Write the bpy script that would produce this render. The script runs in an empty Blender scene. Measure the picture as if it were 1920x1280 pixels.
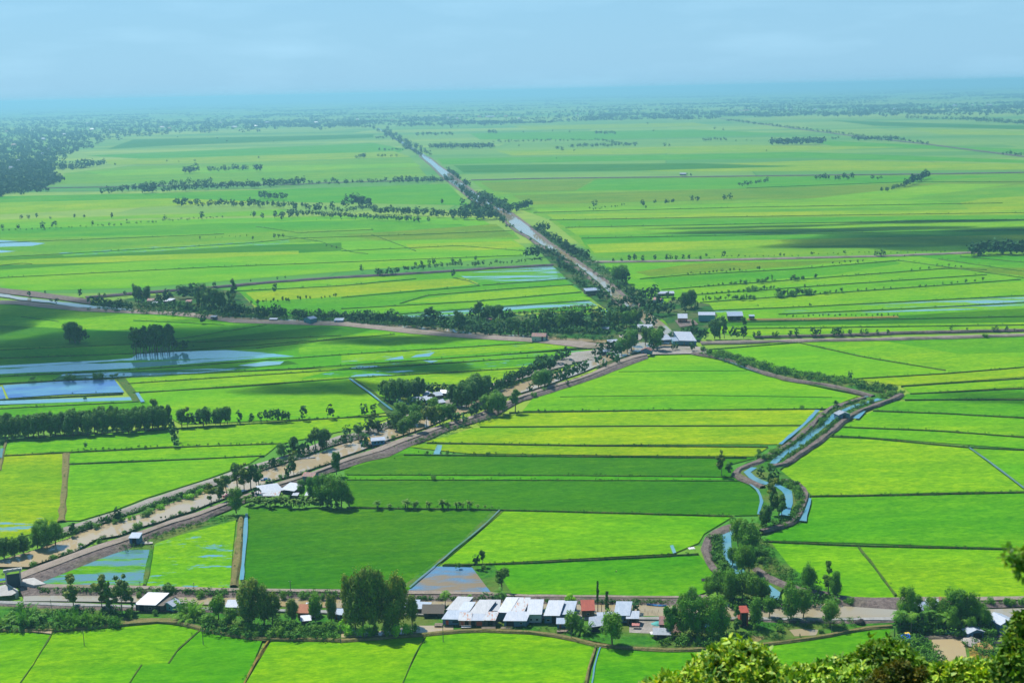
import bpy, bmesh, math, random
import numpy as np
from mathutils import Vector, Matrix
from mathutils.geometry import tessellate_polygon
R = math.radians
rnd = random.Random(7)
nrs = np.random.RandomState(11)
scene = bpy.context.scene
COL = scene.collection

# ------------------------------------------------------------------ camera
CAMH = 230.0
F = 2400.0                       # focal length in pixels of a 1920 px wide frame
ROLL = math.atan(44 / 1920)
PITCH = math.atan(470 / F)
_Rw = Vector((1, 0, 0))
_Fw = Vector((0, math.cos(PITCH), -math.sin(PITCH)))
_Uw = Vector((0, math.sin(PITCH), math.cos(PITCH)))
RC = _Rw * math.cos(ROLL) - _Uw * math.sin(ROLL)
UC = _Rw * math.sin(ROLL) + _Uw * math.cos(ROLL)
FC = _Fw
cam = bpy.data.cameras.new('camera')
cam.sensor_width = 36.0
cam.lens = 36.0 * F / 1920
cam.clip_start = 0.5
cam.clip_end = 400000
camo = bpy.data.objects.new('camera', cam)
M = Matrix((RC, UC, -FC)).transposed().to_4x4()
M.translation = Vector((0, 0, CAMH))
camo.matrix_world = M
cam.dof.use_dof = True
cam.dof.focus_distance = 900
cam.dof.aperture_fstop = (cam.lens / 1000) / 0.030
COL.objects.link(camo)
scene.camera = camo

def P(px, py, z=0.0):
    """picture point -> the spot on the plain (height z) that is seen there"""
    d = RC * (px - 960) + UC * (640 - py) + FC * F
    t = (z - CAMH) / d.z
    return Vector((d.x * t, d.y * t, z))

def Pd(px, py, dist):
    """picture point at a distance along the view axis (for the near hillside)"""
    d = RC * ((px - 960) / F) + UC * ((640 - py) / F) + FC
    return Vector((0, 0, CAMH)) + d * dist

def mpp(px, py):
    """metres per picture pixel at that spot of the plain"""
    return (P(px, py) - Vector((0, 0, CAMH))).dot(FC) / F

# ------------------------------------------------------------------ light
SUN_EL = R(58)
SUN_AZ = R(-40)                  # from +Y towards +X
world = bpy.data.worlds.new('World')
scene.world = world
world.use_nodes = True
wn = world.node_tree
wn.nodes.clear()
wo = wn.nodes.new('ShaderNodeOutputWorld')
wb = wn.nodes.new('ShaderNodeBackground')
sky = wn.nodes.new('ShaderNodeTexSky')
sky.sky_type = 'NISHITA'
sky.sun_disc = False
sky.sun_elevation = SUN_EL
sky.sun_rotation = SUN_AZ % (2 * math.pi)
sky.altitude = 0
sky.air_density = 1.0
sky.dust_density = 0.3
sky.ozone_density = 3.0
wb.inputs['Strength'].default_value = SKY_STRENGTH = 0.075
# thin high cloud veils low in the sky
tc = wn.nodes.new('ShaderNodeTexCoord')
mp = wn.nodes.new('ShaderNodeMapping'); mp.inputs['Scale'].default_value = (5, 5, 26)
ns = wn.nodes.new('ShaderNodeTexNoise'); ns.inputs['Scale'].default_value = 1.6; ns.inputs['Detail'].default_value = 6
cr = wn.nodes.new('ShaderNodeMapRange')
cr.inputs[1].default_value = 0.50; cr.inputs[2].default_value = 0.78; cr.inputs[3].default_value = 0; cr.inputs[4].default_value = 0.22
mx = wn.nodes.new('ShaderNodeMix'); mx.data_type = 'RGBA'
mx.inputs['B'].default_value = (6.0, 9.6, 12.0, 1)
wn.links.new(tc.outputs['Generated'], mp.inputs['Vector'])
wn.links.new(mp.outputs[0], ns.inputs['Vector'])
wn.links.new(ns.outputs['Fac'], cr.inputs[0])
wn.links.new(cr.outputs[0], mx.inputs['Factor'])
tint = wn.nodes.new('ShaderNodeMix'); tint.data_type = 'RGBA'; tint.blend_type = 'MULTIPLY'
tint.inputs['Factor'].default_value = 1.0
tint.inputs['B'].default_value = (0.60, 0.93, 1.08, 1)
wn.links.new(sky.outputs[0], tint.inputs['A'])
# pale moist air low over the horizon
sx = wn.nodes.new('ShaderNodeSeparateXYZ'); wn.links.new(tc.outputs['Generated'], sx.inputs[0])
hr = wn.nodes.new('ShaderNodeMapRange'); hr.interpolation_type = 'SMOOTHSTEP'
hr.inputs[1].default_value = -0.02; hr.inputs[2].default_value = 0.30; hr.inputs[3].default_value = 0.85; hr.inputs[4].default_value = 0
wn.links.new(sx.outputs['Z'], hr.inputs[0])
hmx = wn.nodes.new('ShaderNodeMix'); hmx.data_type = 'RGBA'; hmx.inputs['B'].default_value = (3.2, 6.05, 8.7, 1)
wn.links.new(hr.outputs[0], hmx.inputs['Factor']); wn.links.new(tint.outputs['Result'], hmx.inputs['A'])
wn.links.new(hmx.outputs['Result'], mx.inputs['A'])
wn.links.new(mx.outputs['Result'], wb.inputs['Color'])
wn.links.new(wb.outputs[0], wo.inputs[0])

sun = bpy.data.lights.new('sun', 'SUN')
sun.energy = 4.4
sun.angle = R(0.5)
sun.color = (1.0, 0.965, 0.90)
suno = bpy.data.objects.new('sun', sun)
SUNV = Vector((math.sin(SUN_AZ) * math.cos(SUN_EL), math.cos(SUN_AZ) * math.cos(SUN_EL), math.sin(SUN_EL)))
suno.rotation_euler = SUNV.to_track_quat('Z', 'Y').to_euler()
suno.location = (0, 0, 3000)
COL.objects.link(suno)
scene.view_settings.view_transform = 'Standard'
scene.view_settings.look = 'None'
scene.view_settings.gamma = 1
scene.view_settings.exposure = 0.47
cy = scene.cycles
cy.max_bounces = 4; cy.diffuse_bounces = 2; cy.glossy_bounces = 2; cy.transmission_bounces = 2
cy.transparent_max_bounces = 6; cy.volume_bounces = 0
cy.use_denoising = True
cy.caustics_reflective = False; cy.caustics_refractive = False

# ------------------------------------------------------------------ helpers
HAZECOL = (0.38, 0.84, 1.0, 1)
HAZEDEN = 0.88e-4
KALB = 1.75                       # display value of a sunlit white patch
def lin(c):
    c = c / 255
    return c / 12.92 if c <= 0.04045 else ((c + 0.055) / 1.055) ** 2.4
def C(r, g, b, k=1.0):
    """albedo whose sunlit look is about this sRGB"""
    return (min(lin(r) / KALB * k, .85), min(lin(g) / KALB * k, .85), min(lin(b) / KALB * k, .85), 1)

def tag(o, label=None, cat=None, group=None, kind=None):
    if label: o['label'] = label
    if cat: o['category'] = cat
    if group: o['group'] = group
    if kind: o['kind'] = kind
    return o

def mesh_obj(name, verts, faces, mat, parent=None, smooth=False, loc=None):
    me = bpy.data.meshes.new(name)
    me.from_pydata([tuple(v) for v in verts], [], faces)
    if smooth: me.shade_smooth()
    if mat: me.materials.append(mat)
    o = bpy.data.objects.new(name, me)
    COL.objects.link(o)
    if parent: o.parent = parent
    if loc is not None: o.location = loc
    return o

def empty(name, loc, rz=0):
    o = bpy.data.objects.new(name, None)
    o.empty_display_size = 0.5
    o.location = loc; o.rotation_euler = (0, 0, rz)
    COL.objects.link(o)
    return o

def quads_mesh(name, V, nper, mat):
    """V: (n*nper,3) array of disjoint n-gons"""
    n = len(V) // nper
    me = bpy.data.meshes.new(name)
    me.vertices.add(len(V)); me.vertices.foreach_set('co', V.astype(np.float32).ravel())
    me.loops.add(len(V)); me.loops.foreach_set('vertex_index', np.arange(len(V), dtype=np.int32))
    me.polygons.add(n); me.polygons.foreach_set('loop_start', np.arange(0, len(V), nper, dtype=np.int32))
    me.update(calc_edges=True)
    if mat: me.materials.append(mat)
    return me

class NT:
    def __init__(s, name):
        s.m = bpy.data.materials.new(name); s.m.use_nodes = True
        s.t = s.m.node_tree; s.t.nodes.clear()
        s.out = s.n('ShaderNodeOutputMaterial')
    def n(s, ty, **kw):
        nd = s.t.nodes.new(ty)
        for k, v in kw.items():
            if k.startswith('_'): setattr(nd, k[1:], v)
            else: nd.inputs[k.replace('~', ' ')].default_value = v
        return nd
    def l(s, a, b): s.t.links.new(a, b)
    def noise(s, vec, scale, detail=3, rough=.5):
        nd = s.n('ShaderNodeTexNoise', Scale=scale, Detail=detail, Roughness=rough)
        if vec is not None: s.l(vec, nd.inputs['Vector'])
        return nd.outputs['Fac']
    def mapr(s, v, a, b, c, d):
        nd = s.n('ShaderNodeMapRange'); s.l(v, nd.inputs[0])
        for i, x in enumerate((a, b, c, d)): nd.inputs[i + 1].default_value = x
        return nd.outputs[0]
    def mix(s, f, a, b, bt='MIX'):
        nd = s.n('ShaderNodeMix', _data_type='RGBA', _blend_type=bt)
        for sock, v in (('Factor', f), ('A', a), ('B', b)):
            if isinstance(v, (int, float)): nd.inputs[sock].default_value = v
            elif isinstance(v, tuple): nd.inputs[sock].default_value = v
            else: s.l(v, nd.inputs[sock])
        return nd.outputs['Result']
    def math(s, op, a, b=0.0):
        nd = s.n('ShaderNodeMath', _operation=op)
        for i, v in enumerate((a, b)):
            if isinstance(v, (int, float)): nd.inputs[i].default_value = v
            else: s.l(v, nd.inputs[i])
        return nd.outputs[0]
    def pos(s): return s.n('ShaderNodeNewGeometry').outputs['Position']
    def objc(s): return s.n('ShaderNodeTexCoord').outputs['Object']
    def mapping(s, vec, scale=(1, 1, 1), rot=(0, 0, 0), loc=(0, 0, 0)):
        nd = s.n('ShaderNodeMapping'); s.l(vec, nd.inputs['Vector'])
        nd.inputs['Scale'].default_value = scale; nd.inputs['Rotation'].default_value = rot; nd.inputs['Location'].default_value = loc
        return nd.outputs[0]
    def bump(s, h, strength, dist):
        nd = s.n('ShaderNodeBump', Strength=strength, Distance=dist); s.l(h, nd.inputs['Height'])
        return nd.outputs['Normal']
    def principled(s, color, rough=.8, spec=.3, normal=None, metal=0.0, sheen=0.0):
        nd = s.n('ShaderNodeBsdfPrincipled')
        for k, v in (('Base Color', color), ('Roughness', rough), ('Specular IOR Level', spec), ('Metallic', metal)):
            if isinstance(v, (int, float, tuple)): nd.inputs[k].default_value = v
            else: s.l(v, nd.inputs[k])
        if normal is not None: s.l(normal, nd.inputs['Normal'])
        return nd.outputs[0]
    def done(s, sh):
        s.l(sh, s.out.inputs[0]); return s.m

def c4(c, k): return (min(c[0] * k, .9), min(c[1] * k, .9), min(c[2] * k, .9), 1)

# ------------------------------------------------------------------ materials of the plain
def mat_field(name, col, col2=None, wet=0.0, wetcol=None, rot=-0.05, contrast=1.0, seed=0.0):
    t = NT(name)
    p = t.pos()
    q = t.mapping(p, (1, 1, 1), (0, 0, rot), (seed * 37.0, seed * 91.0, 0))
    big = t.noise(t.mapping(q, (0.35, 1, 1)), 0.012, 4, .55)
    mid = t.noise(t.mapping(q, (0.22, 1, 1)), 0.11, 5, .65)
    fine = t.noise(t.mapping(q, (0.45, 1, 1)), 0.9, 4, .75)
    if col2 is None: col2 = (min(col[0] * 1.7 + .01, .8), col[1] * 1.12, col[2], 1)
    c = t.mix(t.mapr(big, .34, .66, 0, 1), col, col2)
    c = t.mix(t.mapr(mid, .3, .7, 0, 0.5 * contrast), c, t.mix(1.0, c, (0.52, .72, .6, 1), 'MULTIPLY'))
    c = t.mix(t.mapr(mid, .62, .36, -0.25, 0.55 * contrast), c, t.mix(1.0, c, (1.35, 1.12, 1.05, 1), 'MULTIPLY'))
    c = t.mix(t.mapr(fine, .35, .65, 0, .75 * contrast), c, t.mix(1.0, c, (.42, .60, .45, 1), 'MULTIPLY'))
    blot = t.noise(t.mapping(q, (.5, 1, 1)), .32, 5, .7)
    c = t.mix(t.mapr(blot, .47, .66, 0, .7 * contrast), c, t.mix(1.0, c, (.5, .70, .6, 1), 'MULTIPLY'))
    c = t.mix(t.mapr(blot, .50, .36, 0, .5 * contrast), c, t.mix(1.0, c, (1.45, 1.14, 1.05, 1), 'MULTIPLY'))
    nrm = t.bump(fine, .6, .7)
    pat = t.noise(t.mapping(q, (.6, 1, 1)), .028, 3, .5)
    c = t.mix(t.mapr(pat, .46, .66, 0, .55 * contrast), c, t.mix(1.0, c, (.70, .80, .8, 1), 'MULTIPLY'))
    sh = t.principled(c, .95, .04, nrm)
    if wet > 0:
        w = t.noise(t.mapping(q, (0.13, 1, 1)), 0.035, 8, .72) if wet > .45 else t.noise(t.mapping(q, (.3, 1, 1)), .11, 8, .75)
        k = .66 - .26 * wet
        f = t.mapr(w, k, k + .035, 0, 1)
        wc = wetcol or C(120, 185, 215)  # wet patches: the sky's reflection is put into this blue
        n2 = t.bump(t.noise(p, 1.2, 2), .02, .1)
        wsh = t.principled(t.mix(t.mapr(fine, .45, .6, 0, .35), wc, col), .06, 1.0, n2)
        ms = t.n('ShaderNodeMixShader'); t.l(f, ms.inputs[0]); t.l(sh, ms.inputs[1]); t.l(wsh, ms.inputs[2])
        sh = ms.outputs[0]
    return t.done(sh)

GREENS = dict(
    bright=C(124, 212, 2), yellow=C(158, 218, 2), lime=C(138, 216, 2), mid=C(100, 196, 2),
    deep=C(74, 158, 0), dark=C(56, 138, 0), gold=C(158, 212, 2), olive=C(125, 180, 24), pale=C(126, 200, 30))
_fm = {}
def FM(tone, wet=0.0, contrast=1.0, wetcol=None):
    key = (tone, wet, contrast, wetcol, rnd.randrange(3))
    if key not in _fm:
        _fm[key] = mat_field('rice_' + tone, GREENS[tone], None, wet, wetcol, rot=rnd.uniform(-.14, .04), contrast=contrast, seed=rnd.uniform(0, 50))
    return _fm[key]

def mat_dirt(name, c1, c2, sc=.35, b=1.0):
    t = NT(name); p = t.pos()
    n1 = t.noise(p, sc, 6, .7); n2 = t.noise(p, sc * 6, 4, .7); n3 = t.noise(p, .05, 3)
    c = t.mix(t.mapr(n1, .35, .65, 0, 1), c1, c2)
    c = t.mix(t.mapr(n2, .45, .7, 0, .7), c, c4(c2, .55))
    c = t.mix(t.mapr(n3, .5, .68, 0, .5), c, C(150, 150, 105, .7))
    return t.done(t.principled(c, .95, .1, t.bump(n1, b, 1.6)))
DIRT = mat_dirt('bank_dirt', C(182, 166, 156), C(126, 112, 108))
ROAD = mat_dirt('road_dirt', C(196, 182, 166), C(176, 160, 146), .2, .3)
PALEDIRT = mat_dirt('pale_dirt', C(206, 200, 190), C(178, 170, 158), .15, .2)
TAN = mat_dirt('tan_dirt', C(180, 160, 110), C(132, 140, 70), .5, .6)
ORANGE = mat_dirt('orange_dirt', C(200, 160, 80), C(150, 150, 60), .5, .6)
CONCRETE = mat_dirt('concrete', C(205, 205, 200), C(180, 180, 176), .3, .1)
FARDIRT = mat_dirt('far_road_dirt', C(140, 124, 128), C(100, 92, 100), .08, .3)
t = NT('bund_grass'); p = t.pos(); n1 = t.noise(p, .5, 5, .7)
BUND = t.done(t.principled(t.mix(t.mapr(n1, .4, .62, 0, 1), C(58, 128, 24), C(122, 130, 66)), .9, .1, t.bump(n1, 1, 1)))
t = NT('verge_grass'); p = t.pos(); n1 = t.noise(p, .25, 6, .7); n2 = t.noise(p, .04, 3)
VERGE = t.done(t.principled(t.mix(t.mapr(n2, .42, .6, 0, .8), t.mix(t.mapr(n1, .35, .65, 0, 1), C(44, 120, 22), C(92, 166, 36)), C(128, 140, 66)), .9, .1, t.bump(n1, 1, 1.2)))

def mat_water(name, c1, c2, rough=.06, spec=.5, sc=.02):
    t = NT(name); p = t.pos()
    n1 = t.noise(t.mapping(p, (.5, 1, 1)), sc, 4, .6)
    b = t.bump(t.noise(p, .8, 3), .04, .1)
    base = t.principled(t.mix(t.mapr(n1, .38, .62, 0, 1), c1, c2), .6, .1)
    gl = t.n('ShaderNodeBsdfGlossy', Roughness=rough); t.l(b, gl.inputs['Normal']); gl.inputs['Color'].default_value = (1, 1, 1, 1)
    fr = t.n('ShaderNodeFresnel', IOR=1.33 + .3 * spec); t.l(b, fr.inputs['Normal'])
    ms = t.n('ShaderNodeMixShader'); t.l(fr.outputs[0], ms.inputs[0]); t.l(base, ms.inputs[1]); t.l(gl.outputs[0], ms.inputs[2])
    return t.done(ms.outputs[0])
MUDDY = mat_water('muddy_water', C(222, 198, 150), C(208, 190, 158), .05, 1.4)
GREYWATER = mat_water('grey_canal_water', C(196, 188, 164), C(200, 176, 122), .06, .9, .012)
GREYBLUE = mat_water('grey_ditch_water', C(120, 160, 160), C(110, 150, 120), .1, .7, .05)
BLUEWATER = mat_water('blue_ditch_water', C(100, 176, 200), C(124, 184, 192), .08, .9, .05)  # blue base colour stands in for the reflected sky
FLOOD = mat_water('flooded_paddy', C(120, 190, 200), C(140, 200, 200), .06, 1.0, .03)  # pale blue of the reflected sky painted into the base colour
DEEPBLUE = mat_water('deep_pond', C(30, 100, 190), C(96, 168, 195), .1, .8, .04)

# ------------------------------------------------------------------ the plain
t = NT('plain_patchwork')
p = t.pos()
wob = t.noise(p, .0006, 2)
pm = t.mapping(p, (1, 1, 0), (0, 0, R(7)))
def bricks(w, h, off, sq, a, b, seed):
    br = t.n('ShaderNodeTexBrick', _offset=off, _squash=sq, _squash_frequency=3)
    br.inputs['Scale'].default_value = 1; br.inputs['Brick Width'].default_value = w; br.inputs['Row Height'].default_value = h
    br.inputs['Mortar Size'].default_value = 3.0; br.inputs['Mortar Smooth'].default_value = .3; br.inputs['Bias'].default_value = 0
    br.inputs['Color1'].default_value = a; br.inputs['Color2'].default_value = b; br.inputs['Mortar'].default_value = C(60, 125, 50)
    t.l(t.mapping(pm, (1, 1, 1), (0, 0, 0), (seed, seed * .7, 0)), br.inputs['Vector'])
    return br
b1 = bricks(1900, 210, .37, 1.6, C(58, 160, 36), C(190, 216, 50), 0)
b2 = bricks(1200, 560, .21, .7, C(60, 150, 50), C(200, 216, 70), 431)
c = t.mix(.45, b1.outputs['Color'], b2.outputs['Color'])
n1 = t.noise(t.mapping(p, (.12, 1, 1)), .003, 5, .6)
c = t.mix(t.mapr(n1, .3, .7, 0, .45), c, C(90, 170, 46))
n2 = t.noise(t.mapping(p, (.25, 1, 1)), .004, 8, .75)
c = t.mix(t.mapr(n2, .58, .66, 0, .6), c, C(58, 118, 52))
n4 = t.noise(p, .02, 5, .7)
c = t.mix(t.mapr(n4, .4, .7, 0, .35), c, C(70, 150, 40))
PLAIN = t.done(t.principled(c, .9, .15))
S = 58000
g = 24
vs = []; fs = []
for j in range(g + 1):
    for i in range(g + 1):
        u = (i / g * 2 - 1); v = (j / g * 2 - 1)
        vs.append((math.copysign(abs(u) ** 2.2, u) * S, math.copysign(abs(v) ** 2.2, v) * S, 0))
for j in range(g):
    for i in range(g):
        a = j * (g + 1) + i
        fs.append((a, a + 1, a + g + 2, a + g + 1))
tag(mesh_obj('ground', vs, fs, PLAIN), 'wide green river plain of rice land reaching the horizon', 'ground', kind='structure')

_layer = [0]
def pts3(pts, z):
    return [P(x, y, z) for x, y in pts]
def run_on(pts):
    """an outline that leaves the photograph's frame goes on beyond it"""
    out = []
    for i, (x, y) in enumerate(pts):
        out.append((x, y)); u, v = pts[(i + 1) % len(pts)]
        if x >= 1920 and u >= 1920: out += [(x + 420, y - 9.6), (u + 420, v - 9.6)]
        elif x <= 0 and u <= 0: out += [(x - 420, y + 9.6), (u - 420, v + 9.6)]
    return out
def run_line(pts):
    """a line that leaves the frame goes on in its own direction"""
    pts = list(pts)
    (a, b), (c, d) = pts[-2], pts[-1]
    if c >= 1920 and c - a > 1.5 * abs(d - b): k = 420 / (c - a); pts.append((c + 420, d + (d - b) * k))
    (a, b), (c, d) = pts[1], pts[0]
    if c <= 0 and a - c > 1.5 * abs(d - b): k = 420 / (a - c); pts.insert(0, (c - 420, d + (d - b) * k))
    return pts
def poly(name, pts, mat, label, cat='field', z=None, jit=.5, step=40, kind='structure'):
    """a flat patch of the plain with slightly uneven borders"""
    if z is None:
        _layer[0] += 1
        z = 0.05 + 0.006 * _layer[0]
    W = pts3(run_on(pts), z)
    out = []
    for i, a in enumerate(W):
        b = W[(i + 1) % len(W)]
        L = (b - a).length
        n = max(1, min(30, int(L / step)))
        pr = Vector((-(b - a).y, (b - a).x, 0)).normalized()
        for k in range(n):
            q = a.lerp(b, k / n)
            if k: q = q + pr * rnd.uniform(-jit, jit)
            out.append(q)
    tris = tessellate_polygon([out])
    vs = [tuple(v) for v in out]
    f2 = []
    for tr in tris:
        a, b, c = (out[i] for i in tr)
        f2.append(tuple(tr) if (b - a).cross(c - a).z > 0 else tuple(reversed(tr)))
    o = mesh_obj(name, vs, f2, mat)
    return tag(o, label, cat, kind=kind)

def resample(W, n):
    L = [0]
    for a, b in zip(W, W[1:]): L.append(L[-1] + (b - a).length)
    out = []
    for k in range(n + 1):
        s = L[-1] * k / n
        i = 0
        while i < len(L) - 2 and L[i + 1] < s: i += 1
        d = L[i + 1] - L[i]
        out.append(W[i].lerp(W[i + 1], (s - L[i]) / d if d > 0 else 0))
    return out, L[-1]

def strip(name, A, B, prof, mat, label, cat, z0=0.9, jit=.25, step=9, kind='structure', edgejit=None):
    """raised strip between two picture polylines; prof = [(u across 0..1, height)]"""
    A = run_line(A); B = run_line(B)
    zr = z0 + .85 * max(h for u, h in prof)
    WA, la = resample(pts3(A, zr), 4); WB, lb = resample(pts3(B, zr), 4)
    n = int(max(8, min(260, max(la, lb) / step)))
    WA, _ = resample(pts3(A, zr), n); WB, _ = resample(pts3(B, zr), n)
    vs = []; fs = []; m = len(prof)
    ej = edgejit if edgejit is not None else jit * 1.6
    for a, b in zip(WA, WB):
        for k, (u, h) in enumerate(prof):
            q = a.lerp(b, u)
            dr = (b - a); dr = dr.normalized() if dr.length > 0 else dr
            j = rnd.uniform(-ej, ej) if k in (0, m - 1) else rnd.uniform(-jit, jit)
            q = q + dr * j
            vs.append((q.x, q.y, z0 + h + (rnd.uniform(-jit, jit) * .5 if 0 < k < m - 1 else 0)))
    for i in range(n):
        for k in range(m - 1):
            a = i * m + k
            fs.append((a, a + 1, a + m + 1, a + m))
    o = mesh_obj(name, vs, fs, mat)
    bm = bmesh.new(); bm.from_mesh(o.data); bmesh.ops.recalc_face_normals(bm, faces=bm.faces)
    if sum(f.normal.z for f in bm.faces) < 0: bmesh.ops.reverse_faces(bm, faces=bm.faces)
    bm.to_mesh(o.data); bm.free()
    return tag(o, label, cat, kind=kind)

def offset_line(pts, w, zr=0):
    """two world polylines w metres apart around a picture polyline"""
    W = pts3(run_line(pts), zr)
    n = max(2, int(sum((b - a).length for a, b in zip(W, W[1:])) / 10))
    W, L = resample(W, min(n, 400))
    A = []; B = []
    for i, q in enumerate(W):
        d = W[min(i + 1, len(W) - 1)] - W[max(i - 1, 0)]
        pr = Vector((-d.y, d.x, 0)).normalized()
        ww = w * rnd.uniform(.75, 1.25)
        A.append(q + pr * ww / 2); B.append(q - pr * ww / 2)
    return A, B, W

def ribbon(name, pts, w, prof, mat, label, cat, z0=0.9, jit=.2, kind='structure'):
    A, B, W = offset_line(pts, w, z0 + .85 * max(h for u, h in prof))
    vs = []; fs = []; m = len(prof)
    for a, b in zip(A, B):
        for u, h in prof:
            q = a.lerp(b, u)
            vs.append((q.x + rnd.uniform(-jit, jit), q.y + rnd.uniform(-jit, jit), z0 + h * rnd.uniform(.8, 1.15)))
    for i in range(len(A) - 1):
        for k in range(m - 1):
            a = i * m + k
            fs.append((a, a + 1, a + m + 1, a + m))
    return tag(mesh_obj(name, vs, fs, mat), label, cat, kind=kind)

t = NT('far_bund_grass'); p = t.pos(); n1 = t.noise(p, .1, 5, .7)
BUNDFAR = t.done(t.principled(t.mix(t.mapr(n1, .4, .62, 0, 1), C(84, 156, 40), C(120, 150, 70)), .9, .1))
BUNDS = []
def bund(pts, w=2.2, h=.7, mat=None, label='low grassy earth bund between two rice fields', z0=.9):
    if w >= 1: BUNDS.append(pts)
    if mat is None and pts[0][1] < 1150: w *= .62 if pts[0][1] > 560 else .5; h *= .7
    return ribbon('field_bund', pts, w, [(0, -.8), (.25, h * .8), (.5, h), (.75, h * .8), (1, -.8)], mat or (BUNDFAR if pts[0][1] < 640 else BUND), label, 'bund', z0=z0)
# ------------------------------------------------------------------ rice fields
def field(pts, tone, wet=0.0, label=None, contrast=1.0, wetcol=None):
    lb = label or {'bright': 'bright green rice field', 'yellow': 'yellow green ripening rice field', 'lime': 'lime green rice field', 'mid': 'medium green rice field',
                   'deep': 'deep green rice field', 'dark': 'dark green rice field', 'gold': 'golden rice strip', 'olive': 'olive green rice field', 'pale': 'pale green rice field'}[tone]
    if len(lb.split()) < 4: lb += ' on the plain'
    return poly('rice_field', pts, FM(tone, wet, contrast, wetcol), lb)

# far right half, y 320-480
field([(880, 337), (1920, 325), (1920, 478), (1800, 474), (1280, 489), (1120, 484), (1030, 412), (990, 398), (930, 372)], 'pale', label='broad pale green rice land right of the straight canal')
field([(900, 342), (1115, 336), (1080, 358), (960, 362), (925, 358)], 'olive')
field([(1120, 336), (1560, 332), (1900, 330), (1500, 352), (1250, 356), (1080, 357)], 'mid')
field([(960, 366), (1920, 338), (1920, 345), (1700, 368), (990, 384)], 'olive')
field([(1500, 375), (1760, 345), (1900, 345), (1700, 372), (1640, 374)], 'lime')
field([(1000, 392), (1560, 378), (1735, 374), (1800, 384), (1700, 388), (1020, 400)], 'lime')
field([(1800, 380), (1850, 372), (1920, 368), (1920, 392), (1820, 396)], 'gold')
field([(1025, 402), (1920, 392), (1920, 402), (1300, 408), (1040, 412)], 'yellow')
field([(1040, 413), (1920, 404), (1920, 412), (1060, 425)], 'mid')
field([(1060, 426), (1500, 419), (1920, 413), (1920, 428), (1080, 440)], 'lime')
field([(1085, 441), (1920, 429), (1920, 445), (1300, 458), (1100, 464)], 'mid')
field([(1100, 458), (1300, 452), (1920, 440), (1920, 452), (1500, 462), (1180, 472), (1115, 474)], 'yellow')
for a in ([(1030, 412), (1500, 404), (1920, 398)], [(1060, 426), (1480, 418), (1920, 411)], [(1090, 446), (1500, 438), (1920, 430)], [(1000, 398), (1400, 388), (1880, 380)], [(1400, 352), (1720, 340), (1920, 341)]):
    bund(a, 4, .5)
# far bands beyond the traced fields
for a in ([(880, 250), (1300, 243), (1500, 252), (1100, 262), (900, 262)], [(820, 298), (1500, 285), (1920, 300), (1920, 306), (1500, 296), (830, 308)], [(1500, 262), (1920, 280), (1920, 285), (1560, 274)]):
    field(a, 'mid')
for a in ([(930, 283), (1400, 272), (1700, 276), (1500, 284), (960, 292)], [(1550, 300), (1920, 308), (1920, 318), (1300, 322), (1100, 318)], [(1700, 240), (1920, 246), (1920, 254), (1760, 252)], [(960, 236), (1300, 230), (1340, 236), (1000, 244)]):
    field(a, 'gold')
for a in ([(850, 310), (1300, 306), (1500, 312), (1200, 320), (870, 324)], [(1560, 226), (1920, 236), (1920, 243), (1640, 236)], [(250, 262), (700, 252), (700, 258), (300, 274), (200, 280)]):
    field(a, 'deep')
# far left, y 250-480
field([(110, 345), (640, 338), (800, 330), (770, 295), (600, 300), (240, 312), (120, 325)], 'pale')
field([(160, 322), (300, 316), (780, 306), (790, 312), (500, 322), (200, 330)], 'lime')
field([(160, 292), (700, 268), (760, 280), (740, 290), (300, 300)], 'mid')
field([(190, 300), (740, 284), (770, 294), (400, 306), (210, 309)], 'gold')
field([(0, 368), (300, 362), (840, 345), (880, 385), (500, 378), (0, 392)], 'mid')
field([(0, 380), (330, 372), (480, 378), (0, 402)], 'yellow')
field([(0, 412), (380, 400), (540, 392), (520, 404), (240, 410), (0, 422)], 'lime')
field([(0, 418), (500, 408), (640, 404), (900, 408), (985, 465), (980, 480), (760, 500), (250, 540), (60, 545), (0, 540)], 'bright', label='broad green rice land north of the curving canal', contrast=.8)
field([(0, 428), (230, 424), (700, 412), (820, 414), (690, 428), (330, 440), (0, 446)], 'mid')
field([(0, 447), (330, 442), (600, 430), (960, 432), (975, 448), (640, 452), (210, 470), (0, 482)], 'pale')
field([(0, 484), (300, 466), (640, 455), (640, 470), (260, 490), (0, 506)], 'deep', contrast=.7)
field([(640, 440), (930, 420), (965, 444), (720, 452)], 'olive')
field([(760, 458), (960, 452), (983, 462), (900, 470), (770, 466)], 'yellow')
field([(0, 508), (300, 490), (700, 474), (985, 470), (985, 476), (640, 500), (300, 520), (0, 536)], 'bright', contrast=.8)
field([(0, 497), (0, 488), (220, 480), (560, 470), (560, 476), (200, 492)], 'yellow')
field([(690, 418), (860, 420), (880, 424), (700, 436)], 'mid')
poly('flooded_field', [(0, 450), (86, 456), (60, 461), (0, 463)], FLOOD, 'flooded paddy shining pale blue at the left edge', 'water')
poly('flooded_field', [(0, 469), (30, 471), (0, 474)], FLOOD, 'small flooded paddy corner below the pale blue one', 'water')
field([(110, 474), (270, 464), (540, 450), (545, 456), (240, 474), (120, 480)], 'bright', .45)
for a in ([(0, 482), (210, 470), (470, 455), (560, 446)], [(0, 497), (40, 493), (60, 494)], [(520, 440), (600, 452), (660, 472), (690, 475)], [(0, 454), (200, 447), (420, 438)],
          [(480, 424), (560, 436), (700, 430)], [(640, 470), (860, 460), (985, 470)], [(700, 440), (780, 470)], [(560, 446), (760, 440), (960, 432)], [(0, 520), (400, 500), (980, 478)]):
    bund(a, 3, .4)
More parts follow.
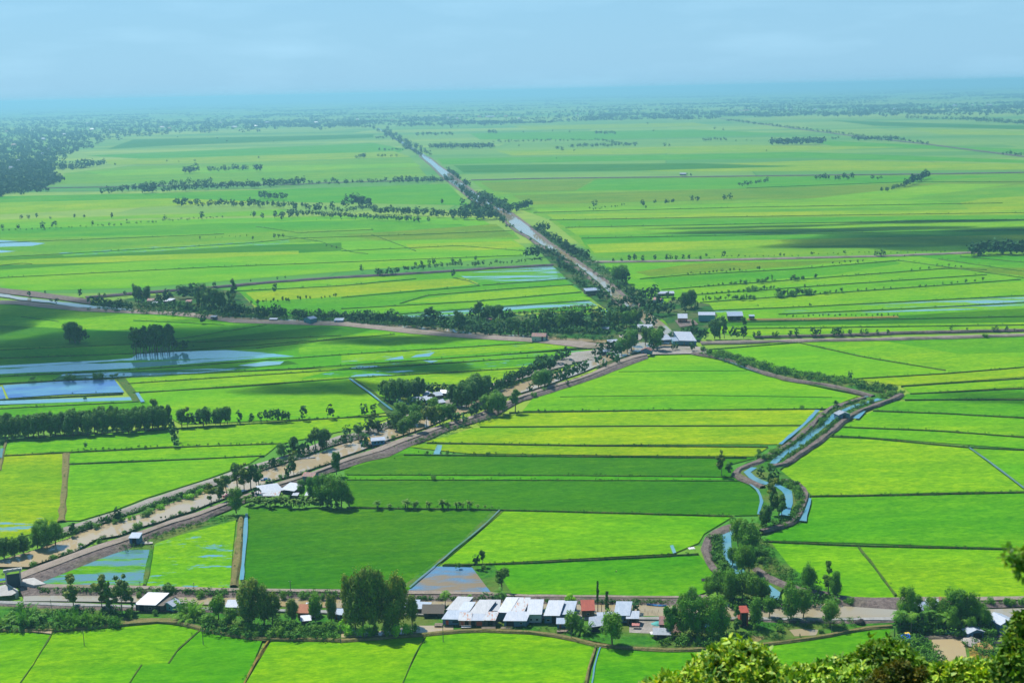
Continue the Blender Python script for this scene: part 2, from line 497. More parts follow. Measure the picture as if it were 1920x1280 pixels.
# wedge between the two canals
field([(440, 540), (757, 512), (1037, 497), (1110, 580), (1090, 583), (560, 597), (500, 590)], 'mid', label='wedge of rice land between the two canals')
field([(560, 523), (640, 517), (760, 520), (640, 536), (470, 545), (440, 540)], 'lime')
field([(460, 548), (640, 534), (870, 520), (905, 530), (880, 534), (640, 556), (480, 565)], 'gold')
field([(860, 512), (1035, 498), (1065, 522), (960, 532), (905, 534), (860, 516)], 'mid', .62, wetcol=C(150, 205, 200))
field([(640, 558), (890, 535), (800, 552), (745, 566), (640, 577)], 'mid')
field([(780, 562), (860, 552), (1070, 534), (1090, 546), (880, 564), (760, 568)], 'lime')
field([(640, 580), (880, 566), (1095, 548), (1110, 562), (900, 575), (755, 585), (640, 590)], 'bright')
poly('flooded_field', [(755, 590), (900, 576), (1103, 563), (1120, 573), (1010, 577), (900, 585), (800, 597), (755, 597)], FM('mid', .88, 1.0, C(150, 205, 205)), 'long flooded paddy strip in the wedge between the canals', 'water')
field([(1000, 592), (1140, 580), (1150, 588), (1110, 592), (1010, 600)], 'bright', .45)
for a in ([(440, 545), (640, 535), (780, 522)], [(640, 557), (900, 535), (880, 526), (850, 520)], [(750, 568), (800, 553), (960, 540), (1075, 533)], [(640, 578), (880, 565), (1090, 547)],
          [(560, 598), (760, 587), (1105, 562)], [(905, 534), (1065, 522)]):
    bund(a, 3, .6)
# right, between the two cross roads, y 490-620
field([(1130, 492), (1813, 474), (1920, 478), (1920, 620), (1413, 632), (1260, 615), (1180, 560)], 'bright', label='strip fields between the two cross roads')
field([(1190, 510), (1300, 494), (1640, 486), (1480, 500), (1220, 518)], 'olive')
field([(1220, 522), (1460, 505), (1680, 490), (1690, 494), (1560, 515), (1240, 540)], 'mid')
field([(1270, 540), (1580, 518), (1780, 503), (1800, 504), (1600, 520), (1300, 552)], 'lime')
field([(1300, 566), (1580, 549), (1920, 527), (1920, 552), (1500, 575), (1290, 580)], 'lime')
field([(1300, 582), (1513, 575), (1920, 555), (1920, 578), (1560, 588), (1300, 590)], 'bright', .5, wetcol=C(150, 205, 205))
field([(1700, 478), (1920, 480), (1920, 500), (1800, 492)], 'mid')
field([(1740, 500), (1920, 502), (1920, 517)], 'olive')
field([(1300, 602), (1600, 596), (1920, 578), (1920, 604), (1300, 612)], 'deep')
field([(1310, 614), (1920, 606), (1920, 616), (1400, 628)], 'lime')
for a in ([(1200, 522), (1280, 515), (1500, 503), (1680, 488)], [(1240, 542), (1580, 517), (1780, 502), (1850, 505)], [(1300, 552), (1580, 532), (1850, 514)], [(1313, 566), (1580, 547), (1780, 533), (1913, 523)],
          [(1290, 583), (1513, 574), (1920, 553)], [(1460, 588), (1700, 578), (1920, 566)], [(1300, 604), (1640, 598), (1920, 592)], [(1380, 615), (1920, 608)], [(1680, 487), (1720, 492), (1920, 520)], [(1760, 485), (1920, 508)], [(1800, 480), (1920, 491)]):
    bund(a, 3.4, .8)
ribbon('bare_strip', [(1400, 598), (1520, 597), (1683, 593)], 9, [(0, 0), (.2, .5), (.8, .5), (1, 0)], ORANGE, 'long bare sandy strip along a rice field edge', 'path')
# right middle
field([(1315, 655), (1480, 640), (1920, 629), (1920, 690), (1600, 712), (1480, 702)], 'bright', label='green field below the right hand road', contrast=.8)
field([(1500, 641), (1570, 640), (1920, 668), (1920, 686), (1775, 693)], 'lime')
field([(1640, 636), (1920, 630), (1920, 660), (1800, 664)], 'mid')
field([(1600, 711), (1920, 689), (1920, 706), (1690, 722)], 'yellow')
field([(1690, 723), (1920, 708), (1920, 725), (1707, 737)], 'lime')
field([(1700, 738), (1920, 727), (1920, 746), (1690, 748)], 'mid')
field([(1660, 752), (1920, 749), (1920, 781), (1637, 768)], 'mid')
field([(1637, 770), (1920, 783), (1920, 817), (1577, 799)], 'bright')
field([(1577, 801), (1760, 806), (1920, 819), (1920, 841), (1630, 819), (1560, 815)], 'bright')
field([(1557, 818), (1630, 821), (1813, 838), (1920, 916), (1920, 920), (1513, 928), (1460, 890), (1470, 872), (1500, 852)], 'lime', label='large light green field inside the bend of the small canal')
field([(1820, 838), (1920, 842), (1920, 912)], 'bright')
field([(1513, 930), (1920, 922), (1920, 1027), (1430, 1012), (1480, 982), (1505, 962)], 'mid', label='fresh green field right of the small canal')
field([(1445, 1015), (1607, 1022), (1680, 1121), (1592, 1120), (1530, 1100), (1480, 1060)], 'bright', label='bright field left of the slanting ditch')
field([(1612, 1023), (1920, 1029), (1920, 1122), (1725, 1122), (1682, 1122)], 'lime', label='ripening field above the bottom canal road')
poly('grass_verge', [(1425, 1010), (1445, 1015), (1480, 1060), (1530, 1095), (1560, 1110), (1480, 1095), (1425, 1065)], VERGE, 'rough grass slope beside the small canal', 'grass')
for a in ([(1320, 655), (1497, 641)], [(1497, 641), (1620, 668), (1773, 693)], [(1600, 709), (1773, 699), (1920, 687)], [(1690, 723), (1920, 708)], [(1707, 737), (1920, 727)], [(1697, 748), (1920, 748)],
          [(1637, 769), (1780, 774), (1920, 782)], [(1577, 799), (1760, 806), (1920, 818)], [(1557, 817), (1630, 820), (1813, 837), (1920, 842)], [(1513, 929), (1700, 926), (1920, 921)],
          [(1430, 1013), (1607, 1021), (1920, 1028)], [(1610, 1023), (1640, 1060), (1680, 1114)]):
    bund(a, 2.6, .7)
ribbon('ditch_water', [(1817, 838), (1860, 868), (1920, 914)], 1.3, [(0, 0), (1, 0)], GREYBLUE, 'narrow slanting ditch with grey blue water at the right', 'ditch', z0=1.4)
# centre right big fields
field([(1000, 745), (1140, 690), (1210, 667), (1320, 664), (1400, 692), (1480, 714), (1610, 742), (1550, 765), (980, 770)], 'bright', label='broad bright field below the canal junction', contrast=.8)
field([(1010, 744), (1420, 738), (1590, 745), (1550, 764), (985, 769)], 'bright')
field([(985, 772), (1530, 767), (1505, 796), (900, 799), (893, 793)], 'yellow')
field([(890, 802), (1503, 799), (1466, 832), (1100, 833), (797, 828)], 'yellow')
field([(757, 836), (800, 831), (1100, 836), (1440, 838), (1415, 855), (880, 850)], 'gold')
poly('flooded_field', [(820, 833), (829, 834), (825, 851), (812, 851), (816, 842)], FLOOD, 'small flooded gap in the yellow strip field', 'water')
field([(700, 842), (757, 834), (812, 850), (800, 856), (640, 878)], 'mid')
field([(645, 880), (750, 850), (880, 852), (1420, 857), (1370, 870), (1385, 895), (1424, 920), (1422, 965), (1375, 966), (945, 954), (655, 949)], 'deep', label='deep green field across the centre')
field([(650, 889), (1380, 893), (1390, 900), (640, 898)], 'mid')
field([(465, 952), (925, 955), (850, 1030), (762, 1110), (640, 1110), (457, 1106)], 'deep', label='dark green field left of the diagonal ditch')
poly('grass_verge', [(925, 955), (948, 954), (840, 1045), (812, 1061), (768, 1100), (752, 1100), (850, 1028)], VERGE, 'grass strip along the diagonal ditch', 'grass')
field([(948, 955), (1375, 967), (1345, 985), (1320, 1000), (1310, 1017), (1262, 1037), (920, 1055), (830, 1056)], 'bright', label='bright field right of the diagonal ditch')
field([(925, 1058), (1262, 1040), (1308, 1036), (1345, 1078), (1335, 1105), (1290, 1122), (958, 1119), (938, 1085)], 'mid', label='green field above the village')
poly('grass_verge', [(883, 1060), (925, 1056), (964, 1119), (918, 1114)], VERGE, 'grassy patch between the muddy pond and the green field', 'grass')
t = NT('muddy_paddy'); p = t.pos()
w = t.noise(t.mapping(p, (.35, 1, 1)), .06, 6, .65)
MUDPADDY = t.done(t.principled(t.mix(t.mapr(w, .42, .56, 0, 1), C(110, 165, 205), C(150, 130, 92)), t.mapr(w, .42, .56, .12, .5), .6))
poly('muddy_pond', [(812, 1061), (885, 1063), (922, 1112), (760, 1112)], MUDPADDY, 'flooded brown and blue paddy behind the village roofs', 'pond')
for a in ([(1050, 743), (1300, 740), (1560, 744)], [(900, 799), (1200, 797), (1505, 796)], [(1160, 696), (1400, 694)]):
    bund(a, .7, .05, BUNDFAR, 'faint thin bund inside a broad rice field')
for a in ([(650, 889), (1060, 890), (1380, 893)], [(650, 898), (1040, 899), (1385, 900)]):
    bund(a, 1.2, .3)
for a in ([(955, 772), (1200, 768), (1555, 765)], [(800, 829), (1100, 834), (1440, 836)], [(757, 851), (1060, 854), (1400, 857)], [(650, 950), (930, 954), (1200, 961), (1375, 966)], [(830, 1058), (1000, 1053), (1240, 1041), (1310, 1037)]):
    bund(a, 2.6, .8)
ribbon('ditch_water', [(937, 955), (900, 990), (850, 1030), (800, 1073), (768, 1100)], .8, [(0, 0), (1, 0)], GREYBLUE, 'narrow diagonal ditch between the two central fields', 'ditch', z0=1.3)
# left of the bottom-left canal
field([(0, 850), (122, 848), (116, 975), (60, 1000), (0, 1015)], 'gold', label='yellow field at the left edge')
field([(0, 955), (70, 960), (100, 985), (40, 1003), (0, 1010)], 'gold', .42)
field([(128, 869), (490, 854), (468, 868), (400, 893), (273, 933), (214, 956), (150, 975), (119, 975)], 'bright', label='green field along the far bank road')
field([(130, 848), (330, 838), (523, 832), (497, 853), (128, 868)], 'bright')
field([(13, 824), (315, 804), (326, 836), (130, 846), (6, 851)], 'bright')
field([(336, 801), (640, 782), (738, 779), (700, 795), (620, 812), (528, 831), (336, 836)], 'lime')
field([(0, 760), (290, 745), (300, 770), (0, 785)], 'mid')
field([(252, 738), (650, 709), (735, 772), (640, 782), (340, 795), (300, 772), (272, 752)], 'bright', label='green field above the tree row', contrast=.8)
field([(232, 706), (640, 690), (1040, 668), (1120, 660), (1075, 668), (960, 715), (840, 716), (650, 708), (250, 736)], 'lime', label='long strip fields left of the canal')
field([(640, 706), (880, 694), (1050, 684), (930, 718), (860, 720), (765, 720), (735, 755)], 'lime')
field([(640, 690), (920, 676), (1075, 662), (1000, 684), (860, 694), (640, 706), (560, 710)], 'mid', .30)
field([(560, 690), (800, 674), (1110, 655), (1080, 665), (700, 690)], 'bright', .35)
# upper-left dim block
field([(0, 570), (150, 580), (317, 588), (433, 602), (583, 607), (773, 623), (907, 633), (1033, 643), (1100, 650), (940, 664), (560, 690), (230, 706), (0, 718)], 'mid', label='rice land south of the curving canal', contrast=.8)
field([(0, 572), (150, 584), (380, 597), (500, 606), (240, 620), (0, 610)], 'bright')
field([(340, 640), (600, 612), (707, 616), (640, 632), (480, 654), (250, 664)], 'deep')
field([(560, 640), (640, 630), (740, 620), (1000, 640), (640, 664), (560, 664)], 'bright')
field([(640, 664), (1000, 642), (1095, 650), (820, 668), (640, 680)], 'lime', .25)
field([(0, 655), (240, 646), (250, 662), (0, 682)], 'mid')
field([(0, 610), (250, 622), (340, 640), (240, 646), (0, 652)], 'deep')
poly('flooded_field', [(0, 685), (200, 675), (247, 671), (257, 663), (340, 659), (423, 656), (500, 661), (553, 668), (480, 672), (400, 678), (247, 690), (0, 701)], FM('mid', .92, 1.0, C(130, 200, 215)), 'long pale flooded paddy below the slender trees', 'water', jit=2, step=25)
field([(120, 700), (420, 690), (540, 676), (560, 682), (300, 706), (100, 712)], 'dark', .55)
poly('flooded_field', [(445, 685), (500, 677), (533, 677), (525, 683), (480, 687)], FLOOD, 'small flooded patch right of the long pale paddy', 'water', jit=1.5, step=15)
poly('pond', [(5, 722), (120, 714), (214, 711), (233, 735), (120, 739), (16, 746)], DEEPBLUE, 'rectangular deep blue flooded pond at the left', 'pond')
poly('pond', [(0, 725), (3, 724), (11, 747), (0, 748)], DEEPBLUE, 'sliver of blue pond at the left edge', 'pond')
poly('flooded_field', [(0, 751), (120, 747), (245, 744), (247, 750), (150, 753), (0, 758)], FLOOD, 'thin flooded strip below the deep blue pond', 'water')
poly('grass_verge', [(217, 709), (235, 708), (260, 740), (272, 752), (250, 754), (243, 742)], BUND, 'dark earth bund beside the pond', 'bund')
for wx in ([(655, 706), (740, 703), (700, 700), (668, 702)], [(780, 665), (815, 660), (805, 668), (770, 670)], [(655, 690), (700, 685), (715, 687), (680, 692)], [(730, 672), (755, 667), (757, 673), (720, 675)], [(790, 675), (822, 676), (808, 680)]):
    poly('flooded_field', wx, FLOOD, 'small flooded patch in the strip fields', 'water', jit=1.5, step=12)
for a in ([(0, 655), (240, 645), (480, 636), (640, 628)], [(0, 671), (245, 662), (400, 652), (640, 634)], [(480, 652), (640, 634), (740, 626)], [(0, 705), (250, 692), (640, 664), (1000, 642)], [(0, 718), (230, 706), (560, 690), (940, 664), (1100, 652)],
          [(240, 718), (640, 692), (1080, 664)], [(250, 735), (450, 724), (650, 708), (880, 695), (1060, 684)], [(640, 692), (900, 676)], [(500, 608), (300, 640)], [(0, 748), (230, 737)], [(0, 765), (260, 752)],
          [(12, 823), (315, 803), (640, 782), (735, 778)], [(5, 853), (128, 847), (330, 837), (525, 830)], [(128, 869), (300, 862), (495, 853)], [(250, 600), (420, 608)], [(40, 593), (110, 602)]):
    bund(a, 2.2, .7)
bund([(124, 848), (122, 900), (115, 975)], 5, .5, TAN, 'tan dried grass bund between the yellow and green fields')
bund([(12, 823), (3, 860), (0, 880)], 2.5, .5, TAN, 'tan bund at the far left edge')
ribbon('ditch_water', [(655, 709), (690, 733), (735, 768)], 1.6, [(0, 0), (1, 0)], BLUEWATER, 'slanting blue ditch beside the big tree clump', 'ditch', z0=1.6)
ribbon('ditch_water', [(257, 736), (262, 745), (268, 753)], 2.6, [(0, 0), (1, 0)], BLUEWATER, 'short ditch below the blue pond', 'ditch', z0=1.6)
ribbon('ditch_water', [(0, 858), (4, 840)], 2.2, [(0, 0), (1, 0)], BLUEWATER, 'ditch at the left edge of the yellow field', 'ditch', z0=1.6)
bund([(663, 709), (700, 733), (742, 768), (765, 790)], 3, .6)
# triangle fields by the bank
poly('flooded_field', [(72, 1092), (100, 1080), (150, 1058), (210, 1035), (235, 1029), (283, 1029), (268, 1101), (66, 1098)], FM('mid', .86, 1.0, C(112, 160, 175)), 'flooded triangular paddy beside the bank road', 'water')
field([(288, 1018), (330, 1003), (443, 970), (431, 1106), (270, 1103)], 'bright', .32, 'light green waterlogged field below the bank road')
poly('grass_verge', [(215, 1033), (280, 1006), (330, 986), (420, 965), (445, 965), (445, 974), (335, 1003), (292, 1018), (283, 1030), (235, 1030)], VERGE, 'grass slope below the bank road', 'grass')
bund([(285, 1022), (282, 1040), (271, 1095)], 3.4, .5, VERGE, 'green bund between the flooded triangle and the light field')
bund([(452, 968), (447, 1030), (437, 1096)], 4.2, .6, TAN, 'tan bund beside the blue ditch')
ribbon('ditch_water', [(462, 962), (458, 1030), (453, 1086)], 1.9, [(0, 0), (1, 0)], BLUEWATER, 'straight blue ditch beside the tan bund', 'ditch', z0=1.4)
# foreground fields
field([(0, 1182), (100, 1182), (30, 1290), (0, 1290)], 'lime', label='light green field in the bottom left corner')
field([(100, 1182), (230, 1170), (353, 1167), (377, 1178), (335, 1213), (316, 1242), (262, 1250), (235, 1290), (30, 1290)], 'bright', label='green field at the lower left')
field([(378, 1179), (433, 1189), (493, 1197), (455, 1290), (235, 1290), (265, 1247), (317, 1241), (337, 1213)], 'mid', label='green field left of the orange path', contrast=.8)
field([(510, 1198), (640, 1200), (707, 1196), (800, 1188), (775, 1230), (750, 1290), (455, 1290)], 'lime', label='yellow green field right of the orange path')
field([(800, 1188), (907, 1182), (1000, 1186), (1057, 1194), (1115, 1207), (1097, 1290), (750, 1290)], 'bright', label='bright field in front of the shack row')
field([(1122, 1208), (1160, 1212), (1280, 1218), (1423, 1208), (1557, 1189), (1613, 1177), (1673, 1172), (1690, 1215), (1690, 1295), (1100, 1295)], 'mid', label='deep green field at the bottom right')
poly('grass_verge', [(1670, 1168), (1800, 1160), (1960, 1155), (1960, 1320), (1660, 1320)], VERGE, 'rough ground around the fish pond', 'grass')
bund([(505, 1197), (480, 1235), (452, 1290)], 1.5, .4, ORANGE, 'orange brown footpath between two foreground fields')
bund([(800, 1188), (775, 1232), (750, 1290)], .9, .3)
bund([(100, 1182), (65, 1240), (30, 1290)], .9, .3)
bund([(377, 1178), (336, 1213), (316, 1242)], 1.2, .3)
bund([(265, 1245), (236, 1290)], .9, .3)
bund([(1118, 1207), (1106, 1240), (1097, 1290)], 2.0, .6, TAN, 'tan bund beside the foreground ditch')
ribbon('ditch_water', [(1127, 1208), (1116, 1240), (1108, 1290)], .6, [(0, 0), (1, 0)], BLUEWATER, 'short blue ditch in the foreground', 'ditch', z0=1.2)
# village ground strip between bottom canal and foreground fields
poly('grass_verge', [(0, 1126), (640, 1140), (1280, 1150), (1700, 1155), (1960, 1150), (1960, 1165), (1673, 1170), (1613, 1175), (1557, 1187), (1423, 1205), (1280, 1215), (1160, 1210), (1057, 1190), (907, 1178), (783, 1187), (640, 1196), (493, 1195), (377, 1177), (290, 1164), (227, 1170), (100, 1180), (0, 1180)],
     VERGE, 'rough grass and yards along the village road', 'grass', z=1.30)
poly('yard', [(1180, 1158), (1260, 1160), (1262, 1178), (1225, 1187), (1180, 1185)], PALEDIRT, 'pale sandy yard right of the shacks', 'yard', z=1.36)
poly('mud_water', [(640, 1178), (700, 1184), (780, 1172), (850, 1172), (850, 1180), (783, 1186), (700, 1192), (640, 1194)], MUDDY, 'brown puddle under the big tree clump', 'water', z=1.36)
poly('mud_water', [(232, 1158), (320, 1158), (352, 1163), (300, 1163), (235, 1167)], TAN, 'muddy wet patch below the left hut', 'water', z=1.36)
poly('mud_water', [(60, 1179), (98, 1179), (96, 1187), (58, 1183)], MUDDY, 'small brown puddle at the lower left', 'water', z=1.36)
poly('mud_water', [(1480, 1180), (1500, 1178), (1535, 1180), (1530, 1190), (1490, 1192)], GREYWATER, 'small pond below the concrete road', 'pond', z=1.36)
poly('yard', [(1395, 1190), (1440, 1192), (1420, 1203), (1385, 1203)], TAN, 'bare patch between vegetable beds', 'yard', z=1.36)
for a, lb in (([(0, 1179), (100, 1180), (227, 1169), (290, 1163), (353, 1166), (377, 1178), (433, 1188), (493, 1196), (567, 1196), (640, 1198), (707, 1194), (783, 1188), (847, 1181), (907, 1179), (1000, 1183), (1057, 1191), (1118, 1206)], 'raised earth path along the foreground fields'),
              ([(1118, 1206), (1160, 1211), (1280, 1217), (1320, 1213), (1423, 1206), (1493, 1198), (1557, 1188), (1613, 1176), (1673, 1171)], 'curving earth path below the vegetable beds')):
    ribbon('earth_path', a, 2.6, [(0, -.3), (.2, .5), (.8, .5), (1, -.3)], TAN, lb, 'path', z0=1.35)
poly('fish_pond', [(1747, 1198), (1807, 1197), (1814, 1240), (1748, 1238)], MUDDY, 'square brown fish pond beside the blue tarp', 'pond')
ribbon('pond_bank', [(1727, 1193), (1800, 1191), (1905, 1192)], 3, [(0, 0), (.2, .7), (.8, .7), (1, 0)], DIRT, 'earth bank above the fish pond', 'bank')
poly('yard', [(1812, 1196), (1850, 1198), (1862, 1235), (1866, 1252), (1816, 1250), (1818, 1225)], ORANGE, 'orange straw covered yard beside the pond', 'yard')
poly('yard', [(1856, 1194), (1900, 1192), (1905, 1212), (1866, 1214)], mat_dirt('grey_gravel', C(84, 88, 96), C(66, 70, 80)), 'dark grey gravel yard below the white house', 'yard')

# ------------------------------------------------------------------ canals
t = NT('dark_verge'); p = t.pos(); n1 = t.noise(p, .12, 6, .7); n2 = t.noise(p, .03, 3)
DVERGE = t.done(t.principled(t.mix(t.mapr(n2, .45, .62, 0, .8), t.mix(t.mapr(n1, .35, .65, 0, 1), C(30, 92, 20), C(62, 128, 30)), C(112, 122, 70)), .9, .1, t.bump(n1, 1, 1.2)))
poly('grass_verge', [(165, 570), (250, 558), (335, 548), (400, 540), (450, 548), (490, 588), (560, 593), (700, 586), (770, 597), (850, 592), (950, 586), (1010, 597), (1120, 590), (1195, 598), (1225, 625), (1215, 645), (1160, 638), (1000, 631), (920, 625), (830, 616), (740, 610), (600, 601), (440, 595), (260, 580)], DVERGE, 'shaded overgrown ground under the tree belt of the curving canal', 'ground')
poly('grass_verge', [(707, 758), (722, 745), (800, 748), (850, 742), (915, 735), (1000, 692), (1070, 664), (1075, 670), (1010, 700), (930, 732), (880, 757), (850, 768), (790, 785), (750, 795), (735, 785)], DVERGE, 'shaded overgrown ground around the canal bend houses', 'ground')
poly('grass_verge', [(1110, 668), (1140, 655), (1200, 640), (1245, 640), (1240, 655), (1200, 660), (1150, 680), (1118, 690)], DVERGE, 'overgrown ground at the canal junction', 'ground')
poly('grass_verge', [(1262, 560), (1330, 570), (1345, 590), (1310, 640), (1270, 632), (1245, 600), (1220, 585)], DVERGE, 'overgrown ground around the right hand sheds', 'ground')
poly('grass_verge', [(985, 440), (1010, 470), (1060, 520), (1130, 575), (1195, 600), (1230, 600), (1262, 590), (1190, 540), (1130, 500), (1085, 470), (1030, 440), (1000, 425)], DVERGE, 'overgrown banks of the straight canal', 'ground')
def water(pts, mat, label, z=None):
    return poly('canal_water', pts, mat, label, 'canal', z=z, jit=.4, step=14)
mainU = [(-40, 1060), (0, 1049), (60, 1032), (125, 1010), (150, 998), (200, 981), (227, 973), (283, 957), (333, 938), (393, 917), (430, 905), (487, 884), (517, 876), (540, 868), (593, 850), (640, 833), (673, 824), (700, 813), (723, 805), (750, 798), (793, 783), (853, 765), (880, 758), (907, 745), (937, 732), (973, 719), (1002, 711), (1033, 703), (1070, 690), (1105, 672), (1125, 664)]
mainL = [(-40, 1092), (0, 1079), (33, 1066), (53, 1062), (111, 1042), (142, 1032), (180, 1010), (227, 1002), (260, 988), (300, 977), (333, 965), (360, 957), (393, 943), (430, 930), (487, 910), (520, 898), (563, 887), (593, 875), (620, 867), (640, 856), (673, 845), (730, 823), (750, 817), (800, 800), (827, 788), (873, 772), (910, 757), (947, 744), (980, 735), (1007, 727), (1040, 716), (1080, 702), (1117, 687), (1135, 679)]
water(mainU + mainL[::-1], MUDDY, 'wide muddy brown canal running to the lower left', z=1.22)
water([(1135, 679), (1125, 664), (1160, 652), (1193, 640), (1240, 646), (1262, 650), (1230, 660), (1200, 658)], GREYWATER, 'grey water at the canal junction', z=1.24)
c2 = [(0, 553), (50, 561), (100, 566), (150, 573), (200, 578), (260, 582), (320, 586), (380, 591), (440, 597), (520, 600), (600, 603), (680, 606), (740, 611), (830, 618), (920, 628), (1000, 632), (1100, 638), (1160, 641), (1215, 648)]
ribbon('canal_water', c2, 13, [(0, 0), (1, 0)], GREYWATER, 'curving canal coming in from the left edge', 'canal', z0=1.26)
far3L = [(707, 240), (735, 258), (765, 277), (788, 292), (810, 310), (830, 330), (860, 352), (873, 362), (900, 383), (917, 390), (930, 398), (947, 407), (957, 420), (973, 433), (993, 443), (1013, 457), (1030, 466), (1050, 477), (1067, 488), (1093, 505), (1127, 533), (1145, 554), (1180, 577), (1200, 600), (1222, 620), (1233, 640), (1238, 655)]
far3R = [(709, 240), (741, 258), (775, 277), (803, 294), (822, 310), (837, 320), (867, 343), (882, 355), (913, 377), (937, 391), (955, 398), (968, 407), (990, 423), (1000, 434), (1013, 443), (1027, 455), (1045, 465), (1065, 477), (1080, 490), (1110, 510), (1145, 534), (1163, 552), (1195, 572), (1220, 588), (1243, 605), (1262, 622), (1266, 640), (1262, 655)]
water(far3L + far3R[::-1], GREYWATER, 'straight canal running away to the horizon', z=1.27)
# bottom canal
water([(45, 1113), (260, 1117), (440, 1120), (787, 1126), (1000, 1129), (1140, 1132), (1233, 1132), (1400, 1130), (1577, 1130), (1670, 1141), (1860, 1141), (1960, 1138), (1960, 1155), (1867, 1153), (1670, 1157), (1580, 1157), (1400, 1156), (1233, 1154), (1100, 1154), (787, 1142), (500, 1135), (247, 1128), (43, 1126)], GREYWATER, 'brown canal behind the village', z=1.345)
strip('canal_bank', [(30, 1092), (67, 1092), (247, 1095), (433, 1100), (640, 1103), (763, 1105), (920, 1107), (973, 1112), (1107, 1113), (1280, 1115), (1330, 1112)],
      [(43, 1115), (67, 1113), (247, 1114), (433, 1117), (640, 1118), (763, 1123), (887, 1124), (973, 1128), (1107, 1130), (1280, 1131), (1330, 1130)],
      [(0, 0), (.12, 1.3), (.5, 1.4), (.75, .6), (1, -.2)], DIRT, 'bare earth bank of the bottom canal', 'bank', z0=1.3)
strip('dirt_road', [(67, 1093.5), (247, 1096.5), (433, 1101.5), (640, 1104.5), (763, 1106.5), (920, 1108.5), (973, 1113.5), (1107, 1114.5), (1280, 1116.5), (1330, 1114)],
      [(67, 1100), (247, 1102), (433, 1107), (640, 1109), (763, 1112), (920, 1113), (973, 1117), (1107, 1118), (1280, 1120), (1330, 1119)], [(0, 0), (.5, .1), (1, 0)], ROAD, 'dirt track on top of the bottom canal bank', 'road', z0=2.95, jit=.1)
strip('canal_bank', [(1560, 1110), (1590, 1115), (1677, 1117), (1720, 1117), (1960, 1115)], [(1560, 1132), (1603, 1134), (1673, 1139), (1720, 1138), (1960, 1130)],
      [(0, 0), (.15, 1.3), (.5, 1.4), (.8, .6), (1, -.2)], DIRT, 'bare earth bank at the bottom right', 'bank', z0=1.3)
strip('dirt_road', [(1690, 1118), (1800, 1118), (1960, 1116)], [(1690, 1125), (1800, 1125), (1960, 1122)], [(0, 0), (.5, .1), (1, 0)], ROAD, 'dirt track on the bottom right bank', 'road', z0=2.95, jit=.1)
ribbon('village_road', [(-60, 1126), (0, 1128), (100, 1131), (253, 1136), (440, 1141), (700, 1148), (1000, 1154), (1187, 1158), (1300, 1158), (1430, 1158.5), (1513, 1160), (1693, 1159), (1860, 1156), (1960, 1153)], 3.4, [(0, -.1), (.08, .4), (.92, .4), (1, -.1)], CONCRETE, 'pale concrete lane through the village', 'road', z0=1.7, jit=.05)
ribbon('road_shoulder', [(-60, 1129), (0, 1131), (100, 1134), (253, 1139), (440, 1144)], 5, [(0, -.3), (.2, .25), (.8, .1), (1, -.3)], DIRT, 'earth shoulder beside the concrete lane at the left', 'bank', z0=1.55)
ribbon('road_shoulder', [(1430, 1161), (1513, 1163), (1600, 1164), (1693, 1162)], 4, [(0, -.3), (.2, .25), (.8, .1), (1, -.3)], DIRT, 'earth shoulder beside the concrete lane at the right', 'bank', z0=1.55)
# near bank of the wide canal
bankU = [(20, 1082), (37, 1069), (67, 1058), (100, 1047), (150, 1028), (200, 1013), (233, 1002), (277, 988), (317, 973), (367, 958), (400, 947), (430, 935), (467, 923), (487, 915), (517, 903), (567, 889), (617, 871), (640, 858), (690, 843), (730, 827), (773, 812), (833, 792), (853, 787), (887, 777), (910, 766), (947, 752), (977, 739), (1007, 729), (1040, 718), (1073, 710), (1107, 698), (1120, 691), (1160, 673), (1187, 664), (1212, 661)]
bankL = [(40, 1094), (67, 1089), (100, 1075), (167, 1048), (217, 1029), (250, 1020), (277, 1005), (333, 984), (383, 973), (393, 964), (430, 949), (460, 935), (487, 926), (520, 915), (567, 900), (620, 879), (640, 874), (683, 861), (727, 851), (767, 832), (797, 821), (840, 802), (873, 792), (927, 777), (950, 762), (977, 747), (1007, 740), (1060, 723), (1107, 708), (1140, 696), (1160, 688), (1187, 678), (1215, 668)]
strip('canal_bank', bankU, bankL, [(0, -.3), (.12, 1.3), (.55, 1.5), (.8, .7), (1, -.6)], DIRT, 'rough earth embankment on the near side of the wide canal', 'bank', z0=1.4)
def between(A, B, u0, u1):
    n = 60
    WA, _ = resample([Vector((x, y, 0)) for x, y in A], n); WB, _ = resample([Vector((x, y, 0)) for x, y in B], n)
    return [tuple(a.lerp(b, u0)[:2]) for a, b in zip(WA, WB)], [tuple(a.lerp(b, u1)[:2]) for a, b in zip(WA, WB)]
a, b = between(bankU, bankL, .10, .5)
strip('dirt_road', a, b, [(0, 0), (.3, .12), (.7, .1), (1, 0)], ROAD, 'pale dirt road along the near side of the wide canal', 'road', z0=3.15, jit=.1)
# far bank of the wide canal
farO = [(100, 992), (160, 974), (213, 958), (273, 935), (333, 915), (400, 894), (460, 872), (500, 862), (533, 852), (620, 820), (640, 813), (660, 811), (707, 796), (730, 787), (743, 781), (800, 762), (860, 740), (927, 716), (1000, 692), (1070, 663), (1112, 655)]
farI = [(110, 1000), (157, 989), (213, 968), (273, 948), (333, 929), (400, 907), (487, 878), (533, 863), (560, 854), (620, 832), (640, 826), (670, 820), (715, 804), (735, 795), (750, 790), (800, 772), (860, 750), (927, 724), (1000, 700), (1070, 680), (1117, 664)]
strip('canal_bank', farO, farI, [(0, -.3), (.15, 1.0), (.6, 1.1), (1, -.3)], PALEDIRT, 'pale dirt bank road on the far side of the wide canal', 'road', z0=1.4)
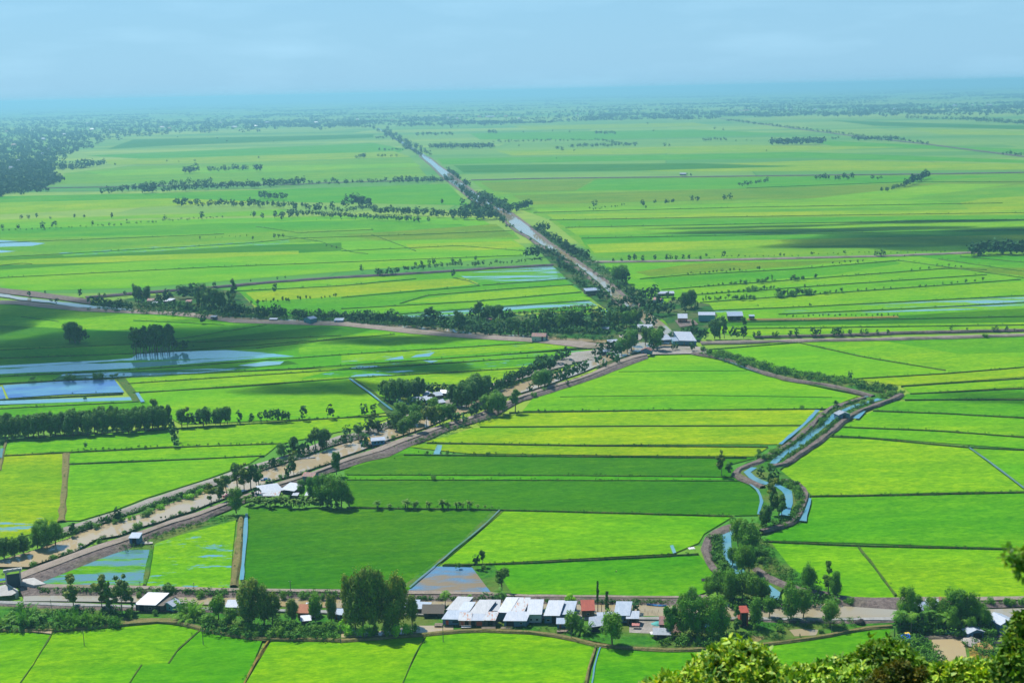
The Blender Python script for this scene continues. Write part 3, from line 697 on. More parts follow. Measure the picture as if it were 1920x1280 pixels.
# bank road south of the curving canal
r2U = [(0, 562), (30, 562), (83, 568), (167, 577), (233, 581), (300, 584), (367, 585), (417, 594), (467, 599), (567, 601), (640, 603), (707, 608), (750, 613), (807, 618), (860, 625), (940, 628), (993, 632), (1040, 637), (1090, 637), (1157, 646)]
r2L = [(0, 568), (30, 568), (67, 573), (150, 581), (247, 585), (317, 588), (383, 594), (433, 602), (520, 605), (583, 607), (640, 608), (707, 615), (773, 623), (853, 629), (907, 633), (993, 638), (1033, 642), (1100, 650), (1122, 650)]
strip('canal_bank', r2U, r2L, [(0, -.3), (.2, 1.2), (.7, 1.2), (1, -.3)], ROAD, 'pale dirt road south of the curving canal', 'road', z0=1.4)
strip('canal_bank', [(0, 538), (67, 545), (123, 553), (170, 560)], [(0, 547), (60, 554), (123, 561), (170, 568)], [(0, -.3), (.2, 1.2), (.7, 1.2), (1, -.3)], DIRT, 'earth bank north of the curving canal', 'bank', z0=1.4)
ribbon('bank_road', [(160, 556), (253, 548), (333, 542), (400, 537), (443, 533), (500, 528), (567, 523), (640, 518), (757, 512), (853, 506), (940, 500), (1037, 495)], 11, [(0, -.5), (.2, 1.1), (.8, 1.1), (1, -.5)], FARDIRT, 'dark earth bank from the curving canal to the straight canal', 'bank', z0=1.4)
def shift(A, dx, dy=0): return [(x + dx * (y - 165) / 300, y + dy) for x, y in A]
ch = [(1055, 477), (1120, 500), (1190, 540)]
l3 = [q for q in far3L if 290 <= q[1] <= 580]
strip('canal_bank', shift(l3, -8), shift(l3, -1), [(0, -.4), (.3, 1.2), (.7, 1.2), (1, -.4)], DIRT, 'earth bank left of the straight canal', 'bank', z0=1.4)
r3 = [q for q in far3R if 290 <= q[1] <= 575]
strip('canal_bank', shift(r3, 1), shift(r3, 9), [(0, -.4), (.3, 1.2), (.7, 1.2), (1, -.4)], DIRT, 'earth bank right of the straight canal', 'bank', z0=1.4)
strip('path', [(1070, 660), (1112, 655), (1145, 645), (1157, 644)], [(1075, 678), (1118, 672), (1135, 662), (1150, 652)], [(0, 0), (.2, .6), (.8, .6), (1, 0)], PALEDIRT, 'wide pale dirt path near the canal junction', 'path', z0=1.5)
poly('yard', [(1160, 628), (1200, 626), (1205, 632), (1200, 637), (1165, 640)], PALEDIRT, 'pale bare yard at the canal junction', 'yard', z=1.6)
poly('yard', [(1265, 600), (1300, 598), (1310, 608), (1275, 613)], DIRT, 'bare yard in front of the right hand sheds', 'yard', z=1.6)
poly('yard', [(1235, 648), (1320, 650), (1330, 662), (1215, 664)], PALEDIRT, 'bare yard around the junction houses', 'yard', z=1.5)
# cross roads on the right
ribbon('cross_road', [(883, 337), (1007, 334), (1280, 331), (1440, 329), (1597, 327), (1780, 325), (1960, 322)], 17, [(0, -.3), (.2, 1.2), (.8, 1.2), (1, -.3)], FARDIRT, 'far thin dirt road crossing the right side', 'road', z0=1.2)
ribbon('cross_road', [(1093, 490), (1200, 489), (1300, 487), (1480, 483), (1647, 479), (1780, 474), (1830, 472)], 10, [(0, -.3), (.2, 1.2), (.8, 1.2), (1, -.3)], ROAD, 'middle dirt road crossing the right side', 'road', z0=1.2)
ribbon('cross_road', [(1313, 641), (1400, 639), (1480, 637), (1647, 634), (1800, 630), (1960, 625)], 8, [(0, -.3), (.2, 1.2), (.8, 1.2), (1, -.3)], ROAD, 'near dirt road crossing the right side', 'road', z0=1.2)
ribbon('cross_bank', [(1413, 630), (1630, 625), (1680, 622), (1960, 616)], 6, [(0, -.3), (.2, 1.2), (.8, 1.2), (1, -.3)], DIRT, 'earth bank just above the near cross road', 'bank', z0=1.2)
ribbon('far_bank', [(1350, 222), (1420, 231), (1500, 242), (1620, 257), (1740, 270), (1840, 283), (1960, 298)], 22, [(0, -.3), (.2, 1), (.8, 1), (1, -.3)], FARDIRT, 'far slanting dirt road at the upper right', 'road', z0=1.2)
ribbon('far_bank', [(80, 352), (200, 350), (300, 348), (560, 345), (620, 342), (860, 336)], 12, [(0, -.3), (.2, 1), (.8, 1), (1, -.3)], FARDIRT, 'far dirt road on the left', 'road', z0=1.2)
# small winding canal on the right
def wribbon(pts, w, label):
    return ribbon('canal_water', pts, w, [(0, 0), (1, 0)], BLUEWATER, label, 'canal', z0=1.6, jit=.5)
poly('grass_verge', [(1312, 655), (1400, 682), (1480, 702), (1560, 716), (1640, 726), (1685, 735), (1665, 752), (1600, 775), (1560, 815), (1500, 852), (1462, 880), (1520, 925), (1512, 960), (1480, 985), (1425, 1000), (1430, 1062), (1475, 1095), (1450, 1125), (1350, 1118), (1345, 1075), (1318, 1025), (1330, 1003), (1350, 990), (1420, 978), (1425, 920), (1375, 885), (1400, 866), (1475, 835), (1530, 775), (1610, 748), (1630, 742), (1480, 713), (1400, 692), (1330, 666)], VERGE, 'scrubby ground along the winding small canal', 'grass', z=1.25)
wribbon([(1650, 747), (1613, 758), (1590, 765), (1565, 778), (1550, 792), (1530, 808), (1507, 827), (1487, 840), (1467, 852), (1450, 868)], 5.0, 'winding small blue canal below the lone shed')
wribbon([(1415, 876), (1400, 884), (1408, 893), (1425, 903), (1450, 908), (1475, 915), (1479, 930), (1479, 948), (1472, 966)], 4.6, 'winding small blue canal bend beside the tall trees')
wribbon([(1385, 990), (1362, 1002), (1360, 1020), (1364, 1040), (1372, 1056), (1390, 1075)], 5.0, 'small blue canal between the big trees')
wribbon([(1437, 1098), (1455, 1104), (1452, 1125)], 4.5, 'small canal end joining the brown canal')
for pts, w, lb in (([(1533, 768), (1513, 790), (1487, 812), (1463, 832)], 2.6, 'thin blue ditch left of the small canal'), ([(1640, 741), (1620, 743), (1597, 752), (1575, 760)], 2.0, 'thin blue ditch at the top of the small canal'),
                   ([(1407, 907), (1423, 920), (1428, 940), (1422, 963)], 1.8, 'thin curved ditch beside the deep green field'), ([(1517, 933), (1512, 957), (1505, 976)], 3.2, 'thin ditch right of the lower canal bend'),
                   ([(1345, 671), (1375, 680), (1410, 693), (1440, 702)], 2.2, 'thin ditch curving below the junction'), ([(1620, 770), (1612, 777), (1605, 784)], 3.5, 'small pool behind the lone shed')):
    ribbon('ditch_water', pts, w, [(0, 0), (1, 0)], BLUEWATER, lb, 'ditch', z0=1.6)
for pts, w, lb in (([(1300, 660), (1340, 667), (1390, 680), (1420, 693), (1480, 710), (1547, 719), (1597, 730), (1637, 741)], 6.5, 'reddish earth bank curving below the junction'),
                   ([(1620, 744), (1557, 763), (1540, 777), (1520, 797), (1497, 817), (1477, 832), (1440, 852), (1427, 862), (1397, 872), (1377, 881), (1382, 890), (1413, 903), (1430, 911)], 5, 'left earth bank of the winding canal'),
                   ([(1690, 737), (1670, 748), (1640, 758), (1607, 770), (1580, 787), (1563, 803), (1543, 818), (1520, 835), (1493, 853), (1467, 870), (1447, 872)], 5, 'right earth bank of the winding canal'),
                   ([(1467, 897), (1493, 903), (1512, 918), (1508, 940), (1498, 967), (1473, 982), (1427, 993)], 4, 'earth bank round the lower canal bend'),
                   ([(1417, 1063), (1440, 1080), (1470, 1093), (1500, 1105), (1560, 1112)], 5, 'earth bank between the trees and the field')):
    ribbon('canal_bank', pts, w, [(0, -.3), (.2, 1.2), (.8, 1.2), (1, -.3)], DIRT, lb, 'bank', z0=1.4)
strip('canal_bank', [(1377, 978), (1345, 985), (1322, 1000), (1312, 1023), (1325, 1053), (1342, 1073)], [(1377, 990), (1352, 1002), (1338, 1010), (1334, 1028), (1338, 1050), (1356, 1072)], [(0, -.3), (.2, 1.3), (.7, 1.2), (1, -.3)], DIRT, 'broad bare earth bank left of the big trees', 'bank', z0=1.4)
poly('flooded_field', [(1256, 1022), (1262, 1021), (1268, 1035), (1262, 1037)], FLOOD, 'tiny pool at the corner of the bright field', 'water', z=1.3)
# ------------------------------------------------------------------ foliage
LK = 3.0
def mat_leaf(name, c1, c2, c3=None, scale=.35, trans=.30, spec=.25):
    t = NT(name)
    oc = t.objc()
    n1 = t.noise(oc, scale, 3, .6); n2 = t.noise(oc, scale * 5, 3, .7)
    c = t.mix(t.mapr(n1, .38, .64, 0, 1), c1, c2)
    c = t.mix(t.mapr(n2, .5, .72, 0, .6), c, c3 or c4(c2, 1.5))
    oi = t.n('ShaderNodeObjectInfo')
    c = t.mix(t.mapr(oi.outputs['Random'], 0, 1, 0, .7), c, t.mix(1.0, c, (1.9, 1.3, .8, 1), 'MULTIPLY'))
    c = t.mix(1.0, c, (LK * 1.2, LK, LK * .55, 1), 'MULTIPLY')
    d = t.principled(c, .62, spec)
    tr = t.n('ShaderNodeBsdfTranslucent'); t.l(c, tr.inputs['Color'])
    ms = t.n('ShaderNodeMixShader'); ms.inputs[0].default_value = trans
    t.l(d, ms.inputs[1]); t.l(tr.outputs[0], ms.inputs[2])
    return t.done(ms.outputs[0])
LEAF = mat_leaf('leaf_green', (.016, .066, .010, 1), (.030, .115, .010, 1), (.07, .17, .012, 1))
LEAFD = mat_leaf('leaf_dark', (.012, .050, .012, 1), (.020, .080, .012, 1), (.045, .12, .015, 1))
LEAFB = mat_leaf('leaf_bright', (.035, .14, .008, 1), (.07, .22, .008, 1), (.12, .28, .012, 1))
LEAFE = mat_leaf('leaf_eucalyptus', (.018, .058, .012, 1), (.045, .10, .014, 1), (.13, .15, .05, 1))
LEAFBAN = mat_leaf('leaf_banana', (.014, .06, .008, 1), (.028, .085, .01, 1), (.06, .12, .015, 1), scale=.9)
t = NT('bark'); oc = t.objc(); n1 = t.noise(t.mapping(oc, (3, 3, .8)), 1.0, 4)
BARK = t.done(t.principled(t.mix(n1, (.10, .075, .05, 1), (.22, .17, .12, 1)), .9, .1))
t = NT('pale_bark'); oc = t.objc(); n1 = t.noise(t.mapping(oc, (3, 3, .8)), 1.0, 4)
PBARK = t.done(t.principled(t.mix(n1, (.22, .18, .14, 1), (.4, .36, .3, 1)), .9, .1))

def unit(V): return V / np.maximum(np.linalg.norm(V, axis=1, keepdims=True), 1e-9)
def leaf_quads(P0, N, S, rs, long=1.5):
    """rhombic leaf clumps at P0 facing roughly N"""
    n = len(P0)
    r = unit(rs.normal(size=(n, 3)))
    N = unit(N + .75 * r)
    A = unit(np.cross(N, rs.normal(size=(n, 3)))); B = np.cross(N, A)
    S = S[:, None]
    V = np.stack([P0 + A * S * long * .5, P0 + B * S * .5, P0 - A * S * long * .5, P0 - B * S * .5], 1)
    return V.reshape(-1, 3)

def lobes_points(lobes, n, rs, shell=.55):
    """points spread through ellipsoid lobes, denser to the skin"""
    L = np.array(lobes, float)           # x,y,z,rx,ry,rz
    vol = (L[:, 3] * L[:, 4] * L[:, 5]) ** (2 / 3)
    k = rs.choice(len(L), n, p=vol / vol.sum())
    d = unit(rs.normal(size=(n, 3)))
    r = shell + (1 - shell) * rs.rand(n) ** .6
    r *= 1 + .18 * rs.normal(size=n) * (rs.rand(n) > .6)
    Q = L[k, :3] + d * r[:, None] * L[k, 3:]
    Nn = d / L[k, 3:]
    return Q, unit(Nn)

def trunk_mesh(name, segs, mat, sides=6):
    """segs: list of (p0, p1, r0, r1)"""
    vs = []; fs = []
    for p0, p1, r0, r1 in segs:
        p0 = Vector(p0); p1 = Vector(p1)
        ax = (p1 - p0).normalized()
        u = ax.orthogonal().normalized(); v = ax.cross(u)
        b = len(vs)
        for p, r in ((p0, r0), (p1, r1)):
            for i in range(sides):
                a = 2 * math.pi * i / sides
                vs.append(tuple(p + u * math.cos(a) * r + v * math.sin(a) * r))
        for i in range(sides):
            j = (i + 1) % sides
            fs.append((b + i, b + j, b + sides + j, b + sides + i))
        fs.append(tuple(range(b + 2 * sides - 1, b + sides - 1, -1)))
    me = bpy.data.meshes.new(name); me.from_pydata(vs, [], fs); me.shade_smooth(); me.materials.append(mat)
    return me

TEMPL = {}      # kind -> list of (trunk mesh, crown mesh)
def make_broad(seed, W, z0, n, mat, leaf=.42, nl=16, bark=BARK, shell=.5, top=1.0):
    """unit tree 10 m high"""
    rs = np.random.RandomState(seed); rr = random.Random(seed)
    lobes = []; segs = []
    H = 10
    base = (0, 0, -.3)
    bend = (rr.uniform(-.4, .4), rr.uniform(-.4, .4), H * max(.3, z0 + .12))
    segs.append((base, bend, .26, .17)); segs.append((bend, (bend[0] * 1.5, bend[1] * 1.5, H * .82), .17, .05))
    zc = H * (z0 + 1) / 2; hz = H * (1 - z0) / 2
    for i in range(nl):
        a = rr.uniform(0, 2 * math.pi)
        zz = rr.uniform(-.82, .80)
        rad = math.sqrt(max(0, 1 - zz * zz * top)) * rr.uniform(.35, .82)
        s = rr.uniform(.26, .44)
        c = (math.cos(a) * rad * W * 5, math.sin(a) * rad * W * 5, zc + zz * hz * .86)
        lobes.append((*c, s * W * 6.2, s * W * 6.2, s * hz * rr.uniform(.75, 1.1)))
        if i % 2 == 0: segs.append((bend if zz < .3 else (bend[0] * 1.3, bend[1] * 1.3, H * .6), c, .09, .03))
    lobes.append((0, 0, zc, W * 3.0, W * 3.0, hz * .6))
    Q, N = lobes_points(lobes, n, rs, shell)
    Q[:, 2] = np.minimum(Q[:, 2], 10.1)
    keep = Q[:, 2] > H * z0 * .8
    Q, N = Q[keep], N[keep]
    S = leaf * (.6 + .8 * rs.rand(len(Q)))
    N[:, 2] += .25
    return trunk_mesh('trunk', segs, bark), quads_mesh('crown', leaf_quads(Q, N, S, rs), 4, mat)

def make_tall(seed, W, n, mat, leaf=.42, bare=.25, bark=PBARK, dense=1.0):
    """slender open crown of separate tufts on a visible stem"""
    rs = np.random.RandomState(seed); rr = random.Random(seed)
    H = 10; lobes = []; segs = []
    px_, py_ = 0, 0
    prev = (0, 0, -.3); r = .17
    stem = []
    for k in range(6):
        z = H * (k + 1) / 6.4
        q = (rr.uniform(-.25, .25) * k / 3, rr.uniform(-.25, .25) * k / 3, z)
        segs.append((prev, q, r, r * .78)); prev = q; r *= .78; stem.append(q)
    for i in range(int(15 * dense)):
        z = H * rr.uniform(bare, 1.0)
        f = (z / H - bare) / (1 - bare)
        wd = W * 5 * (1.05 - .55 * f) * (.55 + .45 * min(1, f * 4))
        a = rr.uniform(0, 6.283); rad = rr.uniform(.15, .8) * wd
        s = rr.uniform(.7, 1.25)
        c = (math.cos(a) * rad, math.sin(a) * rad, min(z, H * .93))
        lobes.append((*c, s * wd * .42, s * wd * .42, s * .75))
        st = min(stem, key=lambda q: abs(q[2] - (z - .9)))
        segs.append((st, c, .06, .02))
    Q, N = lobes_points(lobes, n, rs, .35)
    S = leaf * (.55 + .8 * rs.rand(len(Q)))
    N[:, 2] += .2
    return trunk_mesh('trunk', segs, bark, 5), quads_mesh('crown', leaf_quads(Q, N, S, rs), 4, mat)

def frond(rs, base, dirv, L, width, droop, nseg=7, pinn=True):
    """one palm frond as paired leaflets along an arching rib"""
    V = []
    d = dirv / np.linalg.norm(dirv)
    side = np.cross(d, [0, 0, 1.]); side /= max(np.linalg.norm(side), 1e-6)
    p = np.array(base, float); step = L / nseg
    pts = [p.copy()]
    for i in range(nseg):
        d = d + np.array([0, 0, -droop / nseg * (1 + i * .5)]); d /= np.linalg.norm(d)
        p = p + d * step; pts.append(p.copy())
    for i in range(nseg):
        a, b = pts[i], pts[i + 1]
        w = width * math.sin(math.pi * min(.97, (i + .8) / (nseg + .6))) ** .6
        for s in (-1, 1):
            e = side * s * w - np.array([0, 0, w * .35])
            f = (b - a) * .9
            V += [a, a + (b - a) * .62, b + e + f * .3, a + e + f * .5]
    return V

def make_palm(seed, mat):
    rs = np.random.RandomState(seed); V = []
    top = np.array([rs.uniform(-.6, .6), rs.uniform(-.6, .6), 7.2])
    for i in range(22):
        a = rs.uniform(0, 6.283); el = rs.uniform(-.35, 1.2)
        V += frond(rs, top, np.array([math.cos(a) * math.cos(el), math.sin(a) * math.cos(el), math.sin(el)]), rs.uniform(3.2, 4.4), .75, rs.uniform(.7, 1.3))
    tr = trunk_mesh('trunk', [((0, 0, -.3), tuple(top * .5), .22, .17), (tuple(top * .5), tuple(top), .17, .13)], PBARK, 6)
    return tr, quads_mesh('crown', np.array(V), 4, mat)

def make_nipa(seed, mat):
    """clump of water palm fronds rising from the ground, 10 units high"""
    rs = np.random.RandomState(seed); V = []
    for i in range(64):
        a = rs.uniform(0, 6.283); r = rs.rand() ** .5 * 4.2
        b = (math.cos(a) * r, math.sin(a) * r, -.2)
        a2 = a + rs.uniform(-1, 1); el = rs.uniform(.65, 1.45)
        V += frond(rs, b, np.array([math.cos(a2) * math.cos(el), math.sin(a2) * math.cos(el), math.sin(el)]), rs.uniform(6.5, 10.5), 1.0, rs.uniform(.35, 1.0), 8)
    tr = trunk_mesh('stem', [((rs.uniform(-3, 3), rs.uniform(-3, 3), -.3), (rs.uniform(-3, 3), rs.uniform(-3, 3), 2.5), .3, .12) for _ in range(7)], BARK, 5)
    return tr, quads_mesh('fronds', np.array(V), 4, mat)

def make_banana(seed, mat):
    """banana plant 10 units high: short stem and broad arching blades"""
    rs = np.random.RandomState(seed); V = []
    segs = []
    for (x, y) in ((0, 0), (1.6, .8), (-1.5, .7)):
        h = rs.uniform(4, 5.6)
        segs.append(((x, y, -.2), (x * 1.1, y, h), .5, .35))
        for i in range(9):
            a = rs.uniform(0, 6.283); el = rs.uniform(.35, 1.3)
            d = np.array([math.cos(a) * math.cos(el), math.sin(a) * math.cos(el), math.sin(el)])
            p = np.array([x * 1.1, y, h]); side = np.cross(d, [0, 0, 1.]); side /= np.linalg.norm(side)
            L = rs.uniform(4, 5.5); prev = p; pw = .2
            for k in range(5):
                d = d + np.array([0, 0, -.28]); d /= np.linalg.norm(d)
                q = prev + d * L / 5; w = [.85, 1.05, 1.0, .75, .1][k]
                V += [prev - side * pw, prev + side * pw, q + side * w, q - side * w]
                prev, pw = q, w
    return trunk_mesh('stem', segs, BUND, 6), quads_mesh('leaves', np.array(V), 4, mat)

def make_bush(seed, mat, W=.55, n=700, leaf=.55):
    rs = np.random.RandomState(seed); rr = random.Random(seed)
    lobes = [(rr.uniform(-1, 1) * W * 6, rr.uniform(-1, 1) * W * 6, rr.uniform(1.5, 6), W * rr.uniform(3, 5.5), W * rr.uniform(3, 5.5), rr.uniform(2.2, 4)) for _ in range(9)]
    Q, N = lobes_points(lobes, n, rs, .5)
    Q[:, 2] = np.abs(Q[:, 2]); N[:, 2] = np.abs(N[:, 2]) + .2
    S = leaf * (.8 + 1.1 * rs.rand(len(Q)))
    return None, quads_mesh('bush', leaf_quads(Q, N, S, rs), 4, mat)

TEMPL['round'] = [make_broad(100 + i, .62, .12, 2300, LEAF, nl=20) for i in range(4)]
TEMPL['bright'] = [make_broad(120 + i, .60, .10, 2200, LEAFB, nl=18) for i in range(2)]
TEMPL['oval'] = [make_broad(140 + i, .44, .10, 1900, LEAFD, nl=18) for i in range(5)]
TEMPL['dense'] = [make_broad(160 + i, .52, .08, 2600, LEAFD, nl=26) for i in range(4)]
TEMPL['stem'] = [make_broad(180 + i, .50, .36, 1600, LEAFD, nl=14) for i in range(4)]
TEMPL['tall'] = [make_tall(200 + i, .62, 2400, LEAFE, bare=.22) for i in range(4)]
TEMPL['slim'] = [make_tall(220 + i, .34, 1500, LEAFD, bare=.25) for i in range(4)]
TEMPL['big'] = [make_broad(240 + i, .50, .10, 5200, LEAFE, leaf=.30, nl=34, bark=PBARK) for i in range(4)]
TEMPL['biground'] = [make_broad(250 + i, .60, .10, 5200, LEAF, leaf=.28, nl=32) for i in range(3)]
TEMPL['column'] = [make_tall(260, .12, 900, LEAFD, bare=.05, dense=1.6)]
TEMPL['pole'] = [make_tall(262, .07, 700, LEAFD, bare=.32, dense=1.6)]
TEMPL['palm'] = [make_palm(270 + i, LEAF) for i in range(3)]
TEMPL['nipa'] = [make_nipa(280 + i, LEAF) for i in range(2)]
TEMPL['banana'] = [make_banana(290 + i, LEAFBAN) for i in range(3)]
TEMPL['bush'] = [make_bush(300 + i, LEAF) for i in range(4)]
TEMPL['bushb'] = [make_bush(310 + i, LEAFB) for i in range(2)]
# light versions for the far plain: one joined mesh
FAR = {}
def join_meshes(name, a, b):
    bm = bmesh.new()
    if a: bm.from_mesh(a)
    n = len(bm.faces)
    bm.from_mesh(b)
    me = bpy.data.meshes.new(name)
    bm.faces.ensure_lookup_table()
    for i, f in enumerate(bm.faces): f.material_index = 0 if i < n else 1
    bm.to_mesh(me); bm.free()
    me.materials.append(BARK); me.materials.append(b.materials[0])
    return me
for k, fn in (('round', lambda s: make_broad(s, .62, .1, 420, LEAF, leaf=.85, nl=12)), ('oval', lambda s: make_broad(s, .46, .08, 380, LEAFD, leaf=.85, nl=12)),
              ('slim', lambda s: make_tall(s, .26, 260, LEAFD, leaf=.8, bare=.25)), ('stem', lambda s: make_broad(s, .5, .36, 320, LEAFD, leaf=.85, nl=10))):
    FAR[k] = [join_meshes('tree', *fn(400 + i)) for i in range(4)]

FAR['tall'] = FAR['slim']
GROUPS = {}     # gid -> dict(label, group, cat, ordinal)
SPEC = []       # (gid, kind, px, py, hpx, wmul, z)
def G(gid, label, group=None, cat='tree', ordinal=False):
    GROUPS[gid] = dict(label=label, group=group, cat=cat, ordinal=ordinal)
    return gid
def T(gid, kind, px, py, h, w=1.0, z=1.6):
    SPEC.append((gid, kind, px, py, h, w, z))
def row(gid, kinds, p0, p1, n, h, jx=3, jy=1.5, w=1.0, dh=.22, z=1.6, h1=None):
    kinds = kinds.split()
    for i in range(n):
        f = (i + .5) / n if n > 1 else .5
        hh = h if h1 is None else h + (h1 - h) * f
        T(gid, rnd.choice(kinds), p0[0] + (p1[0] - p0[0]) * f + rnd.uniform(-jx, jx), p0[1] + (p1[1] - p0[1]) * f + rnd.uniform(-jy, jy), hh * rnd.uniform(1 - dh, 1 + dh), w * rnd.uniform(.85, 1.15), z)
def pline(gid, kinds, pts, n, h, **kw):
    L = [math.dist(a, b) for a, b in zip(pts, pts[1:])]; tot = sum(L)
    for (a, b), l in zip(zip(pts, pts[1:]), L):
        m = max(1, round(n * l / tot)); row(gid, kinds, a, b, m, h, **kw)
def lone(label, kind, px, py, h, w=1.0, cat='tree', z=1.6, group=None):
    gid = 'lone%d' % len(GROUPS)
    G(gid, label, group, cat); T(gid, kind, px, py, h, w, z)
# ------------------------------------------------------------------ where the trees stand (village, left to right)
lone('tall airy eucalyptus beside the canal, nearest the concrete sluice gate', 'tall', 138, 1137, 64, 1.0)
lone('thin stemmed eucalyptus with yellowish crown high above the canal', 'tall', 191, 1138, 70, .95)
lone('narrow leaning eucalyptus rising out of the left palm thicket', 'slim', 205, 1150, 62, 1.0)
lone('full crowned eucalyptus left of the white roofed hut', 'tall', 229, 1147, 74, 1.0)
lone('small thin tree between the eucalyptus and the white roofed hut', 'slim', 249, 1145, 32, 1.0)
lone('low broad dark tree on the bank behind the white roofed hut', 'dense', 317, 1121, 30, 1.6)
lone('small dark bush left of the low broad tree on the bank', 'bush', 285, 1121, 22, .8, 'bush')
lone('water palm clump at the far left below the sluice gate', 'nipa', 48, 1168, 44, .85, 'palm')
lone('low water palm clump at the left edge of the photo', 'nipa', 8, 1172, 26, 1.0, 'palm')
G('nipa', 'water palm clump in the thicket under the left eucalyptus trees', 'water palms in the left thicket', 'palm')
for x, y, h in ((125, 1168, 40), (146, 1170, 38), (168, 1169, 36), (188, 1166, 30)): T('nipa', 'nipa', x, y, h, .62)
lone('water palm clump right of the white roofed hut', 'nipa', 357, 1155, 42, .85, 'palm')
lone('round dark bush at the field edge below the leaning eucalyptus', 'bush', 217, 1172, 26, .95, 'bush')
lone('dark bush left of the white roofed hut wall', 'bush', 243, 1158, 20, 1.2, 'bush')
lone('small bush in front of the white roofed hut', 'bush', 292, 1150, 12, 1.2, 'bush')
lone('bushy green tree left of the tall dark eucalyptus in the village', 'round', 410, 1160, 52, .95)
lone('bushy low tree in front of the tall dark eucalyptus', 'round', 432, 1172, 40, 1.0)
lone('tallest dark eucalyptus at the left end of the village trees', 'big', 470, 1172, 92, .95)
lone('narrow half of the tall dark eucalyptus pair at the village left', 'big', 496, 1170, 78, .7)
lone('grey green tree right of the tall dark eucalyptus', 'big', 512, 1168, 62, .9)
lone('pale topped tree left of the rusty roofed shack', 'big', 548, 1166, 48, .95)
lone('tree in front of the rusty roofed shack', 'round', 592, 1164, 54, .75)
lone('tree right of the rusty roofed shack', 'big', 622, 1164, 56, .75)
G('bigclump', 'huge dark eucalyptus in the tallest clump beside the shack row', 'tallest eucalyptus clump in the village')
for x, y, h, w in ((657, 1176, 108, .62), (680, 1180, 124, .62), (702, 1182, 128, .58), (722, 1180, 108, .6), (748, 1178, 112, .62), (668, 1184, 84, .8), (735, 1184, 80, .8)): T('bigclump', 'big', x, y, h, w)
lone('leaning tree half hiding the leftmost blue roofs of the shack row', 'big', 773, 1172, 62, .7)
G('clumpbush', 'green bush at the foot of the tallest eucalyptus clump', 'bushes under the tallest eucalyptus clump', 'bush')
for x, y, h in ((655, 1188, 24), (676, 1190, 22), (700, 1189, 26), (722, 1188, 24), (745, 1187, 28), (765, 1185, 24), (640, 1180, 22), (783, 1180, 16)): T('clumpbush', rnd.choice(['bush', 'bushb']), x, y, h, 1.1)
G('leftbush', 'bush at the foot of the village trees left of the rusty shack', 'bushes under the left village trees', 'bush')
for x, y, h in ((390, 1168, 26), (415, 1180, 22), (440, 1184, 20), (463, 1186, 22), (487, 1187, 22), (510, 1190, 20), (535, 1192, 22), (560, 1186, 20), (585, 1183, 18), (603, 1180, 16), (622, 1178, 16), (545, 1176, 20), (520, 1178, 24)): T('leftbush', 'bush', x, y, h, 1.25)
G('bankbush', 'low bush on the canal bank behind the village', 'low bushes along the canal bank behind the village', 'bush')
for x, y, h, w in ((378, 1118, 16, 1.2), (525, 1121, 18, 1.2), (568, 1121, 16, 1.4), (590, 1122, 18, 1.2), (260, 1118, 12, 1), (610, 1123, 14, 1.1), (1400, 1128, 14, 1.3)): T('bankbush', 'bush', x, y, h, w)
lone('sparse dark grey tree at the corner of the muddy pond', 'stem', 941, 1110, 50, 1.15)
lone('small twin headed tree at the corner of the bright field', 'stem', 893, 1062, 28, .85)
lone('right stem of the twin headed tree beside the pond', 'stem', 905, 1058, 30, .8)
lone('round bush above the muddy pond', 'bush', 857, 1063, 11, 1.2, 'bush')
lone('bush under the twin headed tree', 'bush', 908, 1068, 11, 1.3, 'bush')
lone('coconut palm behind the leftmost grey roof', 'palm', 835, 1139, 38, 1.0, 'palm')
lone('short coconut palm between two grey roofs', 'palm', 882, 1136, 28, .9, 'palm')
lone('coconut palm beside the bright green bushes', 'palm', 938, 1138, 40, 1.1, 'palm')
lone('bright green tree behind the shack row', 'bright', 910, 1132, 26, 1.3)
lone('second bright green tree beside the coconut palm', 'bright', 927, 1132, 24, 1.2)
lone('small pale tree right of the coconut palm', 'bright', 962, 1132, 20, 1.1)
lone('green tree behind the rightmost shack roofs', 'bright', 1070, 1142, 32, 1.2)
lone('bushy tree left of the red roof', 'round', 1095, 1142, 24, 1.2)
lone('small tree against the red roof', 'round', 1108, 1143, 20, 1.0)
lone('very thin pole like tree rising over the canal', 'pole', 1121, 1146, 60, 1.0)
lone('thin columnar tree right of the pole like tree', 'column', 1138, 1147, 44, 1.5)
lone('dark tree in front of the rightmost shacks', 'round', 1072, 1182, 40, 1.0)
lone('banana like palm beside the white lean-to roof', 'nipa', 1093, 1183, 32, .8, 'palm')
lone('dense round tree between two white roofs', 'biground', 1148, 1206, 68, .95)
lone('small round tree behind the lane by the nets', 'round', 1194, 1148, 26, 1.2)
lone('tree over the scrap heap right of the sandy yard', 'round', 1257, 1190, 66, .75)
G('rclump', 'dark green tree in the dense clump left of the red house', 'dense clump left of the red house')
for x, y, h, w in ((1282, 1192, 84, .75), (1308, 1196, 80, .75), (1335, 1198, 92, .75), (1352, 1196, 84, .7), (1298, 1150, 56, .9)): T('rclump', 'biground', x, y, h, w)
lone('thin tree just left of the red house', 'slim', 1380, 1188, 56, 1.1)
lone('round tree right of the red house', 'biground', 1416, 1174, 58, .85)
lone('smaller leaning tree behind the red house', 'round', 1442, 1155, 44, .9)
G('rmass', 'dark tree in the mass standing where the small canal meets the village', 'tree mass at the mouth of the small canal')
for x, y, h, w in ((1345, 1122, 60, .9), (1368, 1130, 66, .9), (1392, 1125, 66, .95), (1412, 1130, 60, .9), (1430, 1128, 50, .95), (1330, 1118, 42, .9)): T('rmass', 'biground', x, y, h, w)
G('rmid', 'large tree on the right bank of the small canal bend', 'large trees over the small canal', 'tree')
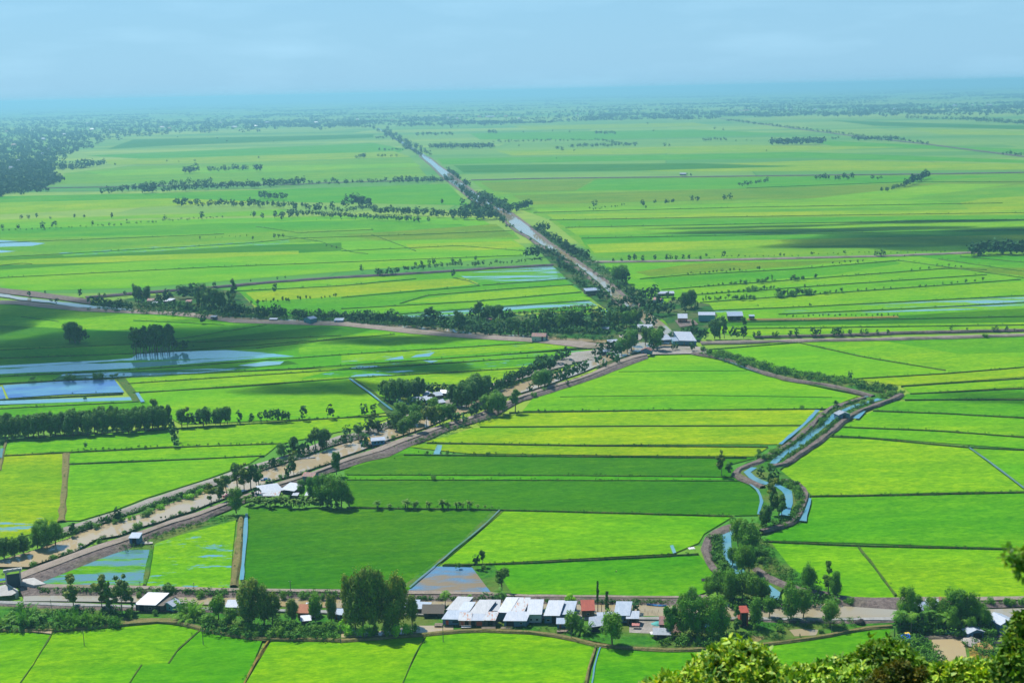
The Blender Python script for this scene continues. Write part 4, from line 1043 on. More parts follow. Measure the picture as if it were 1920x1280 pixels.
for x, y, h, w in ((1385, 1030, 68, .8), (1405, 1040, 74, .8), (1390, 1075, 62, .8), (1405, 1074, 58, .7), (1373, 1060, 40, .8)): T('rmid', 'biground', x, y, h, w)
lone('broad dark tree with rounded crown beside the concrete lane', 'biground', 1483, 1162, 76, .85)
lone('second trunk of the broad dark trees beside the concrete lane', 'biground', 1506, 1156, 62, .75)
lone('left tree of the dark pair at the field corner', 'biground', 1516, 1108, 60, .75)
lone('middle tree of the dark group at the field corner', 'slim', 1553, 1110, 62, 1.2)
lone('round right tree of the dark group at the field corner', 'biground', 1567, 1118, 52, .85)
lone('light green spreading tree between the lane and the canal', 'biground', 1556, 1172, 54, 1.0)
lone('bush on the bank right of the spreading tree', 'bush', 1594, 1131, 14, 1.4, 'bush')
lone('pointed tall tree at the left of the palm grove', 'biground', 1699, 1172, 80, .7)
lone('broad dark tree left of the palm grove', 'biground', 1715, 1160, 50, .9)
G('grovepalm', 'coconut palm in the grove right of the concrete lane', 'coconut palms in the right hand grove', 'palm')
for x, y, h in ((1688, 1180, 44), (1708, 1182, 46), (1738, 1178, 44), (1760, 1180, 40), (1778, 1184, 38), (1812, 1184, 34)): T('grovepalm', 'palm', x, y, h, 1.2)
G('grovetree', 'dark tree in the grove around the hidden right hand houses', 'dark trees of the right hand grove')
for x, y, h, w in ((1745, 1165, 52, .9), (1768, 1170, 56, .9), (1790, 1172, 78, .8), (1808, 1174, 74, .85), (1828, 1174, 66, .9), (1845, 1180, 52, .8), (1786, 1184, 50, .9), (1820, 1186, 36, .9)): T('grovetree', 'biground', x, y, h, w)
G('rbankbush', 'round dark bush on the bottom right bank', 'round bushes on the bottom right bank', 'bush', True)
for x in (1858, 1880, 1893, 1916): T('rbankbush', 'bush', x, 1131, 15, 1.4)
G('underbush', 'green bush under the village trees right of the yard', 'bushes right of the sandy yard', 'bush')
for x, y, h in ((1285, 1204, 22), (1305, 1208, 20), (1330, 1206, 20), (1350, 1204, 22), (1250, 1206, 12), (1375, 1200, 16), (1420, 1180, 14), (1462, 1183, 16), (1540, 1184, 10), (1500, 1192, 6), (1860, 1190, 18), (1716, 1210, 18), (1730, 1225, 20), (1722, 1238, 20), (1870, 1222, 12)): T('underbush', 'bush', x, y, h, 1.2)

# ------------------------------------------------------------------ banks of the wide canal
G('llowtree', 'big dark tree on the far canal bank at the lower left', 'big dark trees on the far bank at the lower left')
for x, y, h, w in ((70, 1025, 46, .95), (88, 1026, 54, .95), (104, 1020, 52, .9), (80, 1012, 44, .9)): T('llowtree', 'biground', x, y, h, w)
G('ledge', 'dark tree on the far canal bank at the left edge', 'dark trees at the left edge bank')
for x, y, h in ((8, 1045, 40), (28, 1043, 38), (45, 1038, 40), (-8, 1046, 36)): T('ledge', 'dense', x, y, h, 1.1)
lone('single round tree right of the big dark bank trees', 'dense', 136, 1004, 28, 1.0)
lone('lone dark tree on the far bank by the green field', 'oval', 223, 974, 28, 1.1)
pline(G('farshrub', 'shrub at the water edge of the far canal bank', 'shrubs along the far canal bank', 'bush'), 'bush bush bushb', [(160, 993), (200, 984), (250, 972), (283, 958), (333, 940), (393, 919), (430, 907)], 22, 9, w=1.5, jx=4, dh=.4)
G('midtrees', 'slender stemmed tree in the canal side group left of the hidden house', 'stemmed trees at the canal left of the hidden house')
for x, y, h, k in ((396, 942, 42, 'tall'), (412, 940, 46, 'tall'), (425, 925, 38, 'stem'), (445, 915, 50, 'stem'), (458, 918, 52, 'tall'), (470, 916, 48, 'stem'), (481, 912, 44, 'slim'), (486, 916, 40, 'stem')): T('midtrees', k, x, y, h, 1.0)
lone('round tree with dark shadow at the head of the tan bund', 'biground', 443, 960, 50, .95)
lone('blue canal side bushy tree by the narrow boat', 'round', 513, 877, 24, 1.3)
G('midb', 'thin tree on the near water edge in front of the narrow boat', 'thin trees by the narrow boat', 'tree', True)
T('midb', 'oval', 541, 893, 26, 1.0); T('midb', 'tall', 551, 889, 44, .9)
G('fargrp', 'dark bank tree in the group behind the narrow boat', 'dark trees behind the narrow boat')
for x, y, h, k in ((528, 857, 30, 'round'), (541, 854, 26, 'round'), (553, 850, 34, 'oval'), (565, 853, 30, 'oval'), (580, 846, 30, 'oval'), (592, 842, 38, 'oval'), (605, 842, 42, 'oval'), (612, 838, 38, 'stem')): T('fargrp', k, x, y, h, 1.15)
lone('egg shaped dark tree on the near bank road', 'dense', 631, 888, 44, .75)
G('hidden', 'large dark tree behind the banana grove by the hidden house', 'large dark trees by the hidden house')
for x, y, h, w in ((585, 935, 44, .8), (604, 945, 60, .8), (622, 948, 66, .85), (640, 948, 62, .85), (655, 950, 34, 1.0), (566, 928, 32, .9), (480, 935, 28, 1.0), (503, 920, 26, 1.0)): T('hidden', 'biground', x, y, h, w)
G('bgrove', 'banana plant in the grove in front of the hidden white roofed house', 'banana grove by the hidden house', 'banana plant')
for i in range(26): T('bgrove', 'banana', 462 + i * 6.9 + rnd.uniform(-2, 2), 944 + rnd.uniform(-4, 4) + i * .2, rnd.uniform(15, 22), 1.0)
G('brow', 'banana plant in the sparse row on the central field bund', 'banana plants on the central field bund', 'banana plant', True)
for x, h in ((707, 19), (730, 10), (761, 21), (777, 18), (803, 16), (831, 20), (841, 13), (857, 17), (867, 13), (880, 18), (895, 9), (910, 7), (923, 6)): T('brow', 'banana', x, 951, h, 1.0 if h > 12 else 1.2)
G('leftcol', 'tree in the short vertical line above the yellow green fields', 'short line of trees on the left bund')
for x, y, h in ((321, 800, 24), (324, 814, 26), (327, 826, 28), (329, 836, 24)): T('leftcol', 'oval', x, y, h, 1.0)
lone('small dark tree alone in the bright field at the left', 'stem', 160, 840, 14, 1.0)
G('darkrow', 'dark dense tree in the long hedge like row at the left edge', 'long dark hedge like tree row')
row('darkrow', 'oval dense', (-5, 822), (310, 804), 34, 42, jx=3, jy=2, w=1.0, dh=.12)
row('darkrow', 'oval dense', (-5, 815), (320, 793), 22, 38, jx=4, jy=2, w=1.0, dh=.12)
lone('taller pale topped tree rising at the end of the dark row', 'tall', 290, 800, 54, .9)
G('darkrow2', 'dark tree in the short row continuing the long dark row', 'short dark row beyond the long one')
row('darkrow2', 'oval dense', (338, 799), (432, 793), 12, 30, jx=2, w=1.0, dh=.15)
G('solo5', 'round dark tree on the bund right of the dark rows', 'separate round trees on the bund', 'tree', True)
for x, y, h in ((449, 791, 25), (472, 790, 20), (570, 786, 29), (620, 783, 29)): T('solo5', 'dense', x, y, h, .8)
G('six', 'tree in the small six tree clump on the bund', 'six tree clump on the bund')
for x, h in ((488, 20), (499, 23), (510, 26), (520, 26), (531, 24), (540, 20)): T('six', 'dense', x, 789, h, 1.0)
G('bundrow', 'small shrub on the bund above the green left fields', 'shrubs on the upper left bund', 'bush')
row('bundrow', 'bush', (440, 793), (735, 779), 16, 5, w=1.5, dh=.4)
G('lshr', 'small shrub on the bund through the bright left fields', 'shrubs on the bright left bund', 'bush')
row('lshr', 'bush', (130, 845), (300, 838), 15, 5, w=1.4, dh=.4); row('lshr', 'bush', (340, 836), (520, 830), 9, 4.5, w=1.4, dh=.4)
G('pairleft', 'tree of the pair standing left of the slanting blue ditch end', 'trees left of the big clump', 'tree', True)
for x, y, h in ((683, 779, 27), (702, 777, 23)): T('pairleft', 'stem', x, y, h, 1.05)
G('roadl', 'tree beside the pale road left of the floating boat house', 'trees by the pale road', 'tree')
for x, y, h, k in ((651, 818, 26, 'stem'), (645, 833, 26, 'oval'), (673, 826, 34, 'stem'), (672, 812, 24, 'oval'), (690, 812, 28, 'dense'), (700, 810, 32, 'dense'), (709, 806, 26, 'dense'), (715, 808, 16, 'round'), (658, 832, 16, 'oval')): T('roadl', k, x, y, h, 1.1)
lone('round tree over the water beside the floating boat house', 'round', 686, 841, 30, 1.1)
G('bigl', 'tree in the dense clump behind the long white roof', 'dense clump behind the long white roof')
for x, y, h in ((716, 742, 26), (722, 748, 36), (731, 752, 42), (741, 755, 44), (751, 757, 46), (760, 755, 44), (735, 742, 34), (748, 744, 36), (765, 748, 40), (775, 750, 40), (784, 748, 40), (793, 748, 38), (801, 744, 30), (770, 742, 32), (786, 740, 34)): T('bigl', 'oval', x, y, h, 1.25)
G('bigm', 'light tree behind the cluster of small white roofs', 'light trees behind the small white roofs')
for x, y, h in ((806, 740, 24), (815, 739, 24), (824, 738, 22), (833, 737, 20), (841, 740, 22)): T('bigm', 'stem', x, y, h, 1.1)
G('bigr', 'tree in the tall dark clump right of the small white roofs', 'tall dark clump by the canal bend')
for x, y, h in ((850, 758, 40), (858, 762, 44), (866, 762, 46), (875, 763, 44), (884, 757, 46), (892, 752, 50), (901, 750, 52), (909, 746, 46), (915, 740, 38), (870, 745, 34), (885, 742, 40), (897, 738, 38)): T('bigr', 'oval', x, y, h, 1.15)
G('bankrow', 'tree in the long slender row on the far canal bank', 'slender bank row toward the junction')
pline('bankrow', 'stem oval', [(920, 738), (960, 718), (1005, 700), (1040, 690)], 26, 24, jx=2, w=1.1, dh=.15, h1=None)
pline('bankrow', 'oval round', [(1005, 690), (1040, 682), (1068, 672)], 7, 24, jx=3, w=1.2)
G('canc', 'tree standing between the two bank roads around the canal bend', 'trees around the canal bend')
for x, y, h, k in ((735, 800, 30, 'round'), (744, 806, 36, 'dense'), (752, 792, 40, 'round'), (760, 782, 34, 'round'), (770, 786, 38, 'round'), (780, 794, 40, 'round'), (790, 780, 34, 'oval'), (757, 818, 34, 'dense'), (767, 812, 38, 'round'), (748, 770, 24, 'round'), (777, 766, 28, 'round'), (793, 764, 22, 'round'),
                   (779, 812, 44, 'stem'), (800, 800, 46, 'tall'), (808, 795, 40, 'stem'), (816, 798, 44, 'tall'), (825, 794, 38, 'round'), (832, 790, 34, 'round'), (813, 780, 36, 'round'), (812, 765, 22, 'round')): T('canc', k, x, y, h, 1.15)
G('canr', 'round tree on the near bank road between the bend and the field', 'round trees on the near bank road', 'tree', True)
for x, y, h, k in ((846, 788, 32, 'dense'), (857, 793, 28, 'dense'), (870, 795, 24, 'round')): T('canr', k, x, y, h, 1.15)
G('canr2', 'large green tree in the near bank clump left of the lone field tree', 'near bank clump left of the lone field tree')
for x, y, h in ((886, 782, 28), (894, 778, 30), (911, 774, 36), (922, 776, 40), (934, 776, 42), (943, 772, 34), (928, 764, 34)): T('canr2', 'round', x, y, h, 1.0)
lone('lone tree with dark trunk standing in the green field by the bank', 'stem', 966, 772, 44, .95)
G('canr3', 'bushy tree on the near bank road toward the junction', 'bushy trees toward the junction')
for x, y, h in ((994, 735, 19), (1010, 728, 34), (1022, 726, 36), (1030, 722, 30), (1045, 716, 28), (1056, 714, 30), (1066, 710, 30), (1078, 704, 28), (1090, 700, 26), (1098, 696, 26), (1064, 722, 12)): T('canr3', 'round', x, y, h, 1.15)
G('jclump', 'tree in the clump below the canal junction', 'tree clump below the canal junction')
for x, y, h in ((1124, 684, 26), (1126, 664, 24), (1138, 662, 26), (1148, 660, 24), (1146, 678, 26), (1158, 670, 30), (1166, 664, 32), (1176, 660, 34), (1184, 656, 40), (1172, 642, 26), (1190, 648, 30), (1156, 682, 22), (1134, 690, 18), (1113, 670, 18)): T('jclump', 'round' if x % 3 else 'oval', x, y, h, 1.1)
G('jright', 'tree at the canal junction beside the white sheds', 'trees at the junction beside the white sheds')
for x, y, h, k in ((1210, 646, 32, 'oval'), (1222, 650, 40, 'oval'), (1232, 656, 42, 'round'), (1238, 648, 34, 'round'), (1214, 614, 26, 'round'), (1226, 612, 22, 'round'), (1258, 636, 18, 'round'), (1265, 633, 14, 'oval'), (1268, 655, 14, 'oval'), (1298, 657, 20, 'oval'), (1262, 656, 14, 'stem'), (1224, 656, 28, 'round')): T('jright', k, x, y, h, 1.05)
G('jforest', 'tree in the dense grove between the curving canal and the junction', 'dense grove left of the junction')
pline('jforest', 'oval round', [(1010, 622), (1060, 620), (1110, 618), (1155, 614), (1200, 608)], 26, 30, jx=3, jy=4, w=1.0, dh=.16)
pline('jforest', 'oval round slim', [(985, 612), (1060, 606), (1150, 598), (1200, 592)], 20, 24, jx=4, jy=3, w=1.0, dh=.16)
pline('jforest', 'round', [(1000, 632), (1060, 628), (1130, 630), (1160, 624)], 12, 14, jx=4, jy=2, w=1.2, dh=.2)
G('jpalm', 'small coconut palm poking out of the dense grove', 'palms in the dense grove', 'palm', True)
for x in (1016, 1031, 1048): T('jpalm', 'palm', x, 612, 20, 1.1)
G('c2trees', 'tree along the north bank of the curving canal', 'trees along the curving canal')
for x0, x1, y0, y1, n, h in ((930, 1008, 628, 630, 10, 30), (860, 930, 625, 628, 9, 20), (838, 880, 618, 620, 5, 34), (800, 836, 604, 612, 5, 28), (760, 808, 612, 616, 6, 24), (727, 754, 604, 607, 4, 26), (655, 727, 602, 606, 9, 21),
                             (880, 960, 600, 604, 8, 28), (613, 645, 598, 600, 4, 18), (590, 613, 597, 599, 3, 19), (549, 574, 597, 599, 4, 19), (513, 532, 596, 598, 3, 26), (482, 507, 594, 597, 4, 22), (455, 478, 588, 592, 3, 16)):
    row('c2trees', 'oval round stem', (x0, y0), (x1, y1), n, h, jx=2, jy=1.5, w=1.1, dh=.2)
row('c2trees', 'slim stem oval', (367, 576), (433, 584), 9, 38, jx=2, jy=3, w=1.1); row('c2trees', 'round', (335, 582), (436, 592), 13, 17, jx=3, jy=2, w=1.2)
row('c2trees', 'oval', (430, 588), (455, 592), 4, 28, jx=2); row('c2trees', 'round', (173, 572), (247, 582), 11, 20, jx=3, jy=2, w=1.2)
row('c2trees', 'oval', (252, 564), (283, 566), 5, 27, jx=2); row('c2trees', 'round', (255, 577), (335, 584), 8, 11, jx=3, w=1.3)
row('c2trees', 'oval', (297, 572), (326, 562), 4, 23, jx=3); row('c2trees', 'oval slim', (335, 560), (363, 558), 4, 25, jx=2); row('c2trees', 'round', (345, 545), (384, 541), 5, 13, jx=2)
row('c2trees', 'round oval', (640, 600), (1000, 624), 34, 17, jx=4, jy=3, w=1.35, dh=.25)
row('c2trees', 'round oval', (260, 576), (470, 592), 18, 15, jx=4, jy=3, w=1.35, dh=.25)
row('jforest', 'round oval', (1000, 605), (1195, 602), 22, 18, jx=4, jy=5, w=1.3)
lone('tall slim tree where the dark bank leaves the curving canal', 'slim', 438, 560, 38, 1.3)
lone('dark bush like tree on the road south of the curving canal', 'round', 380, 606, 19, 1.2)
lone('round tree alone in the wedge shaped rice land', 'dense', 516, 549, 19, .8)
G('leftbank', 'small tree on the left end of the curving canal banks', 'small trees at the left end of the curving canal', 'tree', True)
for x, y, h in ((55, 555, 11), (85, 551, 7), (96, 567, 9), (106, 569, 12), (150, 555, 16), (186, 556, 8), (196, 556, 8), (234, 554, 11)): T('leftbank', 'round' if h < 14 else 'slim', x, y, h, 1.1)
G('darkclump', 'large dark tree in the rounded clump on the shaded left field', 'rounded dark clump on the left field')
for x, y, h in ((131, 640, 38), (141, 641, 38), (150, 641, 32), (160, 640, 24), (136, 636, 34)): T('darkclump', 'dense', x, y, h, 1.0)
G('slend', 'tall slender dark tree in the row beside the pale flooded paddy', 'slender dark row beside the flooded paddy')
row('slend', 'slim stem', (248, 662), (325, 657), 18, 46, jx=2, jy=2, w=1.0, dh=.12)
G('slendr', 'short tree at the right end of the slender dark row', None, 'tree', True)
T('slendr', 'oval', 329, 656, 24, 1.1); T('slendr', 'stem', 342, 656, 20, 1.1); T('slendr', 'stem', 349, 656, 21, 1.1); T('slendr', 'bush', 363, 650, 5, 1.4)
G('pondsh', 'dark shrub on the bund above the deep blue pond', 'dark shrubs above the deep blue pond', 'bush')
for x, y, h in ((62, 712, 9), (128, 711, 13), (136, 711, 10), (178, 708, 12), (186, 708, 13), (195, 708, 10), (210, 706, 7), (218, 705, 7), (232, 704, 6), (160, 710, 5), (100, 713, 4), (136, 738, 4), (180, 736, 4), (160, 748, 7)): T('pondsh', 'bush', x, y, h, 1.2)
# right side
lone('tall slim tree on the left bank at the bend of the small canal', 'tall', 1353, 890, 48, .85)
lone('shorter tree beside the tall slim one at the canal bend', 'stem', 1367, 888, 26, .85)
lone('tree above the lone grey shed on the small canal', 'oval', 1567, 768, 21, 1.1)
lone('wind bent tree on the curving shrub belt', 'stem', 1594, 711, 18, 1.1)
G('scb', 'dark tree in the line hanging over the lower small canal', 'dark line over the lower small canal')
for x, y, h, w in ((1446, 900, 32, .8), (1452, 905, 30, .8), (1443, 930, 40, .8), (1450, 946, 46, .8), (1460, 965, 44, .9), (1466, 972, 32, .8), (1436, 985, 44, .9), (1430, 988, 36, .8), (1447, 965, 40, .8)): T('scb', 'oval', x, y, h, w * 1.2)
lone('bright green bush at the top of the dark canal line', 'bright', 1427, 894, 22, 1.2)
G('scsh', 'dark shrub clump on the bank of the winding small canal', 'shrub clumps along the winding canal', 'bush')
for x, y, h in ((1420, 858, 12), (1430, 860, 14), (1441, 858, 12), (1447, 850, 12), (1457, 846, 10), (1425, 848, 10), (1463, 840, 9), (1480, 830, 8), (1505, 816, 7), (1520, 803, 7), (1537, 790, 9), (1545, 780, 8), (1475, 858, 8), (1490, 850, 9), (1500, 843, 9), (1515, 830, 8), (1545, 812, 10), (1530, 818, 8), (1552, 800, 8), (1561, 790, 6),
                (1618, 757, 10), (1632, 754, 10), (1503, 764, 7), (1541, 766, 5), (1656, 744, 10), (1668, 742, 12), (1676, 740, 12), (1690, 738, 9), (1652, 735, 9), (1480, 912, 12), (1492, 918, 12), (1500, 928, 12), (1498, 945, 12), (1490, 962, 10), (1478, 975, 9), (1470, 985, 8), (1345, 1030, 12), (1350, 1050, 14), (1345, 1010, 10), (1357, 1062, 14), (1370, 1072, 12), (1425, 1052, 14), (1418, 1040, 10), (1603, 762, 5), (1470, 905, 10)): T('scsh', 'bush', x, y, h, 1.4)
G('belt', 'low shrub in the belt curving down from the junction', 'shrub belt curving down from the junction', 'bush')
pline('belt', 'bush', [(1315, 656), (1345, 662), (1375, 668), (1400, 678), (1440, 690), (1480, 700), (1540, 710), (1600, 718), (1650, 732)], 52, 8, jx=5, jy=3, w=1.6, dh=.4)
G('crossrow', 'tree in the row between the near right hand cross roads', 'tree row between the near cross roads')
for x, h, k in ((1322, 20, 'oval'), (1340, 36, 'dense'), (1350, 40, 'dense'), (1358, 34, 'dense'), (1374, 24, 'stem'), (1381, 20, 'slim'), (1394, 38, 'slim'), (1395, 22, 'oval'), (1414, 12, 'oval'), (1423, 14, 'oval'), (1450, 10, 'oval'), (1457, 12, 'oval'), (1482, 14, 'oval'), (1494, 16, 'oval'), (1524, 20, 'column'), (1535, 18, 'oval'), (1563, 17, 'dense'), (1571, 18, 'oval'), (1577, 16, 'oval'), (1594, 13, 'round'), (1615, 13, 'round'), (1625, 12, 'round'), (1645, 11, 'round'), (1665, 11, 'oval')): T('crossrow', k, x, 634 - (x - 1313) * .02, h, 1.1)
G('crossfar', 'small round tree on the right hand earth bank', 'small round trees on the right hand bank', 'tree', True)
for x, h in ((1783, 10), (1813, 7), (1862, 9), (1869, 11), (1887, 10), (1902, 6)): T('crossfar', 'dense', x, 620, h, 1.2)
lone('dark bush on the near cross road at the right', 'bush', 1848, 631, 8, 1.4, 'bush')
G('jshed', 'tree around the right hand white sheds', 'trees around the right hand sheds')
for x, y, h, k in ((1284, 578, 32, 'dense'), (1296, 576, 34, 'dense'), (1303, 584, 22, 'stem'), (1282, 585, 20, 'stem'), (1291, 636, 26, 'round'), (1298, 634, 36, 'slim'), (1308, 636, 30, 'round'), (1280, 632, 20, 'round'), (1318, 637, 20, 'oval'), (1253, 560, 16, 'round'), (1262, 566, 14, 'palm'), (1272, 570, 14, 'palm')): T('jshed', k, x, y, h, 1.1)
# straight canal
G('sc3', 'tree in the belt along the straight canal above the junction', 'tree belt along the straight canal')
for x, y, h in ((1185, 570, 22), (1193, 575, 26), (1203, 578, 26), (1213, 585, 26), (1222, 590, 28), (1233, 592, 30), (1244, 590, 28), (1256, 588, 24), (1262, 583, 18), (1196, 560, 24), (1208, 562, 26), (1220, 566, 30), (1229, 560, 28), (1235, 572, 24),
                (1150, 527, 24), (1158, 530, 32), (1167, 530, 34), (1174, 532, 26), (1140, 545, 14), (1150, 552, 14), (1160, 545, 16), (1172, 550, 18), (1182, 556, 18), (1190, 550, 16), (1145, 578, 20), (1156, 577, 22), (1167, 574, 24), (1176, 572, 20), (1165, 585, 14), (1190, 592, 16),
                (1085, 536, 16), (1093, 540, 18), (1102, 545, 18), (1111, 548, 18), (1121, 550, 20), (1131, 558, 20), (1124, 562, 22), (1140, 560, 18), (1118, 538, 14), (1075, 515, 14), (1083, 518, 16), (1091, 520, 16), (1052, 505, 18), (1060, 508, 20), (1070, 508, 18), (1048, 495, 18), (1056, 492, 16),
                (1006, 483, 18), (985, 482, 16), (992, 483, 22), (1000, 482, 24), (1010, 480, 24), (1020, 478, 20), (1028, 480, 20), (1038, 482, 20), (1046, 486, 20), (995, 452, 8), (950, 427, 8), (956, 427, 9), (962, 427, 8), (977, 438, 7)): T('sc3', 'round' if (x + y) % 3 else 'oval', x, y, h, 1.1)
row('sc3', 'round oval', (1012, 436), (1040, 452), 6, 12, w=1.1); row('sc3', 'round oval', (1038, 455), (1100, 486), 18, 15, jx=5, jy=4, w=1.1); row('sc3', 'round', (1060, 470), (1105, 488), 8, 18, jx=4, jy=3)
G('sc4', 'tree in the small group right of the straight canal', 'small group right of the straight canal', 'tree')
for x, h in ((1006, 17), (1012, 18), (1019, 20), (1026, 17)): T('sc4', 'oval', x, 433, h, 1.2)
G('sc5', 'distant tree in the belt along the straight canal', 'distant belt of the straight canal')
row('sc5', 'round oval', (712, 246), (790, 292), 46, 8, jx=6, jy=3, w=1.5); row('sc5', 'round oval', (722, 246), (806, 292), 36, 8, jx=5, jy=3, w=1.4)
row('sc5', 'round', (838, 322), (864, 338), 12, 10, jx=2, jy=1, w=1.3); row('sc5', 'round', (868, 345), (880, 350), 5, 12, jx=2, w=1.2); row('sc5', 'round', (832, 334), (865, 354), 9, 8, jx=3, w=1.3)
row('sc5', 'round oval', (868, 362), (905, 385), 18, 15, jx=5, jy=3, w=1.2); row('sc5', 'round oval', (905, 372), (955, 398), 22, 18, jx=5, jy=4, w=1.2); row('sc5', 'round', (950, 398), (998, 388), 12, 15, jx=3, jy=3, w=1.2)
row('sc5', 'round oval', (847, 408), (922, 410), 20, 18, jx=4, jy=3, w=1.2); row('sc5', 'round oval', (870, 398), (925, 404), 14, 20, jx=4, jy=3, w=1.2); row('sc5', 'oval', (922, 405), (946, 418), 8, 16, jx=3, w=1.1)
# north bank road row and cross road rows
G('nrow', 'tree on the dark bank between the curving and the straight canal', 'trees on the dark bank of the wedge')
row('nrow', 'round', (705, 516), (750, 512), 9, 12, w=1.3); row('nrow', 'round oval', (755, 508), (805, 503), 10, 10, w=1.3); row('nrow', 'round', (812, 502), (870, 498), 10, 9, w=1.3); row('nrow', 'round', (875, 500), (1020, 488), 20, 7, w=1.4, dh=.4)
for x, y, h, k in ((678, 510, 14, 'dense'), (791, 498, 12, 'dense'), (805, 497, 13, 'dense'), (814, 497, 14, 'dense'), (849, 494, 12, 'dense'), (863, 493, 10, 'dense'), (892, 489, 11, 'dense'), (892, 500, 10, 'dense'), (850, 518, 15, 'slim'), (779, 500, 10, 'round'), (402, 538, 12, 'round'), (470, 528, 5, 'bush'), (535, 522, 6, 'bush'), (520, 524, 7, 'bush')): T('nrow', k, x, y, h, 1.0)
G('cr2', 'tree along the middle right hand cross road', 'trees along the middle cross road')
for x, y, h in ((1180, 488, 12), (1190, 489, 14), (1205, 489, 12), (1228, 488, 12), (1250, 487, 13), (1258, 487, 12), (1268, 487, 10), (1281, 486, 11), (1292, 486, 10), (1313, 487, 9), (1324, 482, 8), (1357, 482, 13), (1385, 481, 5), (1463, 480, 7), (1470, 480, 6), (1522, 478, 8), (1583, 476, 8), (1642, 480, 12), (1652, 480, 14), (1658, 479, 10), (1696, 482, 5), (1150, 490, 8), (1165, 490, 8)): T('cr2', 'dense', x, y, h, 1.1)
row('cr2', 'bush', (1300, 484), (1500, 479), 18, 3, w=1.8); row('cr2', 'bush', (1520, 477), (1780, 472), 22, 3, w=1.8)
G('rblock', 'slender tree in the shaded row at the right edge', 'shaded slender row at the right edge')
row('rblock', 'oval slim stem', (1820, 477), (1925, 474), 24, 26, jx=3, jy=2, w=1.1, dh=.12)
G('stripsh', 'small tree or shrub on the bunds of the right hand strip fields', 'shrubs on the strip field bunds', 'bush')
for (p0, p1, n, h) in (((1285, 515), (1300, 513), 3, 5), ((1310, 513), (1390, 508), 10, 6), ((1418, 505), (1424, 504), 2, 6), ((1540, 500), (1545, 499), 2, 4), ((1555, 496), (1625, 490), 6, 6), ((1310, 540), (1360, 534), 6, 6), ((1368, 534), (1400, 531), 4, 7), ((1420, 530), (1450, 527), 5, 9), ((1480, 526), (1510, 523), 6, 9), ((1528, 522), (1532, 521), 2, 7),
                       ((1612, 518), (1660, 512), 3, 4), ((1700, 508), (1750, 504), 3, 5), ((1310, 553), (1400, 548), 9, 6), ((1400, 545), (1455, 541), 8, 8), ((1313, 565), (1400, 558), 12, 8), ((1385, 562), (1415, 560), 5, 9), ((1455, 556), (1520, 550), 14, 13), ((1525, 552), (1580, 547), 6, 7), ((1600, 546), (1680, 540), 5, 5), ((1715, 540), (1850, 526), 9, 6), ((1420, 575), (1425, 575), 1, 7), ((1518, 574), (1522, 573), 2, 6),
                       ((1470, 594), (1690, 592), 22, 5), ((1750, 498), (1810, 502), 5, 5)):
    row('stripsh', 'bush oval round', p0, p1, n, h, jx=2, jy=1, w=1.2, dh=.3)
G('wedgesh', 'small shrub on the bunds inside the wedge shaped rice land', 'shrubs inside the wedge land', 'bush')
row('wedgesh', 'oval round', (470, 571), (545, 564), 11, 8, w=1.1, dh=.3); row('wedgesh', 'oval', (553, 563), (585, 559), 4, 7); row('wedgesh', 'oval', (600, 560), (633, 556), 5, 6)
G('bhedge', 'banana plant in the hedge below the long flooded strip', 'banana hedge below the flooded strip', 'banana plant')
row('bhedge', 'banana', (955, 590), (1115, 576), 34, 8, jx=2, jy=1.5, w=1.3, dh=.15)
G('bundsh2', 'tiny shrub on the yellow strip field edge', 'tiny shrubs on the yellow strip edge', 'bush')
for x, y, h in ((785, 848, 4), (798, 850, 7), (827, 851, 6), (838, 851, 8), (850, 851, 6), (889, 850, 5), (916, 851, 7), (930, 851, 6), (980, 851, 4), (1118, 853, 5), (1233, 854, 4), (817, 831, 5), (960, 832, 4), (1028, 834, 4), (1202, 834, 5), (1010, 771, 6), (1022, 771, 6), (1092, 769, 5), (1225, 767, 5), (812, 897, 9), (850, 898, 4), (740, 860, 0.1 + 4), (1253, 1040, 6)): T('bundsh2', 'bush', x, y, h, 1.5)
G('nearsh', 'small shrub on the near canal bank road edge', 'shrubs on the near bank edge', 'bush')
for x, y, h in ((62, 1059, 11), (80, 1053, 5), (86, 1051, 5), (102, 1047, 12), (120, 1040, 7), (132, 1036, 10), (141, 1032, 5), (152, 1024, 9), (174, 1022, 5), (186, 1019, 12), (200, 1013, 5), (233, 998, 7), (245, 994, 6), (260, 989, 16), (286, 979, 7), (302, 972, 6), (310, 970, 5), (330, 966, 5), (340, 963, 8), (360, 955, 7), (372, 951, 5), (525, 898, 10), (536, 894, 8), (570, 888, 8), (595, 878, 6), (727, 822, 6), (737, 820, 7), (745, 818, 6), (836, 801, 12), (830, 805, 6), (780, 828, 6), (700, 842, 4), (1020, 733, 9), (1044, 726, 6), (1000, 742, 10), (1063, 714, 5), (1150, 676, 6)): T('nearsh', 'bush', x, y, h, 1.3)
